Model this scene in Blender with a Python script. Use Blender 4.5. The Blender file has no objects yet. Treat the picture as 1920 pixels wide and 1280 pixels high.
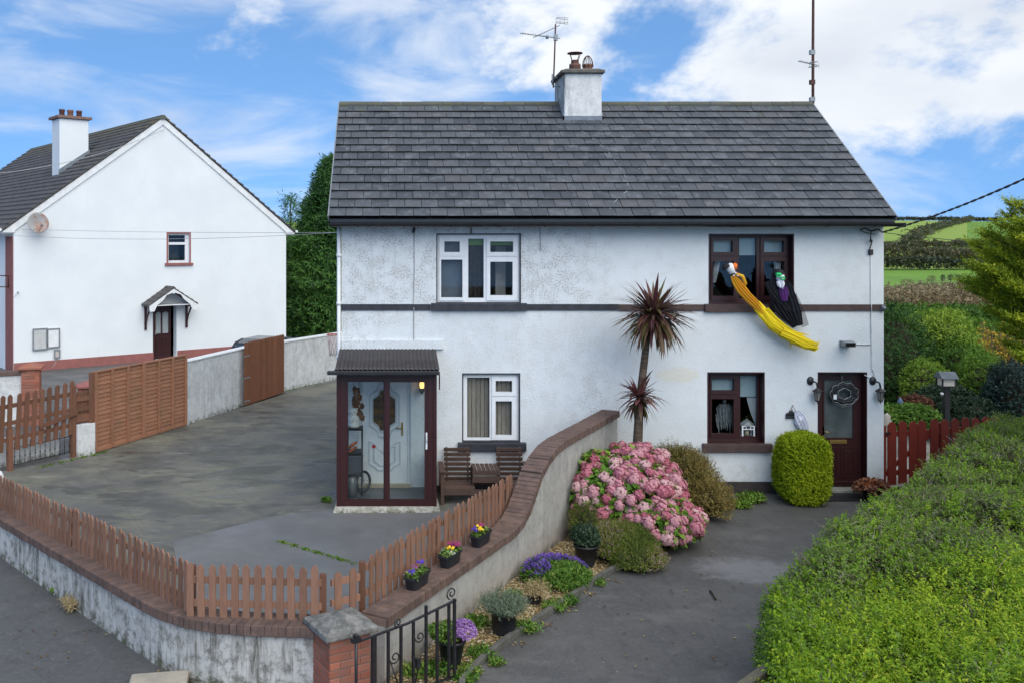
import bpy, math, random
import numpy as np
from mathutils import Vector, Matrix

random.seed(11)
rng = np.random.default_rng(11)
scene = bpy.context.scene
COL = scene.collection
R = math.radians

# ---------------------------------------------------------------- camera
F, CX, HY, CH = 1750.0, 737.0, 450.0, 4.72      # focal length (px of a 1920 wide frame), principal point, eye height
cam_data = bpy.data.cameras.new('camera')
cam = bpy.data.objects.new('camera', cam_data)
COL.objects.link(cam)
cam.location = (0, 0, CH)
cam.rotation_euler = (R(90), 0, 0)
cam_data.sensor_fit = 'HORIZONTAL'
cam_data.sensor_width = 36.0
cam_data.lens = F / 1920 * 36.0
cam_data.shift_x = (960 - CX) / 1920
cam_data.shift_y = -(640 - HY) / 1920
cam_data.clip_start = 0.1
cam_data.clip_end = 6000
scene.camera = cam

# ---------------------------------------------------------------- sky, sun, exposure
SUN_EL, SUN_AZ = R(44), R(161)        # azimuth clockwise from +Y: behind the camera, a little to the right
world = bpy.data.worlds.new('World')
scene.world = world
world.use_nodes = True
wn, wl = world.node_tree.nodes, world.node_tree.links
wn.clear()
w_out = wn.new('ShaderNodeOutputWorld')
w_bg = wn.new('ShaderNodeBackground'); w_bg.inputs['Strength'].default_value = 0.10
sky = wn.new('ShaderNodeTexSky'); sky.sky_type = 'NISHITA'; sky.sun_disc = False
sky.sun_elevation = SUN_EL; sky.sun_rotation = SUN_AZ
sky.air_density = 1.0; sky.dust_density = 0.25; sky.ozone_density = 2.2; sky.altitude = 300
w_tc = wn.new('ShaderNodeTexCoord')
w_up = wn.new('ShaderNodeVectorMath'); w_up.operation = 'ADD'; w_up.inputs[1].default_value = (0, 0, 0.34)     # a deeper blue near the skyline
w_nm = wn.new('ShaderNodeVectorMath'); w_nm.operation = 'NORMALIZE'
wl.new(w_tc.outputs['Generated'], w_up.inputs[0]); wl.new(w_up.outputs[0], w_nm.inputs[0]); wl.new(w_nm.outputs[0], sky.inputs['Vector'])
def wmath(op, a, b=None, c=None):
    n = wn.new('ShaderNodeMath'); n.operation = op
    for i, x in enumerate((a, b, c)):
        if x is None: continue
        if isinstance(x, (int, float)): n.inputs[i].default_value = x
        else: wl.new(x, n.inputs[i])
    return n.outputs[0]
def wmap(scale, loc=(0, 0, 0), rot=(0, 0, 0)):
    m = wn.new('ShaderNodeMapping'); m.inputs['Scale'].default_value = scale
    m.inputs['Location'].default_value = loc; m.inputs['Rotation'].default_value = rot
    wl.new(w_tc.outputs['Generated'], m.inputs['Vector']); return m.outputs[0]
def wnoise(vec, scale, detail, rough, dist=0.0):
    n = wn.new('ShaderNodeTexNoise'); n.inputs['Scale'].default_value = scale
    n.inputs['Detail'].default_value = detail; n.inputs['Roughness'].default_value = rough
    n.inputs['Distortion'].default_value = dist
    wl.new(vec, n.inputs['Vector']); return n.outputs[0]
def wramp(x, a, b):
    n = wn.new('ShaderNodeMapRange'); n.interpolation_type = 'SMOOTHSTEP'
    n.inputs['From Min'].default_value = a; n.inputs['From Max'].default_value = b
    wl.new(x, n.inputs['Value']); return n.outputs[0]
w_sep = wn.new('ShaderNodeSeparateXYZ'); wl.new(w_tc.outputs['Generated'], w_sep.inputs[0])
cum = wnoise(wmap((1.0, 1.0, 1.7), (3.02, 0.633, 0.009)), 6.0, 9, 0.58, 0.2)
bank = wmath('MULTIPLY_ADD', w_sep.outputs[0], 0.42, -0.075)          # the cloud bank lies to the east
bank = wmath('MINIMUM', bank, 0.13)
bank = wmath('ADD', bank, wmath('MULTIPLY_ADD', wramp(w_sep.outputs[2], 0.03, 0.17), 0.26, -0.20))   # and is clear near the skyline
bank = wmath('ADD', bank, wmath('MULTIPLY', wramp(w_sep.outputs[2], 0.26, 0.62), 0.11))       # thicker overhead: the light is soft
cumd = wmath('MULTIPLY', wramp(wmath('ADD', cum, bank), 0.49, 0.67), 0.96)
wisp = wnoise(wmap((1.0, 1.0, 3.6), (2.1, 0.4, 0.0), (0.0, R(-20), 0.0)), 3.4, 6, 0.55, 0.6)
wispd = wmath('MULTIPLY', wramp(wisp, 0.44, 0.68), 0.62)
dens = wmath('MAXIMUM', cumd, wispd)
shade = wramp(wnoise(wmap((1.0, 1.0, 2.2), (0.0, 3.0, 0.6)), 3.0, 5, 0.5), 0.42, 0.72)
w_cc = wn.new('ShaderNodeMix'); w_cc.data_type = 'RGBA'
w_cc.inputs['A'].default_value = (4.75, 4.9, 5.05, 1); w_cc.inputs['B'].default_value = (3.5, 3.75, 4.15, 1)
wl.new(shade, w_cc.inputs['Factor'])
w_tint = wn.new('ShaderNodeMix'); w_tint.data_type = 'RGBA'; w_tint.blend_type = 'MULTIPLY'
w_tint.inputs['Factor'].default_value = 1.0; w_tint.inputs['B'].default_value = (0.84, 1.09, 1.20, 1)
wl.new(sky.outputs[0], w_tint.inputs['A'])
w_mix = wn.new('ShaderNodeMix'); w_mix.data_type = 'RGBA'
wl.new(dens, w_mix.inputs['Factor'])
wl.new(w_tint.outputs['Result'], w_mix.inputs['A']); wl.new(w_cc.outputs['Result'], w_mix.inputs['B'])
wl.new(w_mix.outputs['Result'], w_bg.inputs['Color']); wl.new(w_bg.outputs[0], w_out.inputs['Surface'])

sun_data = bpy.data.lights.new('sun', 'SUN')
sun_data.energy = 1.4; sun_data.angle = R(65); sun_data.color = (1.0, 0.96, 0.885)
sun = bpy.data.objects.new('sun', sun_data); COL.objects.link(sun)
sun.location = (-10, -20, 40)
_d = Vector((math.sin(SUN_AZ) * math.cos(SUN_EL), math.cos(SUN_AZ) * math.cos(SUN_EL), math.sin(SUN_EL)))
sun.rotation_euler = _d.to_track_quat('Z', 'Y').to_euler()

scene.view_settings.view_transform = 'Standard'
scene.view_settings.look = 'None'
scene.view_settings.gamma = 1.0
scene.view_settings.use_curve_mapping = False
scene.view_settings.exposure = 1.08
scene.cycles.max_bounces = 7
scene.cycles.transparent_max_bounces = 24
scene.cycles.use_denoising = True

# ---------------------------------------------------------------- geometry of the view: points at real distances
def P(px, py, Y):
    return Vector(((px - CX) * Y / F, Y, CH - (py - HY) * Y / F))
def G(px, py, z=0.0):
    Y = (CH - z) * F / (py - HY)
    return Vector(((px - CX) * Y / F, Y, z))

# ---------------------------------------------------------------- object helpers
OFF = {}
def tag(o, label=None, cat=None, group=None, kind=None):
    if label: o['label'] = label
    if cat: o['category'] = cat
    if group: o['group'] = group
    if kind: o['kind'] = kind
    return o
def thing(name, loc, label=None, cat=None, group=None, rot=None):
    o = bpy.data.objects.new(name, None); COL.objects.link(o)
    o.empty_display_size = 0.2
    o.location = loc
    if rot is not None: o.rotation_euler = (0, 0, rot)
    OFF[o.name] = Vector(loc) if rot is None else Vector((0, 0, 0))
    return tag(o, label, cat, group)
def link(name, mesh, parent=None):
    o = bpy.data.objects.new(name, mesh); COL.objects.link(o)
    if parent is not None:
        o.parent = parent; OFF[o.name] = OFF[parent.name]
    else:
        OFF[o.name] = Vector((0, 0, 0))
    return o
def inst(name, mesh, parent, M):
    o = bpy.data.objects.new(name, mesh); COL.objects.link(o)
    o.parent = parent
    off = OFF[parent.name]
    o.matrix_basis = Matrix.Translation(-off) @ M
    return o
def copy_tree(o, parent=None):
    c = o.copy(); COL.objects.link(c)
    if parent is not None: c.parent = parent
    for ch in list(o.children): copy_tree(ch, c)
    return c
def basis(o, x, y, z):
    return Matrix(((x[0], y[0], z[0], o[0]), (x[1], y[1], z[1], o[1]), (x[2], y[2], z[2], o[2]), (0, 0, 0, 1)))

class MB:
    """collects polygons; build() makes ONE mesh object"""
    def __init__(s):
        s.v, s.f, s.m, s.sm = [], [], [], []
    def add(s, vs, fs, m=0, smooth=False):
        b = len(s.v); s.v.extend(tuple(p) for p in vs)
        for f in fs:
            s.f.append([b + i for i in f]); s.m.append(m); s.sm.append(smooth)
        return s
    def poly(s, pts, m=0):
        return s.add(pts, [list(range(len(pts)))], m)
    def box(s, a, b, m=0):
        (x0, y0, z0), (x1, y1, z1) = a, b
        if x0 > x1: x0, x1 = x1, x0
        if y0 > y1: y0, y1 = y1, y0
        if z0 > z1: z0, z1 = z1, z0
        return s.add([(x0, y0, z0), (x1, y0, z0), (x1, y1, z0), (x0, y1, z0), (x0, y0, z1), (x1, y0, z1), (x1, y1, z1), (x0, y1, z1)],
                     [(0, 3, 2, 1), (4, 5, 6, 7), (0, 1, 5, 4), (1, 2, 6, 5), (2, 3, 7, 6), (3, 0, 4, 7)], m)
    def fbox(s, fr, a, b, m=0):
        k = MB().box(a, b); return s.add([fr(*p) for p in k.v], k.f, m)
    def obox(s, c, ux, uy, uz, m=0):
        c, ux, uy, uz = Vector(c), Vector(ux), Vector(uy), Vector(uz)
        vs = [c + ux * i + uy * j + uz * k for k in (-1, 1) for (i, j) in ((-1, -1), (1, -1), (1, 1), (-1, 1))]
        return s.add(vs, [(0, 3, 2, 1), (4, 5, 6, 7), (0, 1, 5, 4), (1, 2, 6, 5), (2, 3, 7, 6), (3, 0, 4, 7)], m)
    def beam(s, a, b, w, h, m=0, up=(0, 0, 1)):
        a, b = Vector(a), Vector(b); d = (b - a); L = d.length; d.normalize()
        side = d.cross(Vector(up))
        if side.length < 1e-5: side = Vector((1, 0, 0))
        side.normalize(); u = side.cross(d)
        return s.obox((a + b) / 2, d * (L / 2), side * (w / 2), u * (h / 2), m)
    def prism(s, pts, d, m=0):
        pts = [Vector(p) for p in pts]; d = Vector(d); n = len(pts)
        fs = [list(range(n))[::-1], list(range(n, 2 * n))] + [(i, (i + 1) % n, n + (i + 1) % n, n + i) for i in range(n)]
        return s.add(pts + [p + d for p in pts], fs, m)
    def tube(s, pts, r, n=6, m=0, smooth=True, closed=False):
        pts = [Vector(p) for p in pts]; k = len(pts)
        rs = r if isinstance(r, (list, tuple)) else [r] * k
        vs = []; up = Vector((0.13, 0.07, 1.0))
        for i, p in enumerate(pts):
            if closed: d = pts[(i + 1) % k] - pts[i - 1]
            else: d = pts[min(i + 1, k - 1)] - pts[max(i - 1, 0)]
            if d.length < 1e-9: d = Vector((0, 0, 1))
            d.normalize()
            a = d.cross(up)
            if a.length < 1e-3: a = d.cross(Vector((1, 0, 0)))
            a.normalize(); b = d.cross(a); up = b.cross(d) if False else up
            for j in range(n):
                t = 2 * math.pi * j / n
                vs.append(p + (a * math.cos(t) + b * math.sin(t)) * rs[i])
        fs = []
        for i in range(k if closed else k - 1):
            i2 = (i + 1) % k
            for j in range(n):
                fs.append((i * n + j, i * n + (j + 1) % n, i2 * n + (j + 1) % n, i2 * n + j))
        s.add(vs, fs, m, smooth)
        if not closed:
            s.add([], [], m)
            b = len(s.v) - k * n
            s.f.append([b + j for j in range(n)][::-1]); s.m.append(m); s.sm.append(False)
            s.f.append([b + (k - 1) * n + j for j in range(n)]); s.m.append(m); s.sm.append(False)
        return s
    def lathe(s, prof, c, n=16, m=0, smooth=True, axis=None, sx=1.0, sy=1.0):
        c = Vector(c); vs = []; k = len(prof)
        if axis is None: ux, uy, uz = Vector((1, 0, 0)), Vector((0, 1, 0)), Vector((0, 0, 1))
        else:
            uz = Vector(axis).normalized(); ux = uz.cross(Vector((0.1, 0.2, 1)) if abs(uz.z) < 0.9 else Vector((1, 0, 0))).normalized(); uy = uz.cross(ux)
        for (r, z) in prof:
            for j in range(n):
                t = 2 * math.pi * j / n
                vs.append(c + ux * (r * sx * math.cos(t)) + uy * (r * sy * math.sin(t)) + uz * z)
        fs = []
        for i in range(k - 1):
            for j in range(n):
                fs.append((i * n + j, i * n + (j + 1) % n, (i + 1) * n + (j + 1) % n, (i + 1) * n + j))
        return s.add(vs, fs, m, smooth)
    def plate(s, fr, x0, x1, z0, z1, holes, b0, b1, m=0, m_rev=None):
        """a slab with rectangular holes: fr(a, b, z) -> world, b = distance out of the wall (b1 front, b0 back)"""
        xs = sorted({x0, x1, *[min(max(h[i], x0), x1) for h in holes for i in (0, 1)]})
        zs = sorted({z0, z1, *[min(max(h[i], z0), z1) for h in holes for i in (2, 3)]})
        def inh(x, z): return any(h[0] - 1e-6 < x < h[1] + 1e-6 and h[2] - 1e-6 < z < h[3] + 1e-6 for h in holes)
        for i in range(len(xs) - 1):
            for j in range(len(zs) - 1):
                a, b, c, d = xs[i], xs[i + 1], zs[j], zs[j + 1]
                if inh((a + b) / 2, (c + d) / 2): continue
                s.poly([fr(a, b1, c), fr(b, b1, c), fr(b, b1, d), fr(a, b1, d)], m)
                s.poly([fr(a, b0, d), fr(b, b0, d), fr(b, b0, c), fr(a, b0, c)], m)
        mr = m if m_rev is None else m_rev
        for (a, b, c, d) in holes:
            for (p, q) in (((a, c), (b, c)), ((b, c), (b, d)), ((b, d), (a, d)), ((a, d), (a, c))):
                if abs(p[1] - z0) < 1e-6 and abs(q[1] - z0) < 1e-6: continue
                s.poly([fr(p[0], b1, p[1]), fr(p[0], b0, p[1]), fr(q[0], b0, q[1]), fr(q[0], b1, q[1])], mr)
        for (p, q) in (((x0, z0), (x1, z0)), ((x1, z0), (x1, z1)), ((x1, z1), (x0, z1)), ((x0, z1), (x0, z0))):
            s.poly([fr(p[0], b0, p[1]), fr(p[0], b1, p[1]), fr(q[0], b1, q[1]), fr(q[0], b0, q[1])], m)
        return s
    def mesh(s, name, mats, off=None):
        me = bpy.data.meshes.new(name)
        if off is not None and off.length > 0:
            vs = [(p[0] - off.x, p[1] - off.y, p[2] - off.z) for p in s.v]
        else: vs = s.v
        me.from_pydata(vs, [], s.f)
        for mt in (mats if isinstance(mats, (list, tuple)) else [mats]): me.materials.append(mt)
        me.polygons.foreach_set('material_index', s.m)
        me.polygons.foreach_set('use_smooth', s.sm)
        me.update()
        return me
    def build(s, name, mats, parent=None, bevel=0.0):
        off = OFF[parent.name] if parent is not None else None
        o = link(name, s.mesh(name, mats, off), parent)
        if bevel > 0:
            b = o.modifiers.new('bevel', 'BEVEL'); b.width = bevel; b.segments = 2; b.limit_method = 'ANGLE'; b.angle_limit = R(40)
        return o

def frame(O, u, n):
    O, u, n = Vector(O), Vector(u), Vector(n); z = Vector((0, 0, 1))
    return lambda a, b, c: O + u * a + n * b + z * c

# ---------------------------------------------------------------- numpy leaves
def unit(a):
    return a / np.maximum(np.linalg.norm(a, axis=1, keepdims=True), 1e-9)
def wob(p, scale, seed=0, oct=3):
    """smooth pseudo noise in about -1..1"""
    g = np.random.default_rng(seed); out = np.zeros(len(p)); amp = 1.0; tot = 0
    for o in range(oct):
        for k in range(4):
            d = g.normal(size=3); d /= np.linalg.norm(d)
            out += amp * np.sin(p @ d * scale * (1.6 ** o) * g.uniform(0.7, 1.4) + g.uniform(0, 6.28)) / 2.2
        tot += amp; amp *= 0.6
    return out / tot
def quads_mesh(name, V, mat, tint=None, parent=None, off=None):
    """V: (N,4,3) quads -> one mesh object"""
    n = len(V); me = bpy.data.meshes.new(name)
    V = np.asarray(V, dtype=np.float32)
    if off is None and parent is not None: off = OFF[parent.name]
    if off is not None: V = V - np.array(off, dtype=np.float32)
    me.vertices.add(n * 4); me.vertices.foreach_set('co', V.reshape(-1))
    me.loops.add(n * 4); me.loops.foreach_set('vertex_index', np.arange(n * 4, dtype=np.int32))
    me.polygons.add(n); me.polygons.foreach_set('loop_start', np.arange(0, n * 4, 4, dtype=np.int32))
    try: me.polygons.foreach_set('loop_total', np.full(n, 4, dtype=np.int32))
    except Exception: pass
    if tint is not None:
        at = me.attributes.new('tint', 'FLOAT', 'POINT')
        at.data.foreach_set('value', np.repeat(np.clip(tint, 0, 1), 4).astype(np.float32))
    me.materials.append(mat); me.update(); me.validate()
    return link(name, me, parent)
def leaves(pos, axis, nrm, L, W, fold=0.2, droop=0.15):
    axis = unit(axis); side = unit(np.cross(axis, nrm)); nrm = np.cross(side, axis)
    L = np.broadcast_to(np.asarray(L, float), (len(pos),))[:, None]; W = np.broadcast_to(np.asarray(W, float), (len(pos),))[:, None]
    a = pos; m = pos + axis * L * 0.48
    b = m + side * W * 0.5 + nrm * W * fold; d = m - side * W * 0.5 + nrm * W * fold
    c = pos + axis * L - nrm * L * droop
    return np.stack([a, b, c, d], axis=1)
def sprigs(base, dirs, n, length, L, W, tint, jit=0.35, spread=0.9, droop=0.15):
    """n leaves along every twig; returns quads, tints"""
    N = len(base); dirs = unit(dirs)
    length = np.broadcast_to(np.asarray(length, float), (N,))
    t = (np.arange(n) + 0.5) / n
    pos = base[:, None, :] + dirs[:, None, :] * (length[:, None] * t[None, :])[:, :, None]
    rv = rng.normal(size=(N, n, 3)); rv -= dirs[:, None, :] * np.sum(rv * dirs[:, None, :], axis=2, keepdims=True)
    rv /= np.maximum(np.linalg.norm(rv, axis=2, keepdims=True), 1e-6)
    ax = dirs[:, None, :] * (1 - spread * 0.5) + rv * spread + rng.normal(size=(N, n, 3)) * jit * 0.5
    nr = dirs[:, None, :] + np.array([0, 0, 0.9]) + rng.normal(size=(N, n, 3)) * jit
    sz = rng.uniform(0.7, 1.25, size=N * n)
    q = leaves(pos.reshape(-1, 3), ax.reshape(-1, 3), nr.reshape(-1, 3), L * sz, W * sz, droop=droop)
    tt = np.clip(np.repeat(tint, n) + rng.normal(0, 0.09, N * n), 0, 1)
    return q, tt
def sphere_dirs(N, zmin=-1.0):
    z = rng.uniform(zmin, 1, N); a = rng.uniform(0, 2 * np.pi, N); r = np.sqrt(1 - z * z)
    return np.stack([r * np.cos(a), r * np.sin(a), z], axis=1)

# ---------------------------------------------------------------- materials
def nodes_of(m):
    m.use_nodes = True; nt = m.node_tree; nt.nodes.clear(); return nt
class Mat:
    """small node builder; textures use world positions so that copies differ"""
    def __init__(s, name):
        s.m = bpy.data.materials.new(name); s.nt = nodes_of(s.m); s.N = s.nt.nodes; s.L = s.nt.links
        s.out = s.N.new('ShaderNodeOutputMaterial'); s.bs = s.N.new('ShaderNodeBsdfPrincipled')
        s.L.new(s.bs.outputs[0], s.out.inputs['Surface'])
        s.geo = s.N.new('ShaderNodeNewGeometry'); s.pos = s.geo.outputs['Position']
    def put(s, sock, x):
        if isinstance(x, (int, float)): sock.default_value = x
        elif isinstance(x, (tuple, list)): sock.default_value = (*x, 1) if len(x) == 3 and sock.type == 'RGBA' else x
        else: s.L.new(x, sock)
    def math(s, op, a, b=0.0, c=0.0):
        n = s.N.new('ShaderNodeMath'); n.operation = op
        for i, x in enumerate((a, b, c)): s.put(n.inputs[i], x)
        return n.outputs[0]
    def mapped(s, scale=(1, 1, 1), loc=(0, 0, 0), rot=(0, 0, 0), vec=None):
        n = s.N.new('ShaderNodeMapping'); s.L.new(vec or s.pos, n.inputs[0])
        n.inputs['Scale'].default_value = scale; n.inputs['Location'].default_value = loc; n.inputs['Rotation'].default_value = rot
        return n.outputs[0]
    def noise(s, scale, detail=5, rough=0.55, vec=None, dist=0.0):
        n = s.N.new('ShaderNodeTexNoise'); s.L.new(vec or s.pos, n.inputs['Vector'])
        n.inputs['Scale'].default_value = scale; n.inputs['Detail'].default_value = detail; n.inputs['Roughness'].default_value = rough
        n.inputs['Distortion'].default_value = dist
        return n.outputs[0]
    def voro(s, scale, vec=None, feature='F1'):
        n = s.N.new('ShaderNodeTexVoronoi'); s.L.new(vec or s.pos, n.inputs['Vector']); n.inputs['Scale'].default_value = scale; n.feature = feature
        return n
    def ramp(s, x, a, b, lo=0.0, hi=1.0):
        n = s.N.new('ShaderNodeMapRange'); n.interpolation_type = 'SMOOTHSTEP'
        s.put(n.inputs['Value'], x); n.inputs['From Min'].default_value = a; n.inputs['From Max'].default_value = b
        n.inputs['To Min'].default_value = lo; n.inputs['To Max'].default_value = hi
        return n.outputs[0]
    def mix(s, f, a, b, blend='MIX'):
        n = s.N.new('ShaderNodeMix'); n.data_type = 'RGBA'; n.blend_type = blend
        s.put(n.inputs['Factor'], f); s.put(n.inputs['A'], a); s.put(n.inputs['B'], b)
        return n.outputs['Result']
    def xyz(s, vec=None):
        n = s.N.new('ShaderNodeSeparateXYZ'); s.L.new(vec or s.pos, n.inputs[0]); return n.outputs
    def rnd(s):
        n = s.N.new('ShaderNodeObjectInfo'); return n.outputs['Random']
    def attr(s, name):
        n = s.N.new('ShaderNodeAttribute'); n.attribute_name = name; return n.outputs['Fac']
    def value(s, col, f):
        n = s.N.new('ShaderNodeHueSaturation'); s.put(n.inputs['Color'], col); s.put(n.inputs['Value'], f); return n.outputs[0]
    def cramp(s, x, stops):
        n = s.N.new('ShaderNodeValToRGB'); s.put(n.inputs[0], x); e = n.color_ramp.elements
        while len(e) < len(stops): e.new(0.5)
        for i, (p, c) in enumerate(stops): e[i].position = p; e[i].color = (*c, 1)
        return n.outputs[0]
    def bump(s, h, strength=0.3, dist=0.01):
        n = s.N.new('ShaderNodeBump'); n.inputs['Strength'].default_value = strength; n.inputs['Distance'].default_value = dist
        s.put(n.inputs['Height'], h); s.L.new(n.outputs[0], s.bs.inputs['Normal'])
    def done(s, col, rough=0.8, spec=0.3, metal=0.0):
        s.put(s.bs.inputs['Base Color'], col); s.put(s.bs.inputs['Roughness'], rough)
        s.put(s.bs.inputs['Specular IOR Level'], spec); s.put(s.bs.inputs['Metallic'], metal)
        return s.m
def simple(name, c1, c2=None, scale=6.0, rough=0.7, spec=0.3, metal=0.0, bump=0.0, bscale=60.0, rv=0.0, bdist=0.004, stretch=None):
    s = Mat(name); c2 = c2 or tuple(x * 0.8 for x in c1)
    vec = s.mapped(stretch) if stretch else None
    col = s.mix(s.ramp(s.noise(scale, 6, 0.6, vec), 0.3, 0.7), c1, c2)
    if rv: col = s.value(col, s.math('MULTIPLY_ADD', s.rnd(), 2 * rv, 1 - rv))
    if bump: s.bump(s.noise(bscale, 4, 0.6, vec), bump, bdist)
    return s.done(col, rough, spec, metal)
def leafmat(name, stops, trans=0.3, rough=0.55, spec=0.25):
    s = Mat(name)
    col = s.cramp(s.attr('tint'), stops)
    s.done(col, rough, spec)
    t = s.N.new('ShaderNodeBsdfTranslucent'); s.L.new(col, t.inputs['Color'])
    mx = s.N.new('ShaderNodeMixShader'); mx.inputs[0].default_value = trans
    s.L.new(s.bs.outputs[0], mx.inputs[1]); s.L.new(t.outputs[0], mx.inputs[2]); s.L.new(mx.outputs[0], s.out.inputs['Surface'])
    return s.m
def glassmat(name, tint=(0.86, 0.9, 0.9), rough=0.02, extra=0.06):
    s = Mat(name)
    tr = s.N.new('ShaderNodeBsdfTransparent'); tr.inputs[0].default_value = (*tint, 1)
    gl = s.N.new('ShaderNodeBsdfGlossy'); gl.inputs['Roughness'].default_value = rough; gl.inputs['Color'].default_value = (0.9, 0.95, 1, 1)
    fr = s.N.new('ShaderNodeFresnel'); fr.inputs['IOR'].default_value = 1.5
    f = s.math('MULTIPLY', s.math('ADD', fr.outputs[0], extra), s.math('SUBTRACT', 1.0, s.geo.outputs['Backfacing']))
    mx = s.N.new('ShaderNodeMixShader'); s.L.new(f, mx.inputs[0]); s.L.new(tr.outputs[0], mx.inputs[1]); s.L.new(gl.outputs[0], mx.inputs[2])
    s.L.new(mx.outputs[0], s.out.inputs['Surface'])
    return s.m
# ================================================================ materials
def m_housewall():
    s = Mat('painted_roughcast')
    x, y, z = s.xyz()
    big = s.noise(0.9, 4, 0.6); mid = s.noise(4.5, 6, 0.65); fine = s.noise(36, 4, 0.75)
    base = s.mix(s.ramp(big, 0.3, 0.7), (0.69, 0.725, 0.74), (0.63, 0.665, 0.68))
    base = s.mix(s.math('MULTIPLY', s.ramp(mid, 0.45, 0.75), 0.45), base, (0.60, 0.60, 0.585))
    left = s.ramp(x, 3.0, 4.6, 1.0, 0.10)                       # the left half has gone longest without paint
    corner = s.ramp(x, -1.0, 0.35, 1.0, 0.0)
    seam = s.math('MULTIPLY', s.ramp(s.math('ABSOLUTE', s.math('SUBTRACT', x, 3.9)), 0.0, 0.8, 1.0, 0.0), s.ramp(z, 0.6, 3.6, 1.0, 0.0))
    upper = s.ramp(z, 3.2, 3.7, 0.30, 1.0)
    amt = s.math('ADD', s.math('MULTIPLY', left, upper), s.math('MULTIPLY', corner, 0.6))
    amt = s.math('ADD', amt, s.math('MULTIPLY', seam, 0.8))
    streak = s.noise(1.0, 6, 0.7, s.mapped((7, 7, 0.7)))
    speck = s.math('MULTIPLY', s.ramp(fine, 0.46, 0.60), s.ramp(mid, 0.38, 0.60))
    col = s.mix(s.math('MULTIPLY', s.math('MINIMUM', amt, 1.0), s.math('MULTIPLY', speck, 0.62)), base, (0.16, 0.16, 0.155))
    col = s.mix(s.math('MULTIPLY', s.math('MINIMUM', amt, 1.0), s.math('MULTIPLY', s.ramp(streak, 0.5, 0.8), 0.45)), col, (0.36, 0.36, 0.34))
    # old flaked paint by the palm, and splashes near the ground
    dx = s.math('DIVIDE', s.math('SUBTRACT', x, 5.33), 0.42); dz = s.math('DIVIDE', s.math('SUBTRACT', z, 2.20), 0.17)
    dd = s.math('ADD', s.math('ADD', s.math('MULTIPLY', dx, dx), s.math('MULTIPLY', dz, dz)), s.math('MULTIPLY', s.math('SUBTRACT', mid, 0.5), 3.0))
    col = s.mix(s.ramp(dd, 0.5, 1.1, 0.55, 0.0), col, (0.66, 0.62, 0.50))
    low = s.math('MULTIPLY', s.ramp(z, 0.1, 0.9, 1.0, 0.0), s.ramp(mid, 0.42, 0.7))
    col = s.mix(s.math('MULTIPLY', low, 0.45), col, (0.40, 0.41, 0.36))
    h = s.math('ADD', s.noise(34, 5, 0.7), s.math('MULTIPLY', s.voro(48).outputs['Distance'], 0.6))
    s.bump(h, 0.42, 0.012)
    return s.done(col, 0.9, 0.15)
M = {}
M['housewall'] = m_housewall()
def m_white2():
    s = Mat('clean_white_render')
    base = s.mix(s.ramp(s.noise(0.8, 5, 0.6), 0.3, 0.7), (0.75, 0.785, 0.80), (0.70, 0.735, 0.755))
    base = s.mix(s.math('MULTIPLY', s.ramp(s.noise(3.0, 6, 0.7, s.mapped((3, 3, 0.5))), 0.55, 0.8), 0.18), base, (0.5, 0.52, 0.53))
    s.bump(s.noise(40, 4, 0.6), 0.2, 0.006)
    return s.done(base, 0.9, 0.15)
M['white_render'] = m_white2()
def m_tile():
    s = Mat('concrete_roof_tile')
    r = s.math('FRACT', s.math('ADD', s.rnd(), s.attr('rnd')))
    col = s.cramp(r, [(0, (0.048, 0.055, 0.065)), (0.45, (0.063, 0.071, 0.082)), (0.8, (0.080, 0.088, 0.099)), (1, (0.080, 0.081, 0.088))])
    col = s.mix(s.math('MULTIPLY', s.ramp(s.noise(4.5, 6, 0.7), 0.48, 0.68), 0.62), col, (0.15, 0.163, 0.178))
    col = s.mix(s.math('MULTIPLY', s.ramp(s.noise(30, 4, 0.65), 0.62, 0.74), 0.40), col, (0.18, 0.185, 0.17))
    spot = s.voro(5.5); lich = s.math('MULTIPLY', s.ramp(spot.outputs['Distance'], 0.05, 0.12, 1.0, 0.0), s.ramp(s.noise(2.2, 3), 0.5, 0.6))
    col = s.mix(s.math('MULTIPLY', lich, 0.75), col, (0.38, 0.40, 0.33))
    x, y, z = s.xyz()
    moss = s.math('MULTIPLY', s.ramp(s.noise(5, 6, 0.7), 0.56, 0.66), s.ramp(z, 7.2, 7.65))
    col = s.mix(s.math('MULTIPLY', moss, 0.6), col, (0.11, 0.12, 0.04))
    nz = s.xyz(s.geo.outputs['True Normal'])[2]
    col = s.mix(s.ramp(nz, 0.25, 0.6, 0.85, 0.0), col, (0.012, 0.013, 0.015))            # course shadow lines, with edge grime, painted onto the steep tile faces
    s.bump(s.noise(70, 5, 0.65), 0.3, 0.004)
    return s.done(col, 0.62, 0.35)
M['tile'] = m_tile()
M['ridge'] = simple('ridge_tile_mossy', (0.095, 0.094, 0.088), (0.115, 0.118, 0.078), 5, 0.85, 0.2, bump=0.4, bscale=50, rv=0.15)
M['black_gloss'] = simple('black_gutter_plastic', (0.012, 0.012, 0.014), (0.02, 0.02, 0.022), 9, 0.33, 0.5)
M['black_paint'] = simple('black_sill_paint', (0.022, 0.024, 0.032), (0.04, 0.042, 0.052), 7, 0.55, 0.35, bump=0.2)
M['brown_paint'] = simple('brown_sill_paint', (0.085, 0.055, 0.052), (0.062, 0.040, 0.038), 6, 0.7, 0.3, bump=0.25)
M['plinth'] = simple('dark_plinth_paint', (0.062, 0.050, 0.048), (0.045, 0.037, 0.036), 5, 0.75, 0.3, bump=0.25)
M['brown_pvc'] = simple('dark_brown_plastic_frame', (0.040, 0.0105, 0.0115), (0.031, 0.009, 0.010), 14, 0.38, 0.45)
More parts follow.
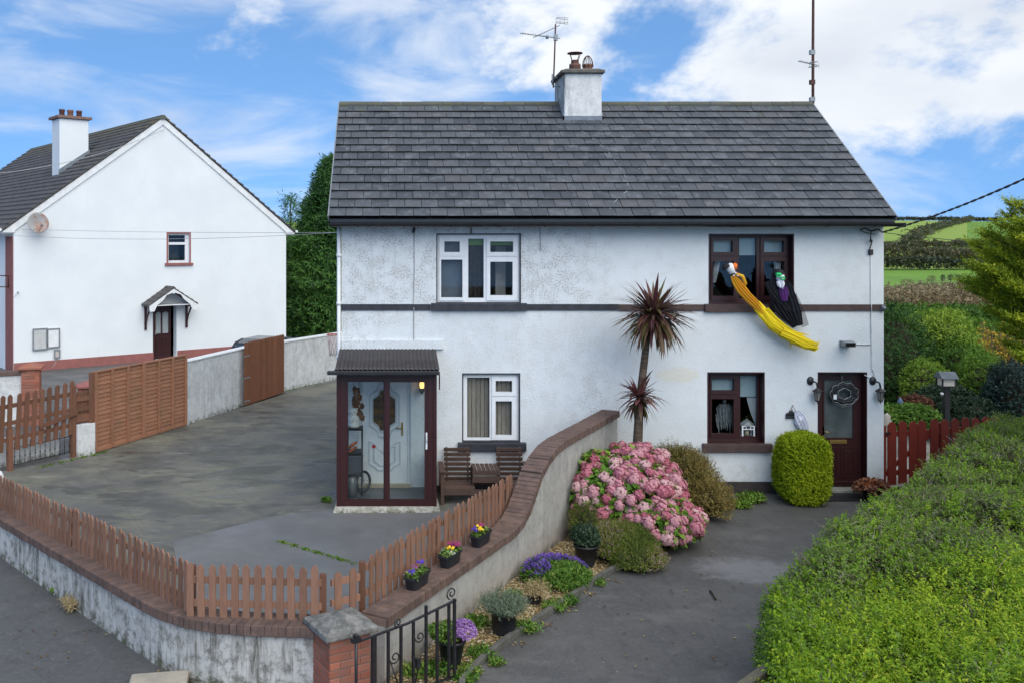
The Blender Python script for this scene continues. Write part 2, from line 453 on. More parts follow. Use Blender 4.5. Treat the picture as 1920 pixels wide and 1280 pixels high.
M['white_pvc'] = simple('white_plastic_frame', (0.74, 0.76, 0.78), (0.68, 0.70, 0.72), 8, 0.4, 0.4)
M['white_trim'] = simple('white_fascia', (0.78, 0.79, 0.79), (0.66, 0.68, 0.69), 5, 0.5, 0.35)
M['glass'] = glassmat('window_glass', (0.86, 0.88, 0.89), 0.02, 0.0)
M['glass_clear'] = glassmat('porch_glass', (0.92, 0.95, 0.95), 0.01, 0.02)
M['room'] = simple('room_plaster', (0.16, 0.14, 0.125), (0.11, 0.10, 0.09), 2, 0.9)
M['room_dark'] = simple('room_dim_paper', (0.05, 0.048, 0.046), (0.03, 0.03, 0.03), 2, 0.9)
M['lead'] = simple('lead_flashing', (0.13, 0.155, 0.19), (0.20, 0.23, 0.26), 9, 0.6, 0.4, bump=0.4, bscale=30)
def m_chim():
    s = Mat('chimney_render'); x, y, z = s.xyz()
    n = s.noise(6, 6, 0.7); st = s.noise(1, 6, 0.7, s.mapped((9, 9, 1.2)))
    col = s.mix(s.ramp(n, 0.35, 0.7), (0.72, 0.72, 0.71), (0.56, 0.565, 0.56))
    lef = s.ramp(x, 3.60, 3.95, 1.0, 0.12)
    col = s.mix(s.math('MULTIPLY', lef, s.ramp(st, 0.36, 0.62)), col, (0.16, 0.165, 0.16))
    col = s.mix(s.math('MULTIPLY', s.ramp(s.noise(20, 5, 0.7), 0.55, 0.72), 0.4), col, (0.25, 0.25, 0.23))
    s.bump(s.noise(40, 5, 0.7), 0.5, 0.012)
    return s.done(col, 0.9, 0.15)
M['chimney'] = m_chim()
M['terracotta'] = simple('terracotta', (0.24, 0.12, 0.075), (0.15, 0.085, 0.06), 12, 0.8, 0.25, bump=0.2)
M['rust'] = simple('rusty_iron', (0.13, 0.055, 0.045), (0.07, 0.04, 0.035), 18, 0.75, 0.3, 0.2)
M['alu'] = simple('dull_aluminium', (0.42, 0.43, 0.44), (0.3, 0.31, 0.32), 10, 0.45, 0.5, 0.6)
M['galv'] = simple('grey_metal', (0.28, 0.31, 0.33), (0.2, 0.22, 0.24), 10, 0.5, 0.5, 0.4)
M['cable'] = simple('cable_sheath', (0.035, 0.033, 0.033), (0.06, 0.06, 0.06), 4, 0.6)
M['cable_grey'] = simple('grey_cable_sheath', (0.40, 0.41, 0.42), (0.32, 0.33, 0.34), 4, 0.6)
M['cable_white'] = simple('white_conduit', (0.66, 0.68, 0.69), (0.5, 0.52, 0.53), 6, 0.6)
M['terra_paint'] = simple('terracotta_masonry_paint', (0.31, 0.125, 0.112), (0.26, 0.105, 0.095), 4, 0.8, 0.2, bump=0.2)
M['iron'] = simple('black_iron_paint', (0.013, 0.013, 0.015), (0.022, 0.022, 0.025), 20, 0.42, 0.5, bump=0.15)
M['blind_pale'] = simple('pale_roller_blind', (0.46, 0.58, 0.60), (0.42, 0.54, 0.56), 3, 0.8)
M['blind_green'] = simple('green_roller_blind', (0.16, 0.30, 0.05), (0.14, 0.26, 0.045), 3, 0.8)
M['curtain'] = simple('white_net_curtain', (0.62, 0.64, 0.64), (0.5, 0.52, 0.53), 20, 0.9, stretch=(4, 4, 0.3))
M['brass'] = simple('brass', (0.52, 0.36, 0.12), (0.42, 0.28, 0.10), 15, 0.35, 0.5, 0.8)
M['wood_fence'] = None
def wood(name, c1, c2, c3, rv=0.14, rough=0.75, green=0.0, st=(6, 6, 0.8)):
    s = Mat(name)
    g = s.noise(6.0, 6, 0.65, s.mapped(st))
    col = s.mix(s.ramp(g, 0.3, 0.72), c1, c2)
    col = s.mix(s.math('MULTIPLY', s.ramp(s.noise(2.3, 5, 0.6), 0.5, 0.75), 0.5), col, c3)
    col = s.value(col, s.math('MULTIPLY_ADD', s.rnd(), 2 * rv, 1 - rv))
    if green: col = s.mix(s.math('MULTIPLY', s.ramp(s.noise(1.6, 5, 0.7), 0.5, 0.72), green), col, (0.085, 0.085, 0.035))
    s.bump(s.noise(14, 5, 0.7, s.mapped(st)), 0.35, 0.004)
    return s.done(col, rough, 0.25)
M['picket'] = wood('brown_stained_picket', (0.26, 0.140, 0.093), (0.205, 0.108, 0.072), (0.195, 0.135, 0.092), 0.16)
M['lap'] = wood('orange_brown_lap_panel', (0.34, 0.168, 0.102), (0.27, 0.125, 0.075), (0.24, 0.155, 0.095), 0.10, green=0.3, st=(0.7, 0.7, 8))
M['gatewood'] = wood('weathered_brown_gate_boards', (0.185, 0.085, 0.052), (0.135, 0.064, 0.042), (0.10, 0.07, 0.045), 0.18, green=0.15)
M['tallgate'] = wood('chestnut_gate_boards', (0.205, 0.083, 0.042), (0.155, 0.062, 0.032), (0.115, 0.052, 0.03), 0.14)
M['bench'] = wood('dark_teak_slats', (0.105, 0.066, 0.052), (0.075, 0.048, 0.040), (0.13, 0.10, 0.08), 0.15)
M['redgate'] = simple('red_oxide_paint', (0.185, 0.026, 0.016), (0.155, 0.024, 0.016), 8, 0.6, 0.3, rv=0.08, bump=0.15)
M['greywood'] = wood('grey_weathered_rail', (0.15, 0.135, 0.10), (0.10, 0.09, 0.07), (0.08, 0.09, 0.05), 0.1)
M['coping'] = simple('brown_coping_brick', (0.165, 0.108, 0.088), (0.105, 0.075, 0.066), 9, 0.85, 0.2, bump=0.5, bscale=55, rv=0.12, bdist=0.006)
M['coping_top'] = M['coping']
M['brick'] = simple('red_facing_brick', (0.34, 0.115, 0.068), (0.26, 0.125, 0.095), 5, 0.85, 0.2, bump=0.5, bscale=60, rv=0.20, bdist=0.005)
M['mortar'] = simple('mortar', (0.24, 0.17, 0.14), (0.17, 0.13, 0.11), 12, 0.95, 0.1, bump=0.4)
def m_capstone():
    s = Mat('lichened_concrete_cap')
    col = s.mix(s.ramp(s.noise(9, 6, 0.7), 0.35, 0.68), (0.11, 0.11, 0.105), (0.24, 0.235, 0.22))
    col = s.mix(s.ramp(s.voro(14).outputs['Distance'], 0.10, 0.2, 0.5, 0.0), col, (0.42, 0.42, 0.36))
    col = s.mix(s.ramp(s.noise(5, 5, 0.7), 0.64, 0.68), col, (0.66, 0.67, 0.66))
    s.bump(s.noise(50, 5, 0.7), 0.5, 0.008)
    return s.done(col, 0.9, 0.15)
M['cap'] = m_capstone()
def m_gardenwall(name, pale, dark, pinkbase=0.0, dirt=1.0):
    s = Mat(name); x, y, z = s.xyz()
    n = s.noise(2.2, 6, 0.65)
    col = s.mix(s.ramp(n, 0.3, 0.7), pale, tuple(c * 0.82 for c in pale))
    st = s.noise(1.0, 7, 0.75, s.mapped((9, 9, 1.3)))
    gr = s.noise(7.5, 6, 0.75)
    m = s.math('MULTIPLY', s.ramp(st, 0.43, 0.68), s.ramp(s.noise(1.3, 5, 0.6), 0.30, 0.62))
    col = s.mix(s.math('MULTIPLY', m, dirt), col, dark)
    col = s.mix(s.math('MULTIPLY', s.ramp(gr, 0.45, 0.66), 0.75 * dirt), col, tuple(c * 0.9 for c in dark))
    if pinkbase: col = s.mix(s.math('MULTIPLY', s.ramp(z, 0.03, 0.42, 1.0, 0.0), pinkbase), col, (0.42, 0.35, 0.31))
    grn = s.math('MULTIPLY', s.ramp(z, 0.0, 0.16, 1.0, 0.0), s.ramp(gr, 0.38, 0.6))
    col = s.mix(s.math('MULTIPLY', grn, 0.8), col, (0.085, 0.085, 0.045))
    s.bump(s.noise(55, 5, 0.7), 0.5, 0.010)
    return s.done(col, 0.92, 0.12)
M['frontwall'] = m_gardenwall('stained_white_render', (0.57, 0.56, 0.53), (0.125, 0.12, 0.102), 0.0, 1.0)
M['diagwall'] = m_gardenwall('grey_render', (0.43, 0.425, 0.405), (0.20, 0.195, 0.175), 0.5, 0.5)
M['sidewall'] = m_gardenwall('dull_white_blockwork', (0.68, 0.70, 0.705), (0.26, 0.265, 0.25), 0.0, 0.45)
def m_tarmac(name, c1, c2, wet=0.0, pale=None):
    s = Mat(name)
    a = s.noise(0.7, 5, 0.6); b = s.noise(3.5, 6, 0.7)
    col = s.mix(s.ramp(a, 0.3, 0.7), c1, c2)
    col = s.mix(s.math('MULTIPLY', s.ramp(b, 0.5, 0.75), 0.45), col, tuple(x * 1.55 for x in c1))
    col = s.mix(s.ramp(s.noise(22, 5, 0.8), 0.50, 0.68, 0.0, 0.5), col, tuple(x * 1.7 for x in c1))
    col = s.mix(s.ramp(s.noise(26, 5, 0.8, s.mapped((1, 1, 1), (9, 9, 9))), 0.52, 0.68, 0.0, 0.5), col, tuple(x * 0.5 for x in c1))
    col = s.mix(s.ramp(s.noise(130, 3, 0.6), 0.58, 0.74, 0.0, 0.6), col, tuple(x * 2.6 for x in c1))
    sp = s.voro(3.1); col = s.mix(s.ramp(sp.outputs['Distance'], 0.02, 0.05, 0.6, 0.0), col, (0.35, 0.34, 0.3))
    cr = s.noise(1.1, 6, 0.7, None, 0.8); col = s.mix(s.ramp(s.math('ABSOLUTE', s.math('SUBTRACT', cr, 0.5)), 0.0, 0.012, 0.45, 0.0), col, tuple(x * 0.45 for x in c1))
    if pale:
        col = s.mix(s.math('MULTIPLY', s.ramp(s.noise(0.9, 6, 0.65, s.mapped((0.7, 1.3, 1), pale)), 0.50, 0.72), 0.65), col, (0.155, 0.15, 0.14))
        col = s.mix(s.math('MULTIPLY', s.ramp(s.noise(1.0, 6, 0.7, s.mapped((5, 1.2, 1), (0, 0, 0), (0, 0, R(50)))), 0.5, 0.75), 0.45), col, (0.035, 0.035, 0.035))
        x, y, z = s.xyz(); ex = s.math('DIVIDE', s.math('SUBTRACT', x, 5.1), 0.75); ey = s.math('DIVIDE', s.math('SUBTRACT', y, 13.4), 0.55)
        dd = s.math('ADD', s.math('ADD', s.math('MULTIPLY', ex, ex), s.math('MULTIPLY', ey, ey)), s.math('MULTIPLY', s.math('SUBTRACT', b, 0.5), 4.0))
        col = s.mix(s.ramp(dd, 0.0, 1.5, 0.5, 0.0), col, (0.26, 0.26, 0.27))
    s.bump(s.noise(120, 3, 0.6), 0.5, 0.006)
    return s.done(col, s.ramp(a, 0.35, 0.65, 0.42, 0.75), 0.4)
M['road'] = m_tarmac('road_tarmac', (0.096, 0.096, 0.094), (0.076, 0.076, 0.076))
M['drive'] = m_tarmac('driveway_tarmac', (0.095, 0.093, 0.091), (0.068, 0.068, 0.068), pale=(3, 1, 0))
def m_yard():
    s = Mat('imprinted_yard_concrete')
    a = s.noise(0.38, 4, 0.6, None, 0.4); b = s.noise(1.7, 6, 0.7); x, y, z = s.xyz()
    col = s.mix(s.ramp(a, 0.36, 0.62), (0.165, 0.160, 0.125), (0.105, 0.104, 0.096))
    col = s.mix(s.math('MULTIPLY', s.ramp(b, 0.46, 0.70), 0.65), col, (0.19, 0.19, 0.145))
    st = s.noise(1.0, 7, 0.72, s.mapped((0.9, 4.6, 1), (0, 0, 0), (0, 0, R(-10))), 0.4)
    col = s.mix(s.ramp(st, 0.58, 0.70, 0.0, 0.6), col, (0.38, 0.37, 0.31))
    st2 = s.noise(1.0, 7, 0.72, s.mapped((1.3, 3.4, 1), (7, 3, 0), (0, 0, R(14))), 0.4)
    col = s.mix(s.ramp(st2, 0.55, 0.70, 0.0, 0.75), col, (0.055, 0.056, 0.050))
    dk = s.noise(0.62, 5, 0.62, s.mapped((1, 1.5, 1), (2.3, 5.1, 0)), 0.6); col = s.mix(s.ramp(dk, 0.48, 0.62, 0.0, 0.62), col, (0.060, 0.062, 0.055))
    gm = s.noise(0.9, 5, 0.65, s.mapped((1, 1.6, 1), (8.3, 2.1, 0)), 0.6); col = s.mix(s.ramp(gm, 0.50, 0.68, 0.0, 0.35), col, (0.145, 0.150, 0.10))
    col = s.mix(s.ramp(s.noise(45, 4, 0.7), 0.60, 0.74, 0.0, 0.55), col, (0.27, 0.265, 0.23))
    px, py, pz = s.xyz(s.mapped((0.5, 0.45, 1), (0.1, 0.3, 0), (0, 0, R(-28))))      # joints of the cast bays
    jx = s.math('ABSOLUTE', s.math('SUBTRACT', s.math('FRACT', px), 0.5)); jy = s.math('ABSOLUTE', s.math('SUBTRACT', s.math('FRACT', py), 0.5))
    j = s.math('MINIMUM', jx, jy)
    wet = s.ramp(s.noise(0.8, 5, 0.6, s.mapped((1, 2.2, 1), (4.2, 1.3, 0))), 0.565, 0.60)
    col = s.mix(s.ramp(j, 0.0, 0.012, 0.16, 0.0), col, (0.045, 0.05, 0.03))
    col = s.mix(s.math('MULTIPLY', wet, 0.5), col, (0.045, 0.047, 0.047))
    h = s.math('MULTIPLY', s.math('ADD', s.noise(9, 5, 0.7), s.ramp(j, 0.0, 0.02, 0.0, 0.5)), s.math('SUBTRACT', 1.0, wet))
    s.bump(h, 0.4, 0.014)
    return s.done(col, s.math('SUBTRACT', s.ramp(b, 0.35, 0.65, 0.55, 0.8), s.math('MULTIPLY', wet, 0.26)), 0.4)
M['yard'] = m_yard()
def m_slab():
    s = Mat('smooth_concrete')
    col = s.mix(s.ramp(s.noise(0.9, 6, 0.65), 0.32, 0.68), (0.15, 0.15, 0.15), (0.115, 0.116, 0.117))
    col = s.mix(s.ramp(s.noise(5, 6, 0.7), 0.55, 0.75, 0.0, 0.45), col, (0.085, 0.088, 0.075))
    sp = s.voro(2.6); col = s.mix(s.ramp(sp.outputs['Distance'], 0.015, 0.04, 0.7, 0.0), col, (0.45, 0.44, 0.40))
    s.bump(s.noise(90, 4, 0.6), 0.3, 0.004)
    return s.done(col, s.ramp(s.noise(0.6, 4), 0.4, 0.6, 0.42, 0.7), 0.4)
M['slab'] = m_slab()
M['wire_pale'] = simple('pale_wire', (0.36, 0.37, 0.38), (0.30, 0.31, 0.32), 4, 0.6)
def m_land():
    s = Mat('grass_fields'); x, y, z = s.xyz()
    n = s.noise(0.05, 5, 0.6); f = s.noise(0.6, 5, 0.7)
    col = s.mix(s.ramp(n, 0.35, 0.65), (0.15, 0.29, 0.045), (0.12, 0.235, 0.040))
    col = s.mix(s.ramp(f, 0.4, 0.7, 0.0, 0.4), col, (0.18, 0.28, 0.06)); col = s.mix(s.ramp(s.noise(0.11, 6, 0.7, s.mapped((1, 0.35, 1))), 0.42, 0.66, 0.0, 0.5), col, (0.10, 0.165, 0.045))
    left = s.math('GREATER_THAN', s.math('SUBTRACT', s.math('MULTIPLY', y, 0.615), x), 0.0)
    far = s.math('GREATER_THAN', y, 225.0)
    col = s.mix(s.math('MULTIPLY', left, far), col, s.mix(s.ramp(n, 0.3, 0.7), (0.21, 0.31, 0.06), (0.235, 0.31, 0.075)))
    rough = s.ramp(s.math('ADD', y, s.math('MULTIPLY', s.math('SUBTRACT', n, 0.5), 40.0)), 112.0, 132.0, 1.0, 0.0)
    col = s.mix(rough, col, s.mix(s.ramp(s.noise(0.25, 6, 0.7), 0.3, 0.7), (0.36, 0.28, 0.14), (0.24, 0.20, 0.10)))
    near = s.ramp(y, 52.0, 60.0, 1.0, 0.0)
    col = s.mix(near, col, s.mix(s.ramp(f, 0.3, 0.7), (0.06, 0.065, 0.03), (0.08, 0.07, 0.045)))
    return s.done(col, 0.95, 0.1)
M['land'] = m_land()
M['kerb'] = simple('weathered_kerb', (0.14, 0.135, 0.125), (0.09, 0.09, 0.08), 7, 0.9, 0.15, bump=0.5, bscale=45)
M['stone_pale'] = simple('pale_kerbstone', (0.42, 0.38, 0.31), (0.32, 0.29, 0.24), 7, 0.9, 0.15, bump=0.5)
M['soil'] = simple('dark_soil', (0.035, 0.027, 0.020), (0.055, 0.042, 0.03), 10, 0.95, 0.1, bump=0.6, bscale=35, bdist=0.02)
M['pot'] = simple('black_plastic_pot', (0.014, 0.016, 0.020), (0.022, 0.024, 0.03), 9, 0.42, 0.45)
M['white_plain'] = simple('white_paint', (0.72, 0.74, 0.75), (0.62, 0.64, 0.66), 10, 0.55, 0.3)

# ================================================================ land, sky line, paving
def land_h(x, y):
    def sm(a, b, t):
        t = np.clip((t - a) / (b - a), 0, 1); return t * t * (3 - 2 * t)
    h = -0.06 - 3.0 * sm(34, 100, y)
    up = np.clip((y - 212) / (700 - 212), 0, 1)
    h = h + (21.4 * up ** 0.92) * (1 + 0.05 * np.sin(x * 0.006 + 0.4)) + 0.4 * np.sin(x * 0.021) * up
    return h - 9.0 * sm(720, 1400, y) - 40 * sm(1500, 4500, y)
ys = np.concatenate([np.linspace(-60, 30, 10), np.linspace(34, 220, 40), np.linspace(226, 740, 70), np.linspace(760, 1500, 20), np.linspace(1700, 5200, 12)])
xs = np.concatenate([np.linspace(-2600, -260, 14), np.linspace(-220, 620, 85), np.linspace(700, 3200, 16)])
GX, GY = np.meshgrid(xs, ys); GZ = land_h(GX, GY)
b = MB(); nx = len(xs)
b.add(np.stack([GX, GY, GZ], -1).reshape(-1, 3).tolist(),
      [(j * nx + i, j * nx + i + 1, (j + 1) * nx + i + 1, (j + 1) * nx + i) for j in range(len(ys) - 1) for i in range(nx - 1)], 0, True)
tag(b.build('ground', M['land']), kind='structure')
def sheet(name, pts, z, mat):
    b = MB(); b.poly([(p[0], p[1], z) for p in pts]); o = b.build(name, mat)
    n = o.data.polygons[0].normal
    if n.z < 0: o.data.flip_normals()
    return tag(o, kind='structure')
WALL_U = Vector((0.5004, 0.8658, 0)); WALL_N = Vector((0.8658, -0.5004, 0))        # the diagonal wall's direction and its driveway side
def wallpt(Y, off=0.0, z=0.0):
    """a point on the driveway face of the diagonal wall at distance Y; off = metres towards the driveway"""
    X = 0.578 * Y - 5.841
    return Vector((X, Y, z)) + WALL_N * off
PILLAR = Vector((-0.545, 9.66, 0))
C0 = Vector((-2.235, 9.98, 0)); WL = Vector((-6.75, 14.93, 0))
sheet('road', [(-60, -20), (60, -20), (60, 9.6), (-0.4, 9.6), (-2.2, 10.0), (-9.0, 17.4), (-40, 30), (-60, 30)], -0.02, M['road'])
sheet('yard', [(-0.6, 9.72), (-2.2, 10.05), (-6.75, 14.98), (-9.5, 17.0), (-7.9, 19.25), (-6.6, 20.8), (-1.9, 32.2), (-0.9, 34.6), (0.8, 34.6), (0.8, 23.0), (4.3, 17.6), (4.15, 17.45)], 0.0, M['yard'])
pA = [G(323, 1015), G(515, 967), G(629, 953), Vector((0.9, 16.28, 0)), Vector((1.2, 17.45, 0)), wallpt(17.45, -0.1), wallpt(10.0, -0.1), Vector((-2.1, 10.15, 0))]
sheet('concrete_apron', [(p.x, p.y) for p in pA], 0.006, M['slab'])
sheet('back_path', [(p.x, p.y) for p in (G(534, 737), G(640, 712), Vector((-0.9, 34.6, 0)), G(533, 733))], 0.005, M['slab'])
sheet('driveway', [(-0.4, 9.3), (9.6, 9.3), (14, 14), (14, 17.4), (9.3, 17.45), (4.2, 17.45)], -0.004, M['drive'])
sheet('neighbour_yard', [(-60, 31), (-9.2, 18.4), (-7.95, 19.2), (-6.7, 20.75), (-2.0, 32.2), (-0.9, 36.0), (4, 52), (-60, 52)], -0.014, M['road'])
# ================================================================ the white pair of houses
FY = 17.5
def fx(px): return (px - CX) / 100.0
def fz(py): return CH - (py - HY) / 100.0
XL, XR = fx(640), fx(1657)
house = thing('house', ((XL + XR) / 2, 20.5, 0), 'white pair of semi-detached houses with one dark tiled roof and a shared chimney', 'house')
ffr = frame((0, FY, 0), (1, 0, 0), (0, -1, 0))
YB = 23.6; EZ = 4.96
EY, EZT, RY, RZ = 17.12, 5.11, 20.53, 7.66
def px_hole(a, b, c, d): return (fx(a), fx(b), fz(d), fz(c))
H_UL, H_LL = px_hole(818, 977, 438, 569.5), px_hole(866.5, 975.5, 699, 828)
H_UR, H_LR = px_hole(1328.5, 1489, 438.5, 571.5), px_hole(1326, 1434, 697, 831)
H_DR, H_DL = (fx(1533), fx(1626), 0.0, fz(697)), (fx(672), fx(770), 0.0, fz(708))
b = MB()
b.plate(ffr, XL, XR, -0.1, EZ + 0.05, [H_UL, H_LL, H_UR, H_LR, H_DR, H_DL], -0.30, 0.0)
b.box((XL, FY + 0.302, -0.1), (XL + 0.28, YB, EZ)); b.box((XR - 0.28, FY + 0.302, -0.1), (XR, YB, EZ)); b.box((XL + 0.282, YB - 0.3, -0.1), (XR - 0.282, YB, EZ))
slope = (RZ - EZT) / (RY - EY)
for xa in (XL, XR - 0.28):
    zt = lambda y: EZT + slope * (y - EY) - 0.09
    b.prism([(xa, FY + 0.302, EZ), (xa, YB, EZ), (xa, RY, zt(RY))], (0.28, 0, 0))
b.build('wall', M['housewall'], house)
b = MB(); b.box((XL - 0.012, FY - 0.02, -0.1), (0.0, FY - 0.003, 0.10)); b.box((0.82, FY - 0.02, -0.1), (4.2, FY - 0.003, 0.13)); tag(b.build('plinth', M['black_paint'], house), 'black painted plinth')
b = MB(); b.box((4.25, FY - 0.02, -0.1), (fx(1531), FY - 0.003, 0.20)); b.box((fx(1628), FY - 0.02, -0.1), (XR + 0.01, FY - 0.003, 0.20)); tag(b.build('plinth', M['plinth'], house), 'dark brown painted plinth')
b = MB(); b.box((XL - 0.004, FY - 0.028, fz(582)), (fx(807), FY - 0.003, fz(570.5))); tag(b.build('string_course', M['black_paint'], house), 'black painted string course')
b = MB(); b.box((fx(988), FY - 0.028, fz(582)), (fx(1160), FY - 0.003, fz(570.5))); tag(b.build('string_course', M['black_paint'], house), 'black painted string course')
b = MB(); b.box((fx(1160) + 0.003, FY - 0.028, fz(583)), (fx(1320), FY - 0.003, fz(571))); tag(b.build('string_course', M['brown_paint'], house), 'brown painted string course')
b = MB(); b.box((fx(1500), FY - 0.028, fz(583)), (XR + 0.004, FY - 0.003, fz(571)))
tag(b.build('string_course', M['brown_paint'], house), 'brown painted string course')

# ---- roof deck, tiles
b = MB()
for s_ in (1, -1):
    e = Vector((0, EY, EZT)) if s_ == 1 else Vector((0, 2 * RY - EY, EZT)); r_ = Vector((0, RY, RZ))
    x0, x1 = XL - 0.19, XR - 0.01
    b.prism([(x0, e.y, e.z - 0.07), (x0, r_.y, r_.z - 0.07), (x0, r_.y, r_.z - 0.01), (x0, e.y, e.z - 0.01)], (x1 - x0, 0, 0))
b.build('roof', M['black_gloss'], house)
RX0, RX1 = XL - 0.205, XR
pitch = math.atan2(RZ - EZT, RY - EY); slen = math.hypot(RZ - EZT, RY - EY)
NROW, NT = 15, 34
gauge = (slen - 0.06) / NROW; tw = (RX1 - RX0) / (NT - 0.5)
def tile_mb(w, L, t=0.050, tilt=0.040):
    k = MB(); g = 0.0045
    vs = [(g, 0.05, tilt - 0.012), (w - g, 0.05, tilt - 0.012), (w - g, L, 0.0), (g, L, 0.0), (g, 0.0, tilt + t), (w - g, 0.0, tilt + t), (w - g, L, t), (g, L, t)]
    k.add(vs, [(0, 3, 2, 1), (4, 5, 6, 7), (0, 1, 5, 4), (1, 2, 6, 5), (2, 3, 7, 6), (3, 0, 4, 7)]); return k
tile_me = tile_mb(tw, gauge + 0.06).mesh('tile', M['tile'])
half_me = tile_mb(tw / 2, gauge + 0.06).mesh('tile', M['tile'])
ux, uy = Vector((1, 0, 0)), Vector((0, math.cos(pitch), math.sin(pitch))); uz = ux.cross(uy)
cells = []
for r_ in range(NROW):
    off = 0 if r_ % 2 == 0 else tw / 2
    if off: cells.append((r_, RX0, True))
    n = NT - 1
    for i in range(n): cells.append((r_, RX0 + off + i * tw, False))
    if not off: cells.append((r_, RX0 + n * tw, True))
CXA, CXB, CY0, CY1 = 3.655, 4.455, 19.92, 21.12
cx0, cx1 = 3.55, 4.53           # the chimney stands through the roof here
def clear(c):
    x0 = c[1]; x1 = x0 + (tw / 2 if c[2] else tw); y = EY + (c[0] + 0.5) * gauge * math.cos(pitch)
    return not (y > 20.0 and x0 > CXA - 0.04 and x1 < CXB + 0.04)
cells = [c for c in cells if clear(c)]
bulk = MB(); rnds = []
for i, (r_, x, hf) in enumerate(cells):
    o = Vector((x, EY, EZT)) + uy * (r_ * gauge - 0.035) + uz * random.uniform(-0.002, 0.004)
    rot = Matrix.Rotation(random.uniform(-0.006, 0.006), 4, 'X') @ Matrix.Rotation(random.uniform(-0.006, 0.006), 4, 'Z')
    Mx = basis(o, ux, uy, uz) @ rot
    if i < 300: inst('tile', half_me if hf else tile_me, house, Mx)
    else:
        k = tile_mb(tw / 2 if hf else tw, gauge + 0.06); bulk.add([Mx @ Vector(p) for p in k.v], k.f); rnds += [random.random()] * 8
o = bulk.build('roof_tiling', M['tile'], house); o['kind'] = 'stuff'
o.data.attributes.new('rnd', 'FLOAT', 'POINT').data.foreach_set('value', rnds)
k = MB()
ang = [R(a) for a in range(-20, 201, 20)]
rl = (RX1 - RX0) / 23
ring = lambda y, r: [(y, -r * math.cos(a) * 1.05, r * math.sin(a) * 0.72) for a in ang]
for (ra, rb) in ((0.115, 0.135),):
    A, B = ring(0, ra), ring(rl - 0.006, ra); n = len(A)
    A2, B2 = ring(0, ra - 0.018), ring(rl - 0.006, ra - 0.018)
    k.add(A + B + A2 + B2, [(i, i + 1, n + i + 1, n + i) for i in range(n - 1)] + [(2 * n + i + 1, 2 * n + i, 3 * n + i, 3 * n + i + 1) for i in range(n - 1)]
          + [(i + 1, i, 2 * n + i, 2 * n + i + 1) for i in range(n - 1)] + [(n + i, n + i + 1, 3 * n + i + 1, 3 * n + i) for i in range(n - 1)])
ridge_me = k.mesh('ridge_tile', M['ridge'])
for i in range(23):
    x = RX0 + i * rl
    if CXA < x and x + rl < CXB: continue
    inst('ridge_tile', ridge_me, house, Matrix.Translation((x, RY, RZ + 0.015 + random.uniform(-0.004, 0.004))))
# back slope: one sheet of courses, never seen from the road
bk = MB()
for r_ in range(NROW):
    y0 = 2 * RY - EY - r_ * gauge * math.cos(pitch); z0 = EZT + r_ * gauge * math.sin(pitch)
    bk.box((RX0, y0 - gauge, z0 + 0.03), (RX1, y0, z0 + 0.055)) if False else bk.prism([(RX0, y0, z0), (RX0, y0 - gauge * math.cos(pitch) - 0.03, z0 + gauge * math.sin(pitch)), (RX0, y0 - gauge * math.cos(pitch) - 0.03, z0 + gauge * math.sin(pitch) + 0.03), (RX0, y0, z0 + 0.05)], (RX1 - RX0, 0, 0))
o = bk.build('rear_courses', M['tile'], house); o['kind'] = 'stuff'
# verge trims, fascia, soffit, gutter
for x in (RX0 - 0.012, RX1 + 0.012):
    b = MB(); p0 = Vector((x, EY, EZT)) + uz * 0.02 - uy * 0.03; p1 = Vector((x, RY, RZ)) + uz * 0.02
    b.obox((p0 + p1) / 2, ux * 0.012, (p1 - p0) / 2, uz * 0.055)
    q1 = Vector((x, 2 * RY - EY, EZT)); b.beam((x, RY, RZ + 0.01), q1, 0.024, 0.11)
    b.build('verge_trim', M['galv'], house)
b = MB(); b.box((RX0 + 0.01, EY + 0.02, EZ + 0.003), (XR + 0.02, EY + 0.05, EZT - 0.055)); b.box((RX0 + 0.01, EY + 0.053, EZ + 0.003), (XR + 0.005, FY + 0.02, EZ + 0.022))
b.build('fascia', M['black_paint'], house)
b = MB(); gy, gz = EY - 0.045, EZT - 0.085
prof = [(0.062 * math.cos(a), 0.062 * math.sin(a) * 1.05) for a in [R(180 + 18 * i) for i in range(11)]]
x0, x1 = RX0 - 0.0, XR + 0.14
outer = [(gy + p[0], gz + p[1]) for p in prof]; inner = [(gy + p[0] * 0.9, gz + p[1] * 0.9 + 0.004) for p in prof]
n = len(prof); loop = outer + inner[::-1]
b.prism([(x0, y, z) for (y, z) in loop], (x1 - x0, 0, 0))
for i in range(12):
    xx = x0 + 0.5 + i * 0.86
    b.prism([(xx, gy + p[0] * 1.14, gz + p[1] * 1.14) for p in prof] + [(xx, gy + p[0] * 1.02, gz + p[1] * 1.02) for p in prof[::-1]], (0.035, 0, 0))
b.box((x1 - 0.004, gy - 0.07, gz - 0.075), (x1 + 0.012, gy + 0.07, gz + 0.005))
b.build('gutter', M['black_gloss'], house)
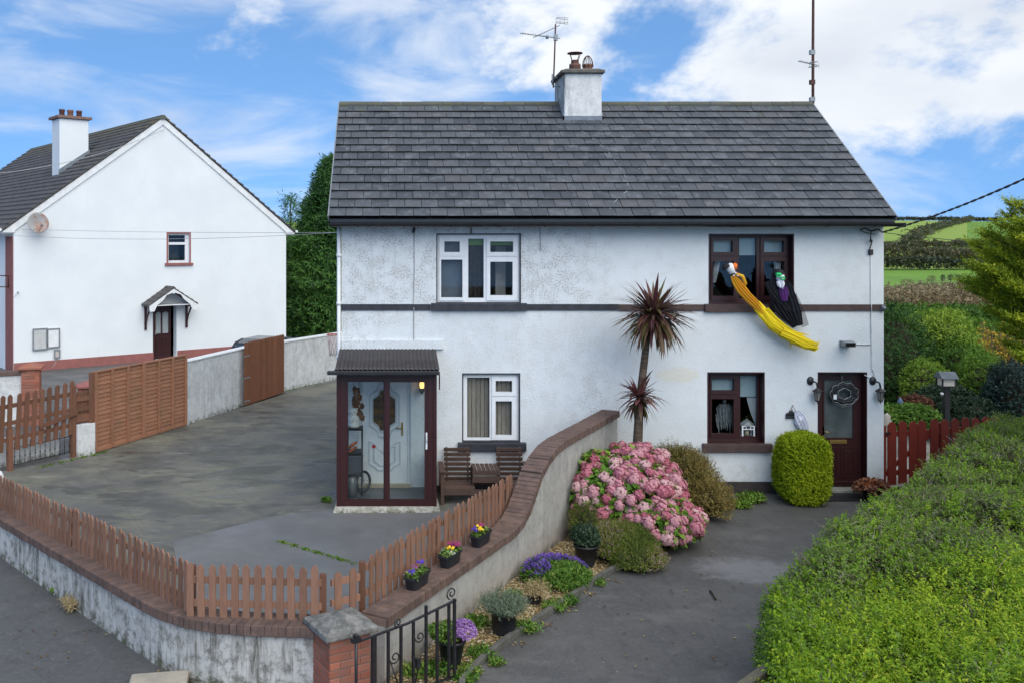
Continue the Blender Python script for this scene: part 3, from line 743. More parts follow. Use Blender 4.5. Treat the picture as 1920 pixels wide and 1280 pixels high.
# pipes and brackets
def pipe(pts, r, mat, name='downpipe', n=8, lab=None):
    o = MB().tube(pts, r, n).build(name, mat, house)
    if lab: o['label'] = lab
    return o
b = MB(); b.tube([(XL - 0.045, FY - 0.03, EZ), (XL - 0.045, FY - 0.03, 0.0)], 0.036, 10)
for z in (4.4, 3.5, 2.5, 2.28, 1.2): b.tube([(XL - 0.045, FY - 0.03, z), (XL - 0.045, FY - 0.03, z + 0.06)], 0.047, 10)
tag(b.build('downpipe', M['white_trim'], house), 'white downpipe at the left corner')
pipe([(fx(776), FY - 0.012, fz(430)), (fx(777), FY - 0.012, fz(500)), (fx(775), FY - 0.012, fz(575)), (fx(776), FY - 0.035, fz(578)), (fx(776), FY - 0.012, fz(584)), (fx(776), FY - 0.012, fz(640)), (fx(776), FY - 0.05, fz(646))], 0.008, M['cable_grey'], 'cable', 5)
b = MB(); b.beam((fx(777), FY - 0.03, fz(427)), (fx(775), FY - 0.02, fz(437)), 0.05, 0.03); b.box((fx(882.5), FY - 0.02, fz(438)), (fx(884.5), FY - 0.002, fz(427))); b.build('eave_bracket', M['black_paint'], house)
pipe([(fx(1012), FY - 0.01, fz(425)), (fx(1013), FY - 0.012, fz(450)), (fx(1013), FY - 0.012, fz(472))], 0.006, M['cable_grey'], 'cable', 5)
pipe([(fx(1632), FY - 0.012, fz(470)), (fx(1632), FY - 0.012, fz(565)), (fx(1632), FY - 0.04, fz(570)), (fx(1632), FY - 0.04, fz(584)), (fx(1632), FY - 0.012, fz(588)), (fx(1634), FY - 0.012, fz(690)), (fx(1638), FY - 0.012, fz(702)), (fx(1630), FY - 0.012, fz(707)), (fx(1620), FY - 0.012, fz(702))], 0.009, M['cable_white'], 'cable', 5)
b = MB(); b.tube([P(1612, 432, 17.44), P(1622, 428, 17.4), P(1634, 434, 17.4), P(1646, 430, 17.4), P(1655, 436, 17.44)], 0.014, 6); b.tube([P(1634, 432, 17.42), P(1632, 446, 17.4), P(1634, 456, 17.42), P(1630, 470, 17.44), P(1631, 478, 17.46)], 0.012, 6)
b.tube([P(1612, 432, 17.46), P(1620, 436, 17.42), P(1640, 440, 17.42)], 0.008, 5); b.lathe([(0.0, -0.03), (0.03, -0.02), (0.03, 0.02), (0, 0.03)], P(1633, 452, 17.42), 8); b.box((fx(1628), FY - 0.03, fz(478)), (fx(1636), FY - 0.004, fz(468)))
b.build('cable_bracket', M['cable'], house)
b = MB(); b.box((fx(1650), FY - 0.07, fz(582)), (fx(1657), FY - 0.03, fz(571.5))); b.lathe([(0.0, 0), (0.03, 0.0), (0.035, 0.04), (0, 0.045)], (fx(1653.5), FY - 0.07, fz(577)), 8, axis=(0, -1, -0.3)); b.build('sensor', M['galv'], house)
cable_pts = [(1076, 243), (1108, 262), (1140, 290), (1163, 322), (1176, 345), (1176, 362), (1158, 378), (1142, 392), (1145, 404)]
def roofpt(px, py, lift=0.06):
    # where the sight line meets the roof plane
    d = Vector(((px - CX) / F, 1, -(py - HY) / F)); o = Vector((0, 0, CH)); p0 = Vector((0, EY, EZT))
    return o + d * ((p0 - o).dot(uz) / d.dot(uz)) + uz * lift
pipe([roofpt(a, c) for a, c in cable_pts], 0.007, M['cable_grey'], 'cable', 5)

# ---- chimney
CXA, CXB, CY0, CY1 = 3.655, 4.455, 19.92, 21.12
b = MB(); b.box((CXA, CY0, 6.9), (CXB, CY1, 8.27))
ch = b.build('chimney', M['chimney'], house, 0.02)
b = MB(); b.box((CXA - 0.075, CY0 - 0.085, 8.272), (CXB + 0.055, CY1 + 0.06, 8.335)); b.prism([(CXA - 0.05, CY0 - 0.06, 8.335), (CXB + 0.03, CY0 - 0.06, 8.335), (CXB - 0.03, CY0 + 0.1, 8.39), (CXA + 0.06, CY0 + 0.1, 8.39)], (0, CY1 - CY0 - 0.05, 0.0))
tag(b.build('chimney_cap', simple('mossy_concrete', (0.15, 0.14, 0.12), (0.09, 0.085, 0.075), 6, 0.9, bump=0.5), ch, 0.008), kind=None)
b = MB()
zf = lambda y: EZT + slope * (y - EY) + 0.055
b.box((CXA - 0.03, CY0 - 0.03, zf(CY0) - 0.12), (CXB + 0.03, CY0 - 0.003, zf(CY0) + 0.10))
b.prism([(CXA - 0.1, CY0 - 0.03, zf(CY0 - 0.03) + 0.012), (CXB + 0.1, CY0 - 0.03, zf(CY0 - 0.03) + 0.012), (CXB + 0.13, CY0 - 0.17, zf(CY0 - 0.17) + 0.010), (CXA - 0.13, CY0 - 0.17, zf(CY0 - 0.17) + 0.010)], (0, 0, 0.012))
for x0, x1 in ((CXA - 0.03, CXA - 0.003), (CXB + 0.003, CXB + 0.03)):
    b.prism([(x0, CY0 - 0.03, zf(CY0) - 0.05), (x0, RY, zf(RY) - 0.05), (x0, RY, zf(RY) + 0.10), (x0, CY0 - 0.03, zf(CY0) + 0.10)], (x1 - x0, 0, 0))
b.build('flashing', M['lead'], ch)
for (px, r0) in ((1078, 0.125), (1102, 0.11)):
    c = Vector(((px - CX) * 20.5 / F, 20.5, 8.36))
    b = MB(); b.lathe([(r0 * 1.1, 0), (r0 * 1.1, 0.04), (r0, 0.06), (r0 * 0.92, 0.16), (r0 * 1.02, 0.17), (r0 * 1.02, 0.21), (r0 * 0.8, 0.21), (r0 * 0.78, 0.05)], c, 16)
    pot = b.build('chimney_pot', M['terracotta'], ch)
    b = MB()
    if px == 1078:
        b.lathe([(0.13, 0.10), (0.125, 0.20), (0.085, 0.24), (0.085, 0.30)], c, 12); b.lathe([(0.0, 0.47), (0.17, 0.46), (0.17, 0.445), (0.0, 0.44)], c, 14)
        for k_ in range(4):
            a = k_ * 1.57 + 0.5; b.tube([c + Vector((0.085 * math.cos(a), 0.085 * math.sin(a), 0.28)), c + Vector((0.15 * math.cos(a), 0.15 * math.sin(a), 0.45))], 0.008, 5)
    else:
        for k_ in range(4):
            a = k_ * 0.785; b.tube([c + Vector((math.cos(a) * 0.12 * math.cos(t), math.sin(a) * 0.12 * math.cos(t), 0.14 + 0.26 * math.sin(t))) for t in [R(15 * i) for i in range(13)]], 0.008, 5)
    b.build('cowl', M['rust'], ch)

# ---- windows
def zat(py, d): return CH - (py - HY) * (FY + d) / F
def xat(px, d): return (px - CX) * (FY + d) / F
def window(hole, depth, panes, sashes, frame_m, lining_m, sill, sill_m, lab, room_m='room', grow=0.03):
    d = depth; x0, x1, z0, z1 = hole
    H = [(xat(a, d), xat(c, d), zat(f, d), zat(e, d)) for (a, c, e, f) in panes]
    w = MB().plate(ffr, x0 + 0.002, x1 - 0.002, z0 + 0.002, z1 - 0.002, H, -d - 0.06, -d).build('window', frame_m, house, 0.004)
    w['label'] = lab
    for i, sr in enumerate(sashes):
        a, c, e, f = sr[:4]; X0, X1, Z0, Z1 = xat(a, d), xat(c, d), zat(f, d), zat(e, d)
        hs = [h for h in H if X0 < (h[0] + h[1]) / 2 < X1 and Z0 < (h[2] + h[3]) / 2 < Z1]
        MB().plate(ffr, X0, X1, Z0, Z1, hs, -d + 0.002, -d + 0.024).build('sash', frame_m, w, 0.005)
    for h in H:
        MB().fbox(ffr, (h[0] - 0.004, -d - 0.035, h[2] - 0.004), (h[1] + 0.004, -d - 0.030, h[3] + 0.004)).build('pane', M['glass'], w)
    t = 0.022
    k = MB(); k.fbox(ffr, (x0 + 0.001, -d + 0.001, z0 + t), (x0 + t, 0.004, z1 - t)); k.fbox(ffr, (x1 - t, -d + 0.001, z0 + t), (x1 - 0.001, 0.004, z1 - t)); k.fbox(ffr, (x0 + 0.001, -d + 0.001, z1 - t), (x1 - 0.001, 0.004, z1 - 0.001))
    k.fbox(ffr, (x0 + 0.001, -d + 0.001, z0 + 0.001), (x1 - 0.001, 0.003, z0 + t))
    k.build('reveal', lining_m, w)
    if sill:
        a, c, e, f = sill
        k = MB(); X0, X1, Z0, Z1 = fx(a), fx(c), fz(f), fz(e)
        k.prism([(X0, FY + 0.004, Z1 + 0.012), (X0, FY - 0.085, Z1), (X0, FY - 0.085, Z0), (X0, FY - 0.003, Z0)], (X1 - X0, 0, 0))
        k.build('sill', sill_m, w, 0.008)
    # the room behind, open towards the window
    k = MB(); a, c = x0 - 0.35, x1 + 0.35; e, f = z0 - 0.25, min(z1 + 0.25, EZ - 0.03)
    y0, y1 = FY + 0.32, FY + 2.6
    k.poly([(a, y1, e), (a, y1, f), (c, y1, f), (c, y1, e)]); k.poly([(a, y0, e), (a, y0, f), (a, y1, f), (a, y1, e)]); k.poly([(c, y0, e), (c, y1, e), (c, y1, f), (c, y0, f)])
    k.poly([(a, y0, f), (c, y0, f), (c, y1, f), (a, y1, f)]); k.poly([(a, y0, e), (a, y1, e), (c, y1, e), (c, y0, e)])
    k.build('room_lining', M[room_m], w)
    return w
def in_win(w, name, mat, px0, px1, py0, py1, d, th=0.01, lab=None):
    X0, X1, Z0, Z1 = (px0 - CX) * (FY + d) / F, (px1 - CX) * (FY + d) / F, CH - (py1 - HY) * (FY + d) / F, CH - (py0 - HY) * (FY + d) / F
    o = MB().box((X0, FY + d, Z0), (X1, FY + d + th, Z1)).build(name, mat, w)
    if lab: o['label'] = lab
    return o
def drape(w, name, mat, top, bot, d, folds=7, amp=0.03):
    """a hanging cloth: top and bottom edges given in pixels at depth d"""
    k = MB(); nx_, nz_ = folds * 6, 8; vs = []
    for j in range(nz_ + 1):
        t = j / nz_
        for i in range(nx_ + 1):
            u = i / nx_
            a = top[0] + (top[1] - top[0]) * u; c = bot[0] + (bot[1] - bot[0]) * u
            te = t ** 1.3
            px = a + (c - a) * te; py = top[2] + (bot[2] - top[2]) * t
            p = P(px, py, FY + d); p.y += amp * math.sin(u * folds * 6.28) * (0.4 + t); vs.append(p)
    k.add(vs, [(j * (nx_ + 1) + i, j * (nx_ + 1) + i + 1, (j + 1) * (nx_ + 1) + i + 1, (j + 1) * (nx_ + 1) + i) for j in range(nz_) for i in range(nx_)], 0, True)
    return k.build(name, mat, w)
D1, D2 = 0.07, 0.20
wUL = window(H_UL, D1, [(833, 862, 453, 473), (827, 867, 487, 558), (878, 907, 448, 559), (919, 962, 453, 473), (919, 961, 491, 554)],
             [(823.5, 869.5, 445, 480.5), (823.5, 869.5, 481.5, 564), (912, 970.5, 445, 480.5), (912, 970.5, 482, 564)], M['white_pvc'], M['black_paint'], (808, 988, 569.5, 582.5), M['black_paint'], 'upstairs white window with black sill')
in_win(wUL, 'blind', M['blind_green'], 878, 968, 440, 460, D1 + 0.12)
in_win(wUL, 'blind', simple('slate_blind', (0.16, 0.18, 0.205), (0.12, 0.14, 0.16), 2, 0.8), 820, 868, 440, 566, D1 + 0.14)
in_win(wUL, 'wardrobe', simple('cream_wardrobe', (0.50, 0.46, 0.40), (0.42, 0.38, 0.33), 5, 0.6), 929, 948, 462, 556, D1 + 0.5, 0.3)
drape(wUL, 'curtain', simple('dark_patterned_curtain', (0.022, 0.017, 0.014), (0.06, 0.05, 0.04), 28, 0.9), (876, 911, 458), (874, 910, 562), D1 + 0.16, 4)
wLL = window(H_LL, D1, [(876, 918, 707, 820), (929, 960, 713, 734), (929, 959.5, 751, 815)],
             [(922, 968, 705.5, 741), (922, 968, 743, 823.5)], M['white_pvc'], M['black_paint'], (858, 986, 829, 844), M['black_paint'], 'downstairs white window with black sill')
bl = simple('brown_vertical_blind', (0.42, 0.36, 0.29), (0.30, 0.26, 0.21), 9, 0.85, stretch=(5, 5, 0.3))
for i in range(13):
    in_win(wLL, 'blind_slat', bl, 869 + i * 8.0, 876.2 + i * 8.0, 700, 828, D1 + 0.12 + (i % 2) * 0.012, 0.004)
wUR = window(H_UR, D2, [(1337, 1373, 452, 473), (1336, 1375, 490, 555), (1386, 1418.5, 447, 560), (1432, 1469, 452, 473), (1432, 1470, 490, 555)],
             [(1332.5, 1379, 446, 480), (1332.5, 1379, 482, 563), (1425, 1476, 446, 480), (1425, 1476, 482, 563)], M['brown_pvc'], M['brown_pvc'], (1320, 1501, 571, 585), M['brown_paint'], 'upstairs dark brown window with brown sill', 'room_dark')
in_win(wUR, 'blind', M['blind_pale'], 1334, 1480, 440, 479, D2 + 0.10)
drape(wUR, 'curtain', M['curtain'], (1340, 1352, 482), (1334, 1341, 530), D2 + 0.12, 3); drape(wUR, 'curtain', M['curtain'], (1450, 1466, 480), (1452, 1462, 505), D2 + 0.12, 3)
wLR = window(H_LR, D2, [(1334, 1376, 709, 731), (1334, 1375, 747, 812), (1388, 1420, 704, 817)],
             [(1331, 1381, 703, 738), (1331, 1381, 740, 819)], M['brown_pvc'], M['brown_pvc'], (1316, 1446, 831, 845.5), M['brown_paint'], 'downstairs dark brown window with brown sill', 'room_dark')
in_win(wLR, 'blind', M['blind_pale'], 1330, 1428, 700, 743, D2 + 0.10)
drape(wLR, 'curtain', M['curtain'], (1400, 1428, 744), (1418, 1428, 800), D2 + 0.13, 3)

# ---- brown front door on the right
def door_right():
    d = 0.16; x0, x1, z0, z1 = H_DR
    k = MB(); k.plate(ffr, x0 + 0.002, x1 - 0.002, 0.06, z1 - 0.002, [(xat(1541, d), xat(1616, d), 0.061, zat(703, d))], -d - 0.07, -d - 0.005)
    k.fbox(ffr, (x0 + 0.001, -d, 0.06), (x0 + 0.02, 0.004, z1 - 0.02)); k.fbox(ffr, (x1 - 0.02, -d, 0.06), (x1 - 0.001, 0.004, z1 - 0.02)); k.fbox(ffr, (x0 + 0.001, -d, z1 - 0.02), (x1 - 0.001, 0.004, z1 - 0.001))
    dr = k.build('door', M['brown_pvc'], house, 0.004); dr['label'] = 'dark brown front door with frosted glass'
    gx = (xat(1546, d), xat(1600, d), zat(820, d), zat(712, d))
    leaf = MB(); leaf.plate(ffr, xat(1541, d) + 0.003, xat(1616, d) - 0.003, 0.07, zat(703, d) - 0.004, [gx], -d - 0.055, -d - 0.015)
    lf = leaf.build('door_leaf', M['brown_pvc'], dr, 0.004)
    g = MB(); g.plate(ffr, gx[0] - 0.03, gx[1] + 0.03, gx[2] - 0.03, gx[3] + 0.03, [gx], -d - 0.0145, -d - 0.004); g.build('glazing_bead', M['brown_pvc'], dr, 0.004)
    fg = Mat('frosted_glass'); fgc = fg.mix(fg.ramp(fg.noise(3, 4), 0.3, 0.7), (0.06, 0.075, 0.075), (0.10, 0.12, 0.12)); fg.bump(fg.noise(60, 3), 0.3, 0.003); fg.done(fgc, 0.22, 0.5)
    MB().fbox(ffr, (gx[0], -d - 0.040, gx[2]), (gx[1], -d - 0.034, gx[3])).build('pane', fg.m, dr)
    g = MB()
    for (a, c) in ((1547, 1571), (1577, 1603)):
        X0, X1, Z0, Z1 = xat(a, d), xat(c, d), zat(894, d), zat(838, d)
        g.plate(ffr, X0, X1, Z0, Z1, [(X0 + 0.03, X1 - 0.03, Z0 + 0.03, Z1 - 0.03)], -d - 0.0145, -d - 0.004); g.fbox(ffr, (X0 + 0.055, -d - 0.0145, Z0 + 0.055), (X1 - 0.055, -d - 0.006, Z1 - 0.055))
    g.fbox(ffr, (xat(1543, d), -d - 0.0145, zat(905, d)), (xat(1614, d), -d + 0.012, zat(901, d)))
    g.build('door_panel', M['brown_pvc'], dr, 0.004)
    g = MB(); g.fbox(ffr, (xat(1556, d), -d - 0.0145, zat(831, d)), (xat(1588, d), -d - 0.002, zat(824, d))); g.build('letterbox', M['brass'], dr, 0.003)
    g = MB(); hx, hz = xat(1544.5, d), zat(808, d); g.fbox(ffr, (hx - 0.015, -d - 0.0145, hz - 0.11), (hx + 0.015, -d - 0.004, hz + 0.09)); g.tube([ffr(hx, -d - 0.005, hz), ffr(hx, -d + 0.045, hz), ffr(hx + 0.11, -d + 0.05, hz - 0.005)], 0.010, 7); g.lathe([(0, 0), (0.012, 0), (0.012, 0.01), (0, 0.012)], ffr(hx, -d - 0.004, hz - 0.085), 8, axis=(0, -1, 0)); g.build('handle', M['brass'], dr)
    g = MB(); g.box((x0 + 0.005, FY - 0.10, -0.02), (x1 - 0.005, FY + 0.24, 0.058)); g.build('threshold', simple('concrete_step', (0.28, 0.29, 0.26), (0.2, 0.21, 0.18), 8, 0.85, bump=0.3), dr, 0.01)
    k = MB(); k.box((x0, FY + 0.5, 0), (x1, FY + 0.52, z1)); k.build('room_lining', M['room_dark'], dr)
door_right()
# ================================================================ porch (part of the house)
YP = 16.25
pfr = frame((0, YP, 0), (1, 0, 0), (0, -1, 0))
def qx(px, Y=YP): return (px - CX) * Y / F
def qz(py, Y=YP): return CH - (py - HY) * Y / F
PX0, PX1, PZ0, PZ1 = qx(631), qx(819), qz(948), qz(700)
gl_l = (qx(652), qx(719), qz(936), qz(716)); gl_r = (qx(731), qx(796), qz(935), qz(716))
k = MB()
k.plate(pfr, PX0 + 0.062, PX1 - 0.062, PZ0, PZ1, [(qx(650), qx(722), qz(938), qz(712)), (qx(722), qx(802), qz(938), qz(712))], -0.09, 0.0)
for x in (PX0, PX1 - 0.06): k.box((x, YP - 0.012, PZ0), (x + 0.06, YP + 0.10, PZ1))
for x in (PX0, PX1 - 0.05):
    sf = frame((x, 0, 0), (0, 1, 0), (1, 0, 0))
    k.plate(sf, YP + 0.102, FY - 0.004, PZ0, PZ1 + 0.06, [(YP + 0.2, FY - 0.10, PZ0 + 0.75, PZ1 - 0.12)], 0.0, 0.05)
porch = k.build('porch', M['brown_pvc'], house, 0.004); porch['label'] = 'dark brown glazed porch with sliding doors'
k = MB(); k.plate(pfr, qx(649), qx(724), qz(939), qz(711), [gl_l], -0.07, -0.045); tag(k.build('sliding_door', M['brown_pvc'], porch, 0.004), 'inner sliding door of the porch')
k = MB(); k.plate(pfr, qx(720), qx(803), qz(940), qz(710), [gl_r], -0.040, -0.012); tag(k.build('sliding_door', M['brown_pvc'], porch, 0.004), 'outer sliding door of the porch')
for (h, dd) in ((gl_l, -0.058), (gl_r, -0.027)):
    MB().fbox(pfr, (h[0] - 0.003, dd - 0.003, h[2] - 0.003), (h[1] + 0.003, dd + 0.003, h[3] + 0.003)).build('pane', M['glass_clear'], porch)
for x in (PX0 + 0.025, PX1 - 0.028): MB().box((x, YP + 0.198, PZ0 + 0.748), (x + 0.006, FY - 0.098, PZ1 - 0.118)).build('pane', M['glass_clear'], porch)
k = MB(); hx, hz = qx(800), qz(820); k.tube([pfr(hx, 0.0, hz - 0.07), pfr(hx, 0.045, hz - 0.06), pfr(hx - 0.01, 0.05, hz), pfr(hx, 0.045, hz + 0.06), pfr(hx, 0.0, hz + 0.07)], 0.011, 7); k.fbox(pfr, (hx - 0.018, -0.011, hz - 0.20), (hx + 0.012, 0.002, hz + 0.09)); k.build('handle', M['white_pvc'], porch)
# corrugated roof sheet
k = MB(); X0, X1 = qx(628, 16.02), qx(824, 16.02); nx_ = 200; vs = []
for j, (y, z) in enumerate(((16.02, 2.505), (16.75, 2.60), (FY - 0.055, 2.685))):
    for i in range(nx_ + 1):
        x = X0 + (X1 - X0) * i / nx_ + (0.05 * (j / 2) if i == 0 else 0) * 0
        xx = x * (1 - 0.0 * j); vs.append((xx, y, z + 0.011 * math.sin(i / nx_ * 6.2832 * 25)))
vs2 = [(x, y, z - 0.006) for (x, y, z) in vs]; n = len(vs); fs = []
for j in range(2):
    for i in range(nx_):
        q = (j * (nx_ + 1) + i, j * (nx_ + 1) + i + 1, (j + 1) * (nx_ + 1) + i + 1, (j + 1) * (nx_ + 1) + i); fs += [q, tuple(n + v for v in q[::-1])]
for i in range(nx_): fs.append((i + 1, i, n + i, n + i + 1))
k.add(vs + vs2, fs, 0, True)
k.build('porch_roof', simple('brown_corrugated_sheet', (0.034, 0.028, 0.029), (0.052, 0.044, 0.044), 7, 0.6, 0.35, bump=0.2), porch)
k = MB()
for i in range(25):
    xx = X0 + (X1 - X0) * (i + 0.25) / 25; k.tube([(xx - 0.018, 16.018, 2.514), (xx, 16.016, 2.521), (xx + 0.018, 16.018, 2.514)], 0.004, 4)
k.build('sheet_edge', M['galv'], porch)
k = MB(); k.box((X0 - 0.13, 15.95, 2.418), (X1 + 0.0, 16.055, 2.482)); k.box((X0 - 0.02, 16.06, 2.40), (X1 - 0.01, 16.16, 2.49)); k.box((X0 + 0.01, 16.165, PZ1 + 0.003), (X1 - 0.02, 16.26, 2.49)); k.build('gutter', M['black_gloss'], porch, 0.008)
k = MB(); k.beam((X1 + 0.008, 16.2, 2.40), (X1 + 0.02, 16.4, 2.13), 0.02, 0.09); k.build('barge_end', M['brown_pvc'], porch)
for xs_ in (PX0 + 0.005, PX1 - 0.035):
    k = MB(); k.prism([(xs_, YP + 0.0, PZ1 + 0.062), (xs_, FY - 0.006, PZ1 + 0.062), (xs_, FY - 0.006, 2.655), (xs_, YP, 2.50)], (0.03, 0, 0)); k.build('gable_board', M['brown_pvc'], porch)
k = MB(); k.box((fx(640.5), FY - 0.055, fz(654)), (fx(831), FY - 0.003, fz(637))); k.build('flashing_board', M['housewall'], porch, 0.006)
k = MB(); vs = []
top = [(PX0 - 0.02, YP - 0.04), (PX1 + 0.03, YP - 0.04), (PX1 + 0.03, FY - 0.024), (PX0 - 0.02, FY - 0.024)]
bot = [(PX0 - 0.07, YP - 0.10), (PX1 + 0.07, YP - 0.085), (PX1 + 0.05, FY - 0.024), (PX0 - 0.05, FY - 0.024)]
k.add([(x, y, PZ0 - 0.002) for x, y in top] + [(x, y, -0.01) for x, y in bot], [(0, 1, 2, 3), (4, 5, 1, 0), (5, 6, 2, 1), (7, 4, 0, 3), (6, 7, 3, 2)]); 
def m_rough():
    s = Mat('rough_lime_mortar'); n = s.noise(9, 6, 0.7); col = s.mix(s.ramp(n, 0.35, 0.65), (0.52, 0.51, 0.46), (0.30, 0.29, 0.24)); x, y, z = s.xyz()
    col = s.mix(s.math('MULTIPLY', s.ramp(z, 0.0, 0.10, 0.9, 0.1), s.ramp(s.noise(14, 5, 0.7), 0.4, 0.6)), col, (0.09, 0.09, 0.045)); s.bump(s.noise(25, 5, 0.7), 0.9, 0.03); return s.done(col, 0.95, 0.1)
k.build('porch_plinth', m_rough(), porch)
k = MB(); k.poly([(PX0 + 0.06, YP + 0.1, PZ0 + 0.003), (PX1 - 0.06, YP + 0.1, PZ0 + 0.003), (PX1 - 0.06, FY, PZ0 + 0.003), (PX0 + 0.06, FY, PZ0 + 0.003)]); k.build('porch_floor', simple('slate_floor_tile', (0.075, 0.085, 0.095), (0.055, 0.062, 0.07), 5, 0.35, 0.4), porch)
# white inner door
M['moulding_shade'] = simple('grey_shaded_moulding', (0.50, 0.54, 0.57), (0.44, 0.48, 0.51), 9, 0.45)  # white mouldings given a grey that paints their relief shading into the colour
d = 0.05
ifr = frame((0, FY + d, 0), (1, 0, 0), (0, -1, 0))
wx = lambda px: (px - CX) * (FY + d) / F
wz = lambda py: CH - (py - HY) * (FY + d) / F
x0, x1, z0, z1 = H_DL
k = MB(); k.plate(ifr, x0 + 0.002, x1 - 0.002, 0.06, z1 - 0.002, [(x0 + 0.05, x1 - 0.06, 0.061, z1 - 0.05)], -0.05, 0.0)
idoor = k.build('door', M['white_pvc'], house, 0.004); idoor['label'] = 'white moulded door inside the porch'
L0, L1 = x0 + 0.054, x1 - 0.064
oct_px = [(700, 748), (710, 741), (714, 731), (727, 731), (731, 741), (741, 748), (741, 790), (731, 797), (728, 806), (713, 806), (710, 797), (700, 790)]
hole = [(wx(a), wz(c)) for a, c in oct_px]; cxh = sum(p[0] for p in hole) / 12; czh = sum(p[1] for p in hole) / 12
k = MB(); k.fbox(ifr, (L0, -0.04, 0.07), (L1, -0.006, z1 - 0.055)); k.build('door_leaf', M['white_pvc'], idoor, 0.004)
def ringpoly(k, pts, cx_, cz_, s0, s1, b0, b1):
    n = len(pts); A = [(cx_ + (p[0] - cx_) * s0, cz_ + (p[1] - cz_) * s0) for p in pts]; B = [(cx_ + (p[0] - cx_) * s1, cz_ + (p[1] - cz_) * s1) for p in pts]
    for i in range(n):
        j = (i + 1) % n
        k.poly([ifr(*((A[i][0], b1, A[i][1]))), ifr(A[j][0], b1, A[j][1]), ifr(B[j][0], b1, B[j][1]), ifr(B[i][0], b1, B[i][1])])
        k.poly([ifr(B[i][0], b1, B[i][1]), ifr(B[j][0], b1, B[j][1]), ifr(B[j][0], b0, B[j][1]), ifr(B[i][0], b0, B[i][1])])
        k.poly([ifr(A[j][0], b1, A[j][1]), ifr(A[i][0], b1, A[i][1]), ifr(A[i][0], b0, A[i][1]), ifr(A[j][0], b0, A[j][1])])
k = MB(); ringpoly(k, hole, cxh, czh, 1.0, 1.12, -0.006, 0.012); ringpoly(k, hole, cxh, czh, 1.28, 1.40, -0.006, 0.008); k.build('moulding', M['moulding_shade'], idoor)
low_px = [(693, 828), (702, 832), (713, 845), (727, 846), (738, 832), (749, 828), (749, 868), (738, 874), (733, 880), (709, 880), (703, 874), (693, 868)]
lp = [(wx(a), wz(c)) for a, c in low_px]; c1 = sum(p[0] for p in lp) / 12; c2 = sum(p[1] for p in lp) / 12
k = MB(); ringpoly(k, lp, c1, c2, 1.0, 1.07, -0.006, 0.010); ringpoly(k, lp, c1, c2, 0.66, 0.74, -0.006, 0.008); k.build('moulding', M['moulding_shade'], idoor)
amb = Mat('amber_patterned_glass'); amb.bump(amb.voro(40).outputs['Distance'], 0.3, 0.004); am = amb.done(amb.mix(amb.ramp(amb.noise(9, 5, 0.7), 0.38, 0.62), (0.17, 0.095, 0.04), (0.06, 0.05, 0.042)), 0.18, 0.5)
k = MB(); k.poly([ifr(p[0], -0.004, p[1]) for p in hole[::-1]]); k.prism([ifr(p[0], -0.0055, p[1]) for p in hole], (0, -0.004, 0)); k.build('pane', am, idoor)
k = MB(); hx, hz = wx(754), wz(801); k.fbox(ifr, (hx - 0.018, -0.005, hz - 0.15), (hx + 0.018, 0.006, hz + 0.10)); k.tube([ifr(hx, 0.005, hz), ifr(hx, 0.05, hz), ifr(hx - 0.12, 0.055, hz)], 0.011, 7); k.build('handle', M['brass'], idoor)
k = MB(); k.box((x0, FY - 0.06, 0.0 + PZ0 + 0.004), (x1, FY + 0.1, 0.058 + PZ0)); k.build('threshold', simple('beige_step', (0.42, 0.36, 0.26), (0.34, 0.29, 0.21), 5, 0.8), idoor)
k = MB(); k.tube([ifr(wx(701), 0.0, wz(836)), ifr(wx(701), 0.012, wz(836))], 0.035, 10); k.build('heart_badge', simple('red_felt', (0.55, 0.03, 0.02), (0.45, 0.02, 0.02), 5), idoor)
# lit lamp in the porch
lampm = Mat('lit_lamp_glass'); em = lampm.N.new('ShaderNodeEmission'); em.inputs[0].default_value = (1.0, 0.48, 0.13, 1); em.inputs[1].default_value = 1.5; lampm.L.new(em.outputs[0], lampm.out.inputs['Surface'])
lp_ = P(791, 722, 17.38)
t = thing('wall_lamp', (lp_.x, 17.5, lp_.z), 'small lit amber wall lamp glowing inside the porch', 'lamp')
k = MB(); k.lathe([(0.0, -0.055), (0.032, -0.05), (0.042, 0.0), (0.038, 0.055), (0.0, 0.06)], lp_, 8); k.build('glass_shade', lampm.m, t)
k = MB(); k.lathe([(0.0, -0.17), (0.015, -0.165), (0.05, -0.10), (0.045, -0.056)], lp_, 8); k.box((lp_.x - 0.04, lp_.y + 0.06, lp_.z - 0.12), (lp_.x + 0.04, FY - 0.002, lp_.z + 0.06)); k.lathe([(0.065, 0.082), (0.02, 0.12), (0, 0.125)], lp_, 8); k.build('bracket', M['black_gloss'], t)
# shelf and the odds and ends on it
Ys = 17.05
def sx(px): return (px - CX) * Ys / F
def sz(py): return CH - (py - HY) * Ys / F
t = thing('shelf_rack', (sx(664), Ys, 0.12), 'narrow black shelf rack just inside the porch glass', 'shelf')
k = MB()
for x in (sx(652) + 0.0, sx(679)):
    for y in (Ys - 0.16, Ys + 0.16): k.tube([(x, y, PZ0 + 0.004), (x, y, sz(800))], 0.011, 6)
k.build('post', M['iron'], t)
for py in (803, 846, 889): MB().box((sx(651), Ys - 0.17, sz(py)), (sx(680), Ys + 0.17, sz(py) + 0.022)).build('shelf', M['iron'], t)
t = thing('ornament', (sx(664), Ys - 0.05, sz(800)), 'white ruffled ornament standing on the porch shelf rack', 'ornament')
k = MB(); k.lathe([(0.0, 0.0), (0.10, 0.01), (0.12, 0.06), (0.09, 0.09), (0.115, 0.15), (0.10, 0.22), (0.075, 0.24), (0.10, 0.29), (0.085, 0.35), (0.0, 0.38)], (sx(664), Ys - 0.05, sz(800) + 0.003), 14)
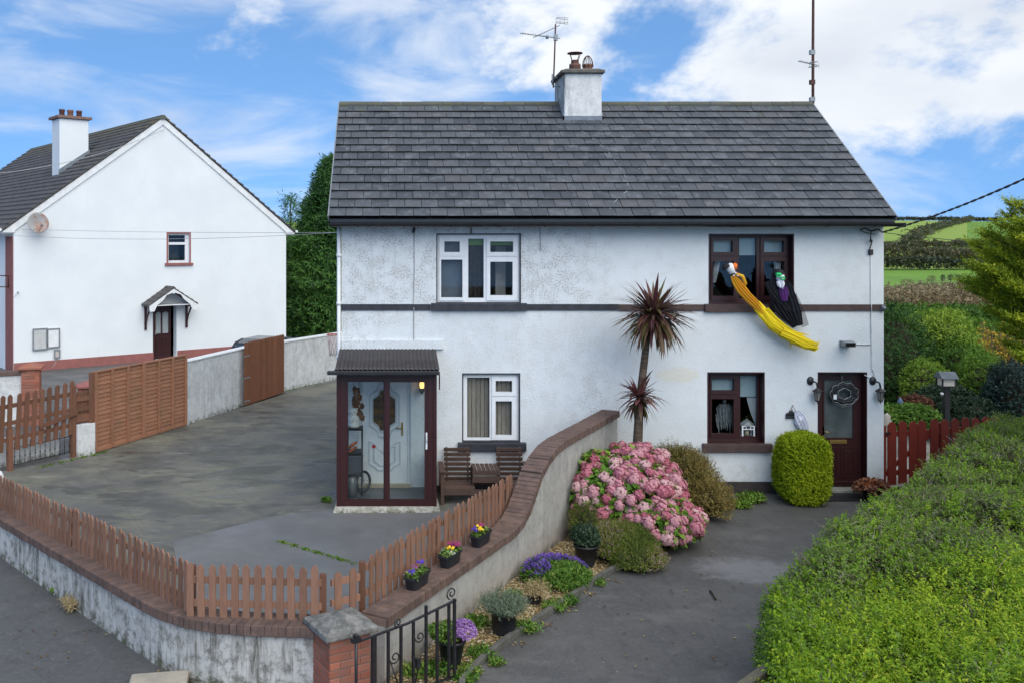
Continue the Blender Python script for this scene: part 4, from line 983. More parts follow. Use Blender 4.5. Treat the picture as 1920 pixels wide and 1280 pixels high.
k.build('ruffle', simple('white_cloth', (0.68, 0.69, 0.67), (0.42, 0.43, 0.40), 22, 0.9, bump=0.6, bscale=30, bdist=0.02), t)
t = thing('hanging_decoration', (sx(668), Ys + 0.1, sz(790)), 'brown dried leaf garland hanging inside the porch', 'garland')
k = MB()
for i in range(26):
    c = Vector((sx(random.uniform(660, 676) + i * 0.25), Ys - 0.1 + random.uniform(-0.05, 0.05), sz(728 + i * 2.2))); a = random.uniform(0, 6.28)
    k.poly([c + Vector((0.05 * math.cos(a + q * 1.26), random.uniform(-0.02, 0.02), 0.07 * math.sin(a + q * 1.26))) for q in range(5)])
k.build('leaf_cluster', simple('dry_brown_leaves', (0.17, 0.085, 0.05), (0.06, 0.04, 0.03), 9, 0.8), t)
t = thing('shoe', (sx(661), Ys - 0.12, sz(845)), 'orange and black shoe on the porch shelf rack', 'shoe')
k = MB()
for (dz, dy) in ((0.04, 0.0), (0.12, 0.03)):
    k.lathe([(0.0, -0.10), (0.04, -0.09), (0.045, 0.0), (0.03, 0.08), (0.0, 0.10)], (sx(662), Ys - 0.10 + dy, sz(846) + 0.022 + dz), 10, axis=(0.8, 0.1, 0.55), sy=0.7)
k.build('upper', simple('orange_leather', (0.55, 0.13, 0.03), (0.05, 0.03, 0.03), 18, 0.6), t)
t = thing('storage_box', (sx(666), Ys, sz(889)), 'dark grey storage box on the lowest porch shelf', 'box')
MB().box((sx(653), Ys - 0.15, sz(889) + 0.025), (sx(680.5), Ys + 0.15, sz(850))).build('box_body', simple('grey_plastic', (0.07, 0.075, 0.095), (0.055, 0.06, 0.075), 3, 0.5), t, 0.015)
t = thing('wheel', (sx(682), Ys - 0.1, 0.12), 'black spoked wheel leaning inside the porch door', 'wheel')
wc = Vector((sx(681), Ys + 0.02, PZ0 + 0.215)); ax_ = Vector((0.75, -0.65, 0.1)).normalized(); e1 = ax_.cross(Vector((0, 0, 1))).normalized(); e2 = ax_.cross(e1)
k = MB(); k.tube([wc + e1 * (0.18 * math.cos(a)) + e2 * (0.18 * math.sin(a)) for a in [R(15 * i) for i in range(24)]], 0.026, 8, closed=True); k.build('tyre', M['pot'], t)
k = MB()
for i in range(10): k.tube([wc, wc + e1 * (0.17 * math.cos(i * 0.628)) + e2 * (0.17 * math.sin(i * 0.628))], 0.006, 4)
k.build('spoke', M['alu'], t)
t = thing('glass_jar', (sx(661), Ys - 0.1, 0.12), 'tall glass jar on the porch floor', 'jar')
k = MB(); k.lathe([(0.0, 0.0), (0.085, 0.005), (0.085, 0.30), (0.07, 0.32), (0.07, 0.35), (0.0, 0.352)], (sx(661), Ys - 0.22, PZ0 + 0.004), 16); k.build('jar_body', simple('tinted_glass', (0.09, 0.10, 0.11), (0.13, 0.14, 0.15), 12, 0.12, 0.6), t)

# ================================================================ things fixed to or standing by the front wall
def lantern(px, lab):
    c = Vector((fx(px), FY, fz(713)))
    t = thing('wall_lantern', c, lab, 'lantern', 'coach lanterns beside the brown door')
    k = MB(); k.lathe([(0.065, 0.0), (0.065, 0.014), (0.04, 0.035), (0.0, 0.04)], c + Vector((0, -0.001, 0)), 14, axis=(0, -1, 0), sy=1.25); k.build('back_plate', M['iron'], t)
    b_ = c + Vector((0.075, -0.14, -0.19))
    k = MB(); k.tube([c + Vector((0, -0.02, -0.02)), c + Vector((0.02, -0.08, 0.0)), c + Vector((0.06, -0.13, -0.02)), b_ + Vector((0, 0, 0.09))], 0.018, 7); k.build('arm', M['iron'], t)
    k = MB(); k.lathe([(0.0, 0.105), (0.018, 0.10), (0.02, 0.075), (0.065, 0.045), (0.10, 0.022), (0.10, 0.012), (0.0, 0.012)], b_, 6, smooth=False); k.build('roof', M['iron'], t)
    k = MB(); k.lathe([(0.072, 0.010), (0.042, -0.155)], b_, 6, smooth=False); k.build('glass_shade', simple('smoky_lantern_glass', (0.25, 0.23, 0.21), (0.18, 0.17, 0.16), 8, 0.15, 0.5), t)
    k = MB()
    for i in range(6):
        a = i * R(60); k.tube([b_ + Vector((0.074 * math.cos(a), 0.074 * math.sin(a), 0.011)), b_ + Vector((0.044 * math.cos(a), 0.044 * math.sin(a), -0.156))], 0.006, 4)
    k.lathe([(0.0, -0.22), (0.012, -0.205), (0.008, -0.19), (0.048, -0.168), (0.05, -0.155)], b_, 6, smooth=False); k.build('cage', M['iron'], t)
lantern(1519, 'black coach lantern on the white wall left of the brown door')
lantern(1636, 'black coach lantern at the house corner right of the brown door')
t = thing('floodlight', (fx(1583), FY, fz(642)), 'small grey floodlight on the wall above the brown door', 'floodlight')
c = Vector((fx(1583), FY - 0.17, fz(642)))
k = MB(); k.prism([c + Vector(p) for p in ((-0.11, 0.07, 0.05), (-0.11, -0.09, 0.03), (-0.11, -0.07, -0.06), (-0.11, 0.05, -0.05))], (0.21, 0, 0)); k.build('lamp_body', M['galv'], t, 0.006)
k = MB(); k.poly([c + Vector(p) for p in ((-0.09, -0.092, 0.02), (0.08, -0.092, 0.02), (0.08, -0.076, -0.048), (-0.09, -0.076, -0.048))]); k.build('lamp_glass', M['black_gloss'], t)
k = MB(); k.tube([c + Vector((0, 0.05, -0.02)), Vector((fx(1583), FY - 0.002, fz(646)))], 0.02, 6); k.box((fx(1574), FY - 0.03, fz(650)), (fx(1592), FY - 0.002, fz(638))); k.build('bracket', M['galv'], t)
k = MB(); k.tube([(fx(1592), FY - 0.012, fz(645)), (fx(1631), FY - 0.012, fz(645.5))], 0.009, 6); k.build('conduit', M['cable_white'], t)
# wreath
t = thing('wreath', (fx(1582), FY, fz(737)), 'black scalloped wreath with a white tag hanging on the brown door', 'wreath')
wc = P(1582, 737, 17.58)
def scal(r, am, n, z=0.0, y=0.0): return [wc + Vector((1.18 * (r + am * abs(math.sin(n * a / 2))) * math.cos(a), y, (r + am * abs(math.sin(n * a / 2))) * math.sin(a) * 0.92 + z)) for a in [R(3 * i) for i in range(120)]]
k = MB()
for r_, y in ((0.185, 0.0), (0.16, -0.02), (0.14, 0.01), (0.12, -0.015), (0.165, 0.02)): k.tube(scal(r_, 0.025, 9, 0, y), 0.022, 5, closed=True)
k.build('tinsel', simple('black_tinsel', (0.010, 0.011, 0.014), (0.03, 0.034, 0.04), 40, 0.35, 0.5, bump=0.8, bscale=90, bdist=0.02), t)
k = MB(); k.tube(scal(0.205, 0.028, 9, 0, -0.03), 0.005, 4, closed=True); k.tube(scal(0.095, 0.014, 6, 0.0, -0.03), 0.006, 4, closed=True); k.tube(scal(0.20, 0.02, 9, -0.05, -0.01), 0.003, 4, closed=True); k.tube([wc + Vector((-0.03, 0, 0.21)), wc + Vector((-0.035, 0.0, 0.36))], 0.005, 5); k.build('wire_edge', M['alu'], t)
k = MB(); k.box(P(1563, 748, 17.50), P(1569, 739, 17.505)); k.build('tag', M['white_plain'], t)
k = MB(); k.tube([wc + Vector((-0.035 + 0.03 * math.cos(a), -0.03, 0.37 + 0.03 * math.sin(a))) for a in [R(30 * i) for i in range(12)]], 0.010, 5, closed=True); k.build('bow', simple('dark_green_ribbon', (0.03, 0.07, 0.06), (0.02, 0.05, 0.04), 9), t)
# triangular hanging sign and white ghost cloth
t = thing('hanging_sign', (fx(1484), FY, fz(772)), 'small black cut-out plaque hung by a wire triangle on the white wall', 'plaque')
k = MB(); k.box(P(1473.5, 784, 17.47), P(1492, 781, 17.485)); 
for (a, hgt) in ((1476, 772), (1481, 768), (1485, 766.5), (1489, 771)): k.lathe([(0.0, 0.0), (0.03, 0.02), (0.025, (781 - hgt) / 100 * 0.7), (0, (781 - hgt) / 100)], P(a, 781, 17.478), 8, sy=0.2)
k.build('cut_out', M['iron'], t)
k = MB(); k.tube([P(1474, 783, 17.478), P(1487, 759, 17.48), P(1493, 772, 17.478)], 0.005, 5); k.tube([P(1487, 759, 17.5), P(1487, 759, 17.46)], 0.006, 5); k.build('wire', M['rust'], t)
def cloth_strip(pts, wid, folds, amp, mb, Yd, seed=0):
    """a hanging or blown cloth: spine in pixels, half width in metres, folds across"""
    r_ = random.Random(seed); n = len(pts); m_ = folds * 5; vs = []
    for j, (px, py) in enumerate(pts):
        c = P(px, py, Yd[j] if isinstance(Yd, (list, tuple)) else Yd)
        p0 = P(*pts[max(j - 1, 0)], c.y); p1 = P(*pts[min(j + 1, n - 1)], c.y)
        d = (p1 - p0); d.y = 0; d.normalize(); s_ = Vector((d.z, 0, -d.x))
        for i in range(m_ + 1):
            u = i / m_ * 2 - 1; w = wid[j]
            vs.append(c + s_ * (u * w * (1 + 0.06 * r_.uniform(-1, 1))) + Vector((0, amp * w * math.sin(u * folds * 3.14 + j * 0.35) - 0.35 * w * (1 - u * u), 0)))
    mb.add(vs, [(j * (m_ + 1) + i, j * (m_ + 1) + i + 1, (j + 1) * (m_ + 1) + i + 1, (j + 1) * (m_ + 1) + i) for j in range(n - 1) for i in range(m_)], 0, True)
gauze = simple('white_gauze', (0.74, 0.75, 0.82), (0.62, 0.63, 0.70), 14, 0.9)
t = thing('ghost_decoration', (fx(1500), FY, fz(790)), 'white gauze ghost pinned to the wall between the window and the brown door', 'ghost')
k = MB(); cloth_strip([(1494, 770), (1499, 778), (1503, 788), (1507, 799), (1512, 811)], [0.05, 0.10, 0.12, 0.10, 0.04], 4, 0.35, k, 17.42, 3); cloth_strip([(1502, 782), (1497, 792), (1492, 795)], [0.06, 0.10, 0.05], 3, 0.3, k, 17.44, 4); k.build('cloth', gauze, t)
k = MB(); k.lathe([(0, -0.06), (0.05, -0.04), (0.06, 0.0), (0.045, 0.05), (0, 0.065)], P(1501, 784, 17.42), 12); k.build('head', gauze, t)

# ---- two hanging figures at the upstairs brown window
yel = simple('yellow_streamer_cloth', (0.80, 0.62, 0.012), (0.70, 0.50, 0.01), 12, 0.75, stretch=(2, 2, 8))
ora = simple('orange_cloth', (0.72, 0.30, 0.02), (0.62, 0.36, 0.02), 7, 0.8)
blk = simple('black_net_cloth', (0.012, 0.012, 0.016), (0.025, 0.025, 0.032), 12, 0.8)
t = thing('hanging_figure', P(1440, 590, 17.3), 'yellow robed halloween figure streaming down from the upstairs brown window', 'figure', 'halloween figures hung from the upstairs brown window')
Yd = 17.22
k = MB()
spine = [(1374, 516), (1381, 528), (1390, 542), (1402, 556), (1417, 570), (1432, 588), (1448, 606), (1467, 622), (1488, 634), (1510, 644), (1531, 650)]
cloth_strip(spine[4:-1], [0.085, 0.11, 0.115, 0.095, 0.07, 0.02], 2, 0.12, k, [Yd, Yd - .02, Yd, Yd + .06, Yd + .1, Yd + .1], 5)
for i in range(16):
    o_ = random.uniform(-9, 9); cloth_strip([(px + o_ * 0.55 + random.uniform(-2, 2), py - o_ + random.uniform(-2, 2)) for px, py in spine[5:9]] + [(1507 + o_ * 0.5 + random.uniform(-28, 14), 641 - o_ * 1.3 + random.uniform(-6, 6))], [0.02, 0.035, 0.03, 0.026, 0.004], 1, 0.25, k, [Yd - .07 + 0.008 * i + 0.03 * q for q in range(5)], 60 + i)
for i in range(11):
    o_ = random.uniform(-7, 7); cloth_strip([(px + o_ * 0.5 + random.uniform(-2, 2), py - o_ + random.uniform(-2, 2)) for px, py in spine[7:]] + [(1526 + random.uniform(-14, 12), 646 + random.uniform(-11, 6))], [0.03, 0.03, 0.028, 0.02, 0.006], 1, 0.3, k, [Yd + .04 - 0.01 * i for _ in range(5)], 30 + i)
k.build('robe', yel, t)
k = MB(); cloth_strip(spine[:6], [0.05, 0.085, 0.095, 0.09, 0.085, 0.05], 4, 0.3, k, Yd - 0.03, 8); tag(k.build('sleeve', ora, t), 'orange upper robe')
hc = P(1370, 504, Yd)
k = MB(); k.lathe([(0, -0.105), (0.05, -0.09), (0.072, -0.03), (0.08, 0.03), (0.06, 0.09), (0, 0.105)], hc, 14, axis=(-0.35, 0.1, 0.9)); k.build('head', M['white_plain'], t)
k = MB(); k.lathe([(0, -0.02), (0.05, 0.0), (0.05, 0.06), (0.03, 0.10), (0, 0.11)], hc + Vector((0.055, -0.015, 0.0)), 12, axis=(0.25, 0.0, 0.95)); k.build('hair', simple('orange_hair', (0.85, 0.20, 0.04), (0.7, 0.15, 0.03), 20), t)
k = MB(); k.lathe([(0, 0.07), (0.085, 0.06), (0.075, 0.10), (0.05, 0.14), (0, 0.15)], hc + Vector((-0.03, 0.0, -0.03)), 12, axis=(-0.6, 0.1, 0.8)); k.lathe([(0, -0.03), (0.035, 0), (0, 0.05)], hc + Vector((-0.07, -0.02, 0.07)), 8); k.build('hat', blk, t)
k = MB()
for px, py, r_ in ((1379, 512, 0.022), (1383, 517, 0.018), (1376, 517, 0.018)): k.lathe([(0, -r_), (r_ * 0.8, -r_ * 0.5), (r_, 0), (r_ * 0.8, r_ * 0.5), (0, r_)], P(px, py, Yd - 0.08), 8)
k.build('ruff', gauze, t)
k = MB(); k.tube([P(1380, 514, Yd - 0.06), P(1392, 518, Yd - 0.07), P(1398, 532, Yd - 0.06), P(1394, 540, Yd - 0.04)], [0.03, 0.035, 0.03, 0.02], 8); k.build('arm', ora, t)
t = thing('hanging_figure', P(1468, 550, 17.3), 'black caped figure with green mask hung at the right of the upstairs brown window', 'figure', 'halloween figures hung from the upstairs brown window')
Yd = 17.26
k = MB(); cloth_strip([(1455, 505), (1457, 522), (1460, 545), (1466, 568), (1478, 590), (1492, 612)], [0.07, 0.13, 0.17, 0.19, 0.15, 0.06], 6, 0.25, k, [Yd + 0.03] * 6, 11)
cloth_strip([(1437, 528), (1449, 548), (1464, 566), (1480, 583)], [0.05, 0.08, 0.08, 0.05], 3, 0.35, k, Yd - 0.03, 12); cloth_strip([(1476, 528), (1484, 556), (1492, 584), (1500, 610)], [0.05, 0.09, 0.10, 0.055], 3, 0.35, k, Yd + 0.0, 13)
k.build('cape', blk, t)
net = Mat('grey_see_through_net'); nb = net.N.new('ShaderNodeBsdfTransparent'); nd = net.N.new('ShaderNodeBsdfDiffuse'); nd.inputs[0].default_value = (0.05, 0.05, 0.06, 1); nm = net.N.new('ShaderNodeMixShader'); nm.inputs[0].default_value = 0.5
net.L.new(nb.outputs[0], nm.inputs[1]); net.L.new(nd.outputs[0], nm.inputs[2]); net.L.new(nm.outputs[0], net.out.inputs['Surface'])
k = MB(); cloth_strip([(1488, 552), (1496, 575), (1503, 596), (1509, 612)], [0.05, 0.08, 0.085, 0.07], 3, 0.3, k, Yd + 0.06, 14); k.build('net', net.m, t)
k = MB(); cloth_strip([(1468, 538), (1470, 550), (1471, 565)], [0.07, 0.085, 0.05], 3, 0.2, k, Yd - 0.09, 15); k.build('tunic', simple('purple_cloth', (0.09, 0.02, 0.14), (0.06, 0.015, 0.10), 9), t)
hc = P(1463, 521, Yd - 0.05)
k = MB(); k.lathe([(0, -0.11), (0.05, -0.09), (0.075, -0.02), (0.07, 0.05), (0, 0.10)], hc, 14); cloth_strip([(1462, 526), (1465, 534), (1467, 542)], [0.07, 0.075, 0.02], 2, 0.2, k, Yd - 0.10, 16); k.build('head', gauze, t)
grn = simple('green_mask_paint', (0.02, 0.55, 0.16), (0.02, 0.45, 0.12), 9, 0.5)
k = MB()
for px, py in ((1460, 517), (1468, 522)): 
    c = P(px, py, Yd - 0.14); k.tube([c + Vector((0.036 * math.cos(a), 0.0, 0.026 * math.sin(a))) for a in [R(30 * i) for i in range(12)]], 0.012, 5, closed=True)
k.lathe([(0, 0), (0.07, 0.0), (0.05, 0.04), (0, 0.05)], P(1460, 516, Yd - 0.07), 10); k.build('mask', grn, t)
k = MB(); k.lathe([(0, 0.0), (0.10, 0.0), (0.105, 0.03), (0.06, 0.09), (0, 0.11)], hc + Vector((-0.005, 0.04, 0.055)), 12); k.build('hood', blk, t)

# ---- in the downstairs brown window
t = thing('ghost_decoration', P(1358, 780, 17.8), 'grey ragged ghoul hanging inside the downstairs brown window', 'ghost')
rag = simple('grey_ragged_gauze', (0.27, 0.29, 0.29), (0.14, 0.15, 0.15), 18, 0.95)
k = MB(); k.lathe([(0, -0.04), (0.028, -0.03), (0.04, 0.01), (0.03, 0.045), (0, 0.05)], P(1358, 752, 17.86), 10); k.build('head', rag, t)
k = MB(); cloth_strip([(1358, 756), (1358, 764), (1358, 775), (1358, 790)], [0.09, 0.165, 0.14, 0.12], 5, 0.2, k, 17.88, 21)
for i in range(9): cloth_strip([(1344 + i * 3.5, 775), (1344 + i * 3.5 + random.uniform(-1.5, 1.5), 790), (1344 + i * 3.5 + random.uniform(-2, 2), 800 + random.uniform(0, 12))], [0.022, 0.02, 0.006], 1, 0.3, k, 17.87, 40 + i)
k.build('rags', rag, t)
c = P(1400, 817.5, 17.80)
t = thing('candle_lantern', c, 'white wooden candle lantern standing on the downstairs window ledge', 'lantern')
k = MB(); k.box((c.x - 0.13, c.y - 0.09, c.z - 0.02), (c.x + 0.13, c.y + 0.09, c.z + 0.02))
for i in (-1, 1):
    for j in (-1, 1): k.box((c.x + i * 0.11 - 0.014, c.y + j * 0.075 - 0.014, c.z + 0.02), (c.x + i * 0.11 + 0.014, c.y + j * 0.075 + 0.014, c.z + 0.22))
for z in (0.145, 0.20): k.box((c.x - 0.12, c.y - 0.088, c.z + z), (c.x + 0.12, c.y - 0.066, c.z + z + 0.018))
for x in (-0.045, 0.03): k.box((c.x + x, c.y - 0.087, c.z + 0.15), (c.x + x + 0.018, c.y - 0.068, c.z + 0.22))
k.build('frame', M['white_plain'], t)
k = MB(); k.lathe([(0.15, 0.22), (0.13, 0.25), (0.05, 0.31), (0.02, 0.32), (0.02, 0.34), (0, 0.345)], c, 4, smooth=False); k.build('roof', simple('grey_tin', (0.30, 0.33, 0.33), (0.25, 0.27, 0.27), 6, 0.5), t)
k = MB(); k.tube([c + Vector((0.025 * math.cos(a), 0, 0.365 + 0.025 * math.sin(a))) for a in [R(30 * i) for i in range(12)]], 0.004, 4, closed=True); k.build('ring', M['iron'], t)
k = MB(); k.lathe([(0, 0.0), (0.045, 0.0), (0.045, 0.10), (0, 0.10)], c + Vector((0, 0, 0.02)), 12); k.build('candle', simple('cream_wax', (0.6, 0.52, 0.36), (0.55, 0.48, 0.33), 4, 0.5), t)

# ---- door mat and flower bowl by the door
t = thing('door_mat', G(1575, 930), 'black rubber mat on the step before the brown door', 'mat')
a_, b_, c_, d_ = G(1545, 925), G(1616, 925), G(1622, 939), G(1541, 939)
MB().prism([Vector((p.x, p.y, 0.004)) for p in (d_, c_, b_, a_)], (0, 0, 0.014)).build('rubber', M['pot'], t)
def flower_pot(c, lab, leafm, tints):
    pass
# ---- garden seat under the left window
t = thing('bench', (1.65, 17.0, 0), 'dark wooden double garden seat with a slatted table between its two backs', 'bench')
def board(a, b_, w, h, name='slat', up=(0, 0, 1)):
    return MB().beam(a, b_, w, h, 0, up).build(name, M['bench'], t, 0.003)
SX0, SX1 = 0.88, 2.44
for (xa, xb) in ((0.945, 1.435), (1.915, 2.405)):
    for i in range(7):
        f_ = i / 6; y = 17.22 + 0.16 * f_; z = 0.33 + 0.50 * f_
        board((xa, y, z), (xb, y, z), 0.018, 0.068, 'back_slat', (0, -0.3, 1))
    for x in (xa + 0.05, xb - 0.05): board((x, 17.235, 0.20), (x, 17.415, 0.87), 0.035, 0.03, 'back_post', (0, 1, 0))
    for i in range(5): board((xa - 0.03, 16.72 + i * 0.105, 0.285), (xb + 0.03, 16.72 + i * 0.105, 0.285), 0.09, 0.022, 'seat_slat')
for i in range(6): board((1.475 + i * 0.082, 16.80, 0.585), (1.475 + i * 0.082, 17.28, 0.585), 0.068, 0.022, 'table_slat')
for z in (0.535, 0.42): board((1.43, 16.80, z), (1.93, 16.80, z), 0.02, 0.085 if z > 0.5 else 0.12, 'table_front')
for x in (1.44, 1.92): board((x, 17.04, 0.555), (x, 17.041, 0.30), 0.46, 0.02, 'table_side', (1, 0, 0))
board((SX0 - 0.01, 16.665, 0.225), (SX1 + 0.01, 16.665, 0.225), 0.022, 0.10, 'front_rail'); board((SX0, 17.3, 0.225), (SX1, 17.3, 0.225), 0.022, 0.09, 'rear_rail')
for x in (SX0, SX1):
    board((x, 16.66, 0.0), (x, 16.66, 0.585), 0.06, 0.04, 'leg', (0, 1, 0)); board((x, 17.3, 0.0), (x, 17.3, 0.585), 0.06, 0.04, 'leg', (0, 1, 0))
    board((x, 16.60, 0.598), (x, 17.38, 0.598), 0.095, 0.026, 'armrest'); board((x, 16.66, 0.22), (x, 17.3, 0.22), 0.03, 0.07, 'side_rail')
# ================================================================ garden walls with brick copings
def polyline(pts, step):
    pts = [Vector(p) for p in pts]; out = [pts[0]]; acc = 0.0
    L = [(pts[i + 1] - pts[i]).length for i in range(len(pts) - 1)]; tot = sum(L); n = max(1, round(tot / step)); st = tot / n
    res = []
    for k_ in range(n + 1):
        s_ = k_ * st; i = 0
        while i < len(L) - 1 and s_ > L[i]: s_ -= L[i]; i += 1
        res.append(pts[i].lerp(pts[i + 1], min(1, s_ / L[i])))
    return res
def wall_body(pts, ztops, thick, z0, mat, parent, name='wall_face'):
    """pts: centre line, ztops: height of the top at each; one mesh"""
    n = len(pts); vs = []
    for i, p in enumerate(pts):
        d = (pts[min(i + 1, n - 1)] - pts[max(i - 1, 0)]); d.z = 0; d.normalize(); s_ = Vector((d.y, -d.x, 0)) * (thick / 2)
        zb = z0[i] if isinstance(z0, list) else z0
        for q, z in ((p + s_, zb), (p + s_, ztops[i]), (p - s_, ztops[i]), (p - s_, zb)): vs.append((q.x, q.y, z))
    fs = []
    for i in range(n - 1):
        for j in range(4):
            a = i * 4 + j; c = i * 4 + (j + 1) % 4; fs.append((a, c, c + 4, a + 4))
    fs += [(0, 3, 2, 1), (4 * n - 4, 4 * n - 3, 4 * n - 2, 4 * n - 1)]
    return MB().add(vs, fs).build(name, mat, parent)
def brick_mesh(lx, ly, lz, mat, ch=0.006):
    k = MB(); b_ = MB()
    vs = []
    for sz_ in (-1, 1):
        for sx_, sy_ in ((-1, -1), (1, -1), (1, 1), (-1, 1)): vs.append((sx_ * (lx / 2 - ch), sy_ * (ly / 2 - ch), sz_ * lz / 2))
    for sz_ in (-1, 1):
        for sx_, sy_ in ((-1, -1), (1, -1), (1, 1), (-1, 1)): vs.append((sx_ * lx / 2, sy_ * ly / 2, sz_ * (lz / 2 - ch)))
    fs = [(0, 3, 2, 1), (4, 5, 6, 7)]
    for i in range(4):
        j = (i + 1) % 4; fs += [(8 + i, 8 + j, 12 + j, 12 + i), (i, j, 8 + j, 8 + i), (12 + i, 12 + j, 4 + j, 4 + i)]
    k.add(vs, fs); return k.mesh('brick', mat)
cop_me = brick_mesh(0.0725, 0.36, 0.115, M['coping'])
def coping(pts_z, parent, me, depth_off=0.0):
    """bricks on edge along a polyline of 3-D points (their underside)"""
    for i in range(len(pts_z) - 1):
        a, c = pts_z[i], pts_z[i + 1]; m_ = (a + c) / 2; d = (c - a).normalized(); s_ = Vector((d.y, -d.x, 0)).normalized(); u = d.cross(s_) * -1
        if u.z < 0: u = -u
        s2 = u.cross(d)
        Mx = basis(m_ + u * (0.0575 + random.uniform(-0.002, 0.002)) + s2 * random.uniform(-0.003, 0.003), d, s2, u) @ Matrix.Rotation(random.uniform(-0.01, 0.01), 4, 'Z') @ Matrix.Rotation(random.uniform(-0.012, 0.012), 4, 'X')
        inst('brick', me, parent, Mx)
# front wall: from the pillar round the corner and away to the left
def arc_corner(a, c, b_, r_):
    d1 = (a - c).normalized(); d2 = (b_ - c).normalized(); p1, p2 = c + d1 * r_, c + d2 * r_
    return [a] + [p1.lerp(c, t).lerp(c.lerp(p2, t), t) for t in [i / 8 for i in range(9)]] + [b_]
inset = Vector((0.07, 0.13, 0))
front_line = arc_corner(Vector((-0.70, 9.80, 0)), C0 + Vector((0.03, 0.12, 0)), WL + Vector((0.085, 0.085, 0)), 0.75)
front_line = polyline(front_line, 0.0765)
def front_z(p): return 0.545 - 0.075 * max(0.0, min(1.0, (p.y - 10.15) / 4.4)) + 0.065 * max(0.0, min(1.0, (p.x + 2.1) / 1.4))
fw = thing('garden_wall', (-2.2, 10.1, 0), 'stained white front wall with brown brick coping beside the road', 'wall')
wall_body(front_line, [front_z(p) - 0.001 for p in front_line], 0.24, -0.1, M['frontwall'], fw)
k = MB()
wall_body([p for p in front_line], [front_z(p) + 0.088 for p in front_line], 0.31, [front_z(p) + 0.004 for p in front_line], M['mortar'], fw, 'mortar_bed')
coping([Vector((p.x, p.y, front_z(p))) for p in front_line], fw, cop_me)
# diagonal wall up to the house, its top swept up in an S
WT = 0.25
def diag_z(Y):
    tab = [(9.0, 0.715), (12.5, 0.70), (12.95, 0.70), (13.25, 0.76), (13.5, 0.90), (13.7, 1.09), (13.9, 1.29), (14.15, 1.43), (14.45, 1.52), (14.8, 1.555), (17.6, 1.565)]
    for i in range(len(tab) - 1):
        if Y <= tab[i + 1][0]:
            t = (Y - tab[i][0]) / (tab[i + 1][0] - tab[i][0]); return tab[i][1] + t * (tab[i + 1][1] - tab[i][1])
    return 1.565
dw = thing('garden_wall', wallpt(13.0, -0.12), 'grey rendered wall sweeping up in an S to meet the house front', 'wall')
Yl = [9.95 + 0.05 * i for i in range(int((17.30 - 9.95) / 0.05) + 1)]
wall_body([wallpt(y, -WT / 2) for y in Yl], [diag_z(y) - 0.112 for y in Yl], WT, -0.05, M['diagwall'], dw)
fine_l = [Vector((*wallpt(y, -WT / 2 + 0.0).xy, diag_z(y) - 0.115)) for y in [9.95 + 0.01 * i for i in range(737)]]
cp = polyline(fine_l, 0.0765)
cop_me2 = brick_mesh(0.0725, 0.335, 0.115, M['coping'])
wall_body([Vector((p.x, p.y, 0)) for p in cp], [p.z + 0.088 for p in cp], 0.285, [p.z + 0.004 for p in cp], M['mortar'], dw, 'mortar_bed')
coping(cp, dw, cop_me2)
# gate pillar of red brick with a concrete cap
PA = R(29); p1, p2 = Vector((math.cos(PA), math.sin(PA), 0)), Vector((-math.sin(PA), math.cos(PA), 0)); up = Vector((0, 0, 1))
def pillar(c, side, h, lab, a_, b_, bricks=True, cap='pyramid', capm=None, group=None):
    t = thing('gate_pillar', c, lab, 'pillar', group)
    hs = side / 2
    if bricks:
        MB().obox(c + up * (h / 2 - 0.02), a_ * (hs - 0.007), b_ * (hs - 0.007), up * (h / 2 + 0.02)).build('mortar_core', M['mortar'], t)
        rows = int(h / 0.0775); rh = h / rows; W_ = side - 0.006; me_s = brick_mesh(W_ / 2 - 0.007, 0.09, rh - 0.012, M['brick'], 0.004); me_h = brick_mesh(W_ / 4 - 0.007, 0.09, rh - 0.012, M['brick'], 0.004)
        for r_ in range(rows):
            for f_ in range(4):
                dx, dy = ((a_, b_), (b_, -a_), (-a_, -b_), (-b_, a_))[f_]      # this face looks along -dy; its bricks run along dx
                for x, me in (((-0.25, me_s), (0.25, me_s)) if (r_ + f_) % 2 == 0 else ((-0.375, me_h), (0.0, me_s), (0.375, me_h))):
                    inst('brick', me, t, basis(c + dx * (x * W_) - dy * (hs - 0.045 + random.uniform(-0.002, 0.002)) + up * (rh * (r_ + 0.5)), dx, dy, up))
    else:
        MB().obox(c + up * (h / 2 - 0.02), a_ * hs, b_ * hs, up * (h / 2 + 0.02)).build('shaft', M['brick'], t)
    k = MB(); q = hs + 0.065
    cs = [c + a_ * (i * q) + b_ * (j * q) for i, j in ((-1, -1), (1, -1), (1, 1), (-1, 1))]
    k.add([p + up * (h + 0.002) for p in cs] + [p + up * (h + 0.062) for p in cs] + [c + a_ * (i * 0.04) + b_ * (j * 0.04) + up * (h + 0.155) for i, j in ((-1, -1), (1, -1), (1, 1), (-1, 1))],
          [(0, 3, 2, 1)] + [(i, (i + 1) % 4, 4 + (i + 1) % 4, 4 + i) for i in range(4)] + [(4 + i, 4 + (i + 1) % 4, 8 + (i + 1) % 4, 8 + i) for i in range(4)] + [(8, 9, 10, 11)])
    k.build('cap', capm or M['cap'], t, 0.012)
    return t
pillar(PILLAR, 0.46, 0.715, 'red brick gate pillar with a lichened concrete cap at the driveway entrance', p1, p2)
# kerb stone on the road by the wall corner
t = thing('kerb_stone', G(310, 1278, -0.02), 'pale kerb stone lying at the foot of the stained wall corner', 'stone')
c = G(300, 1282, -0.02); MB().obox(c + Vector((0, -0.05, 0.04)), Vector((0.30, 0.05, 0)), Vector((-0.02, 0.16, 0)), Vector((0, 0, 0.05))).build('stone_block', M['stone_pale'], t, 0.02)

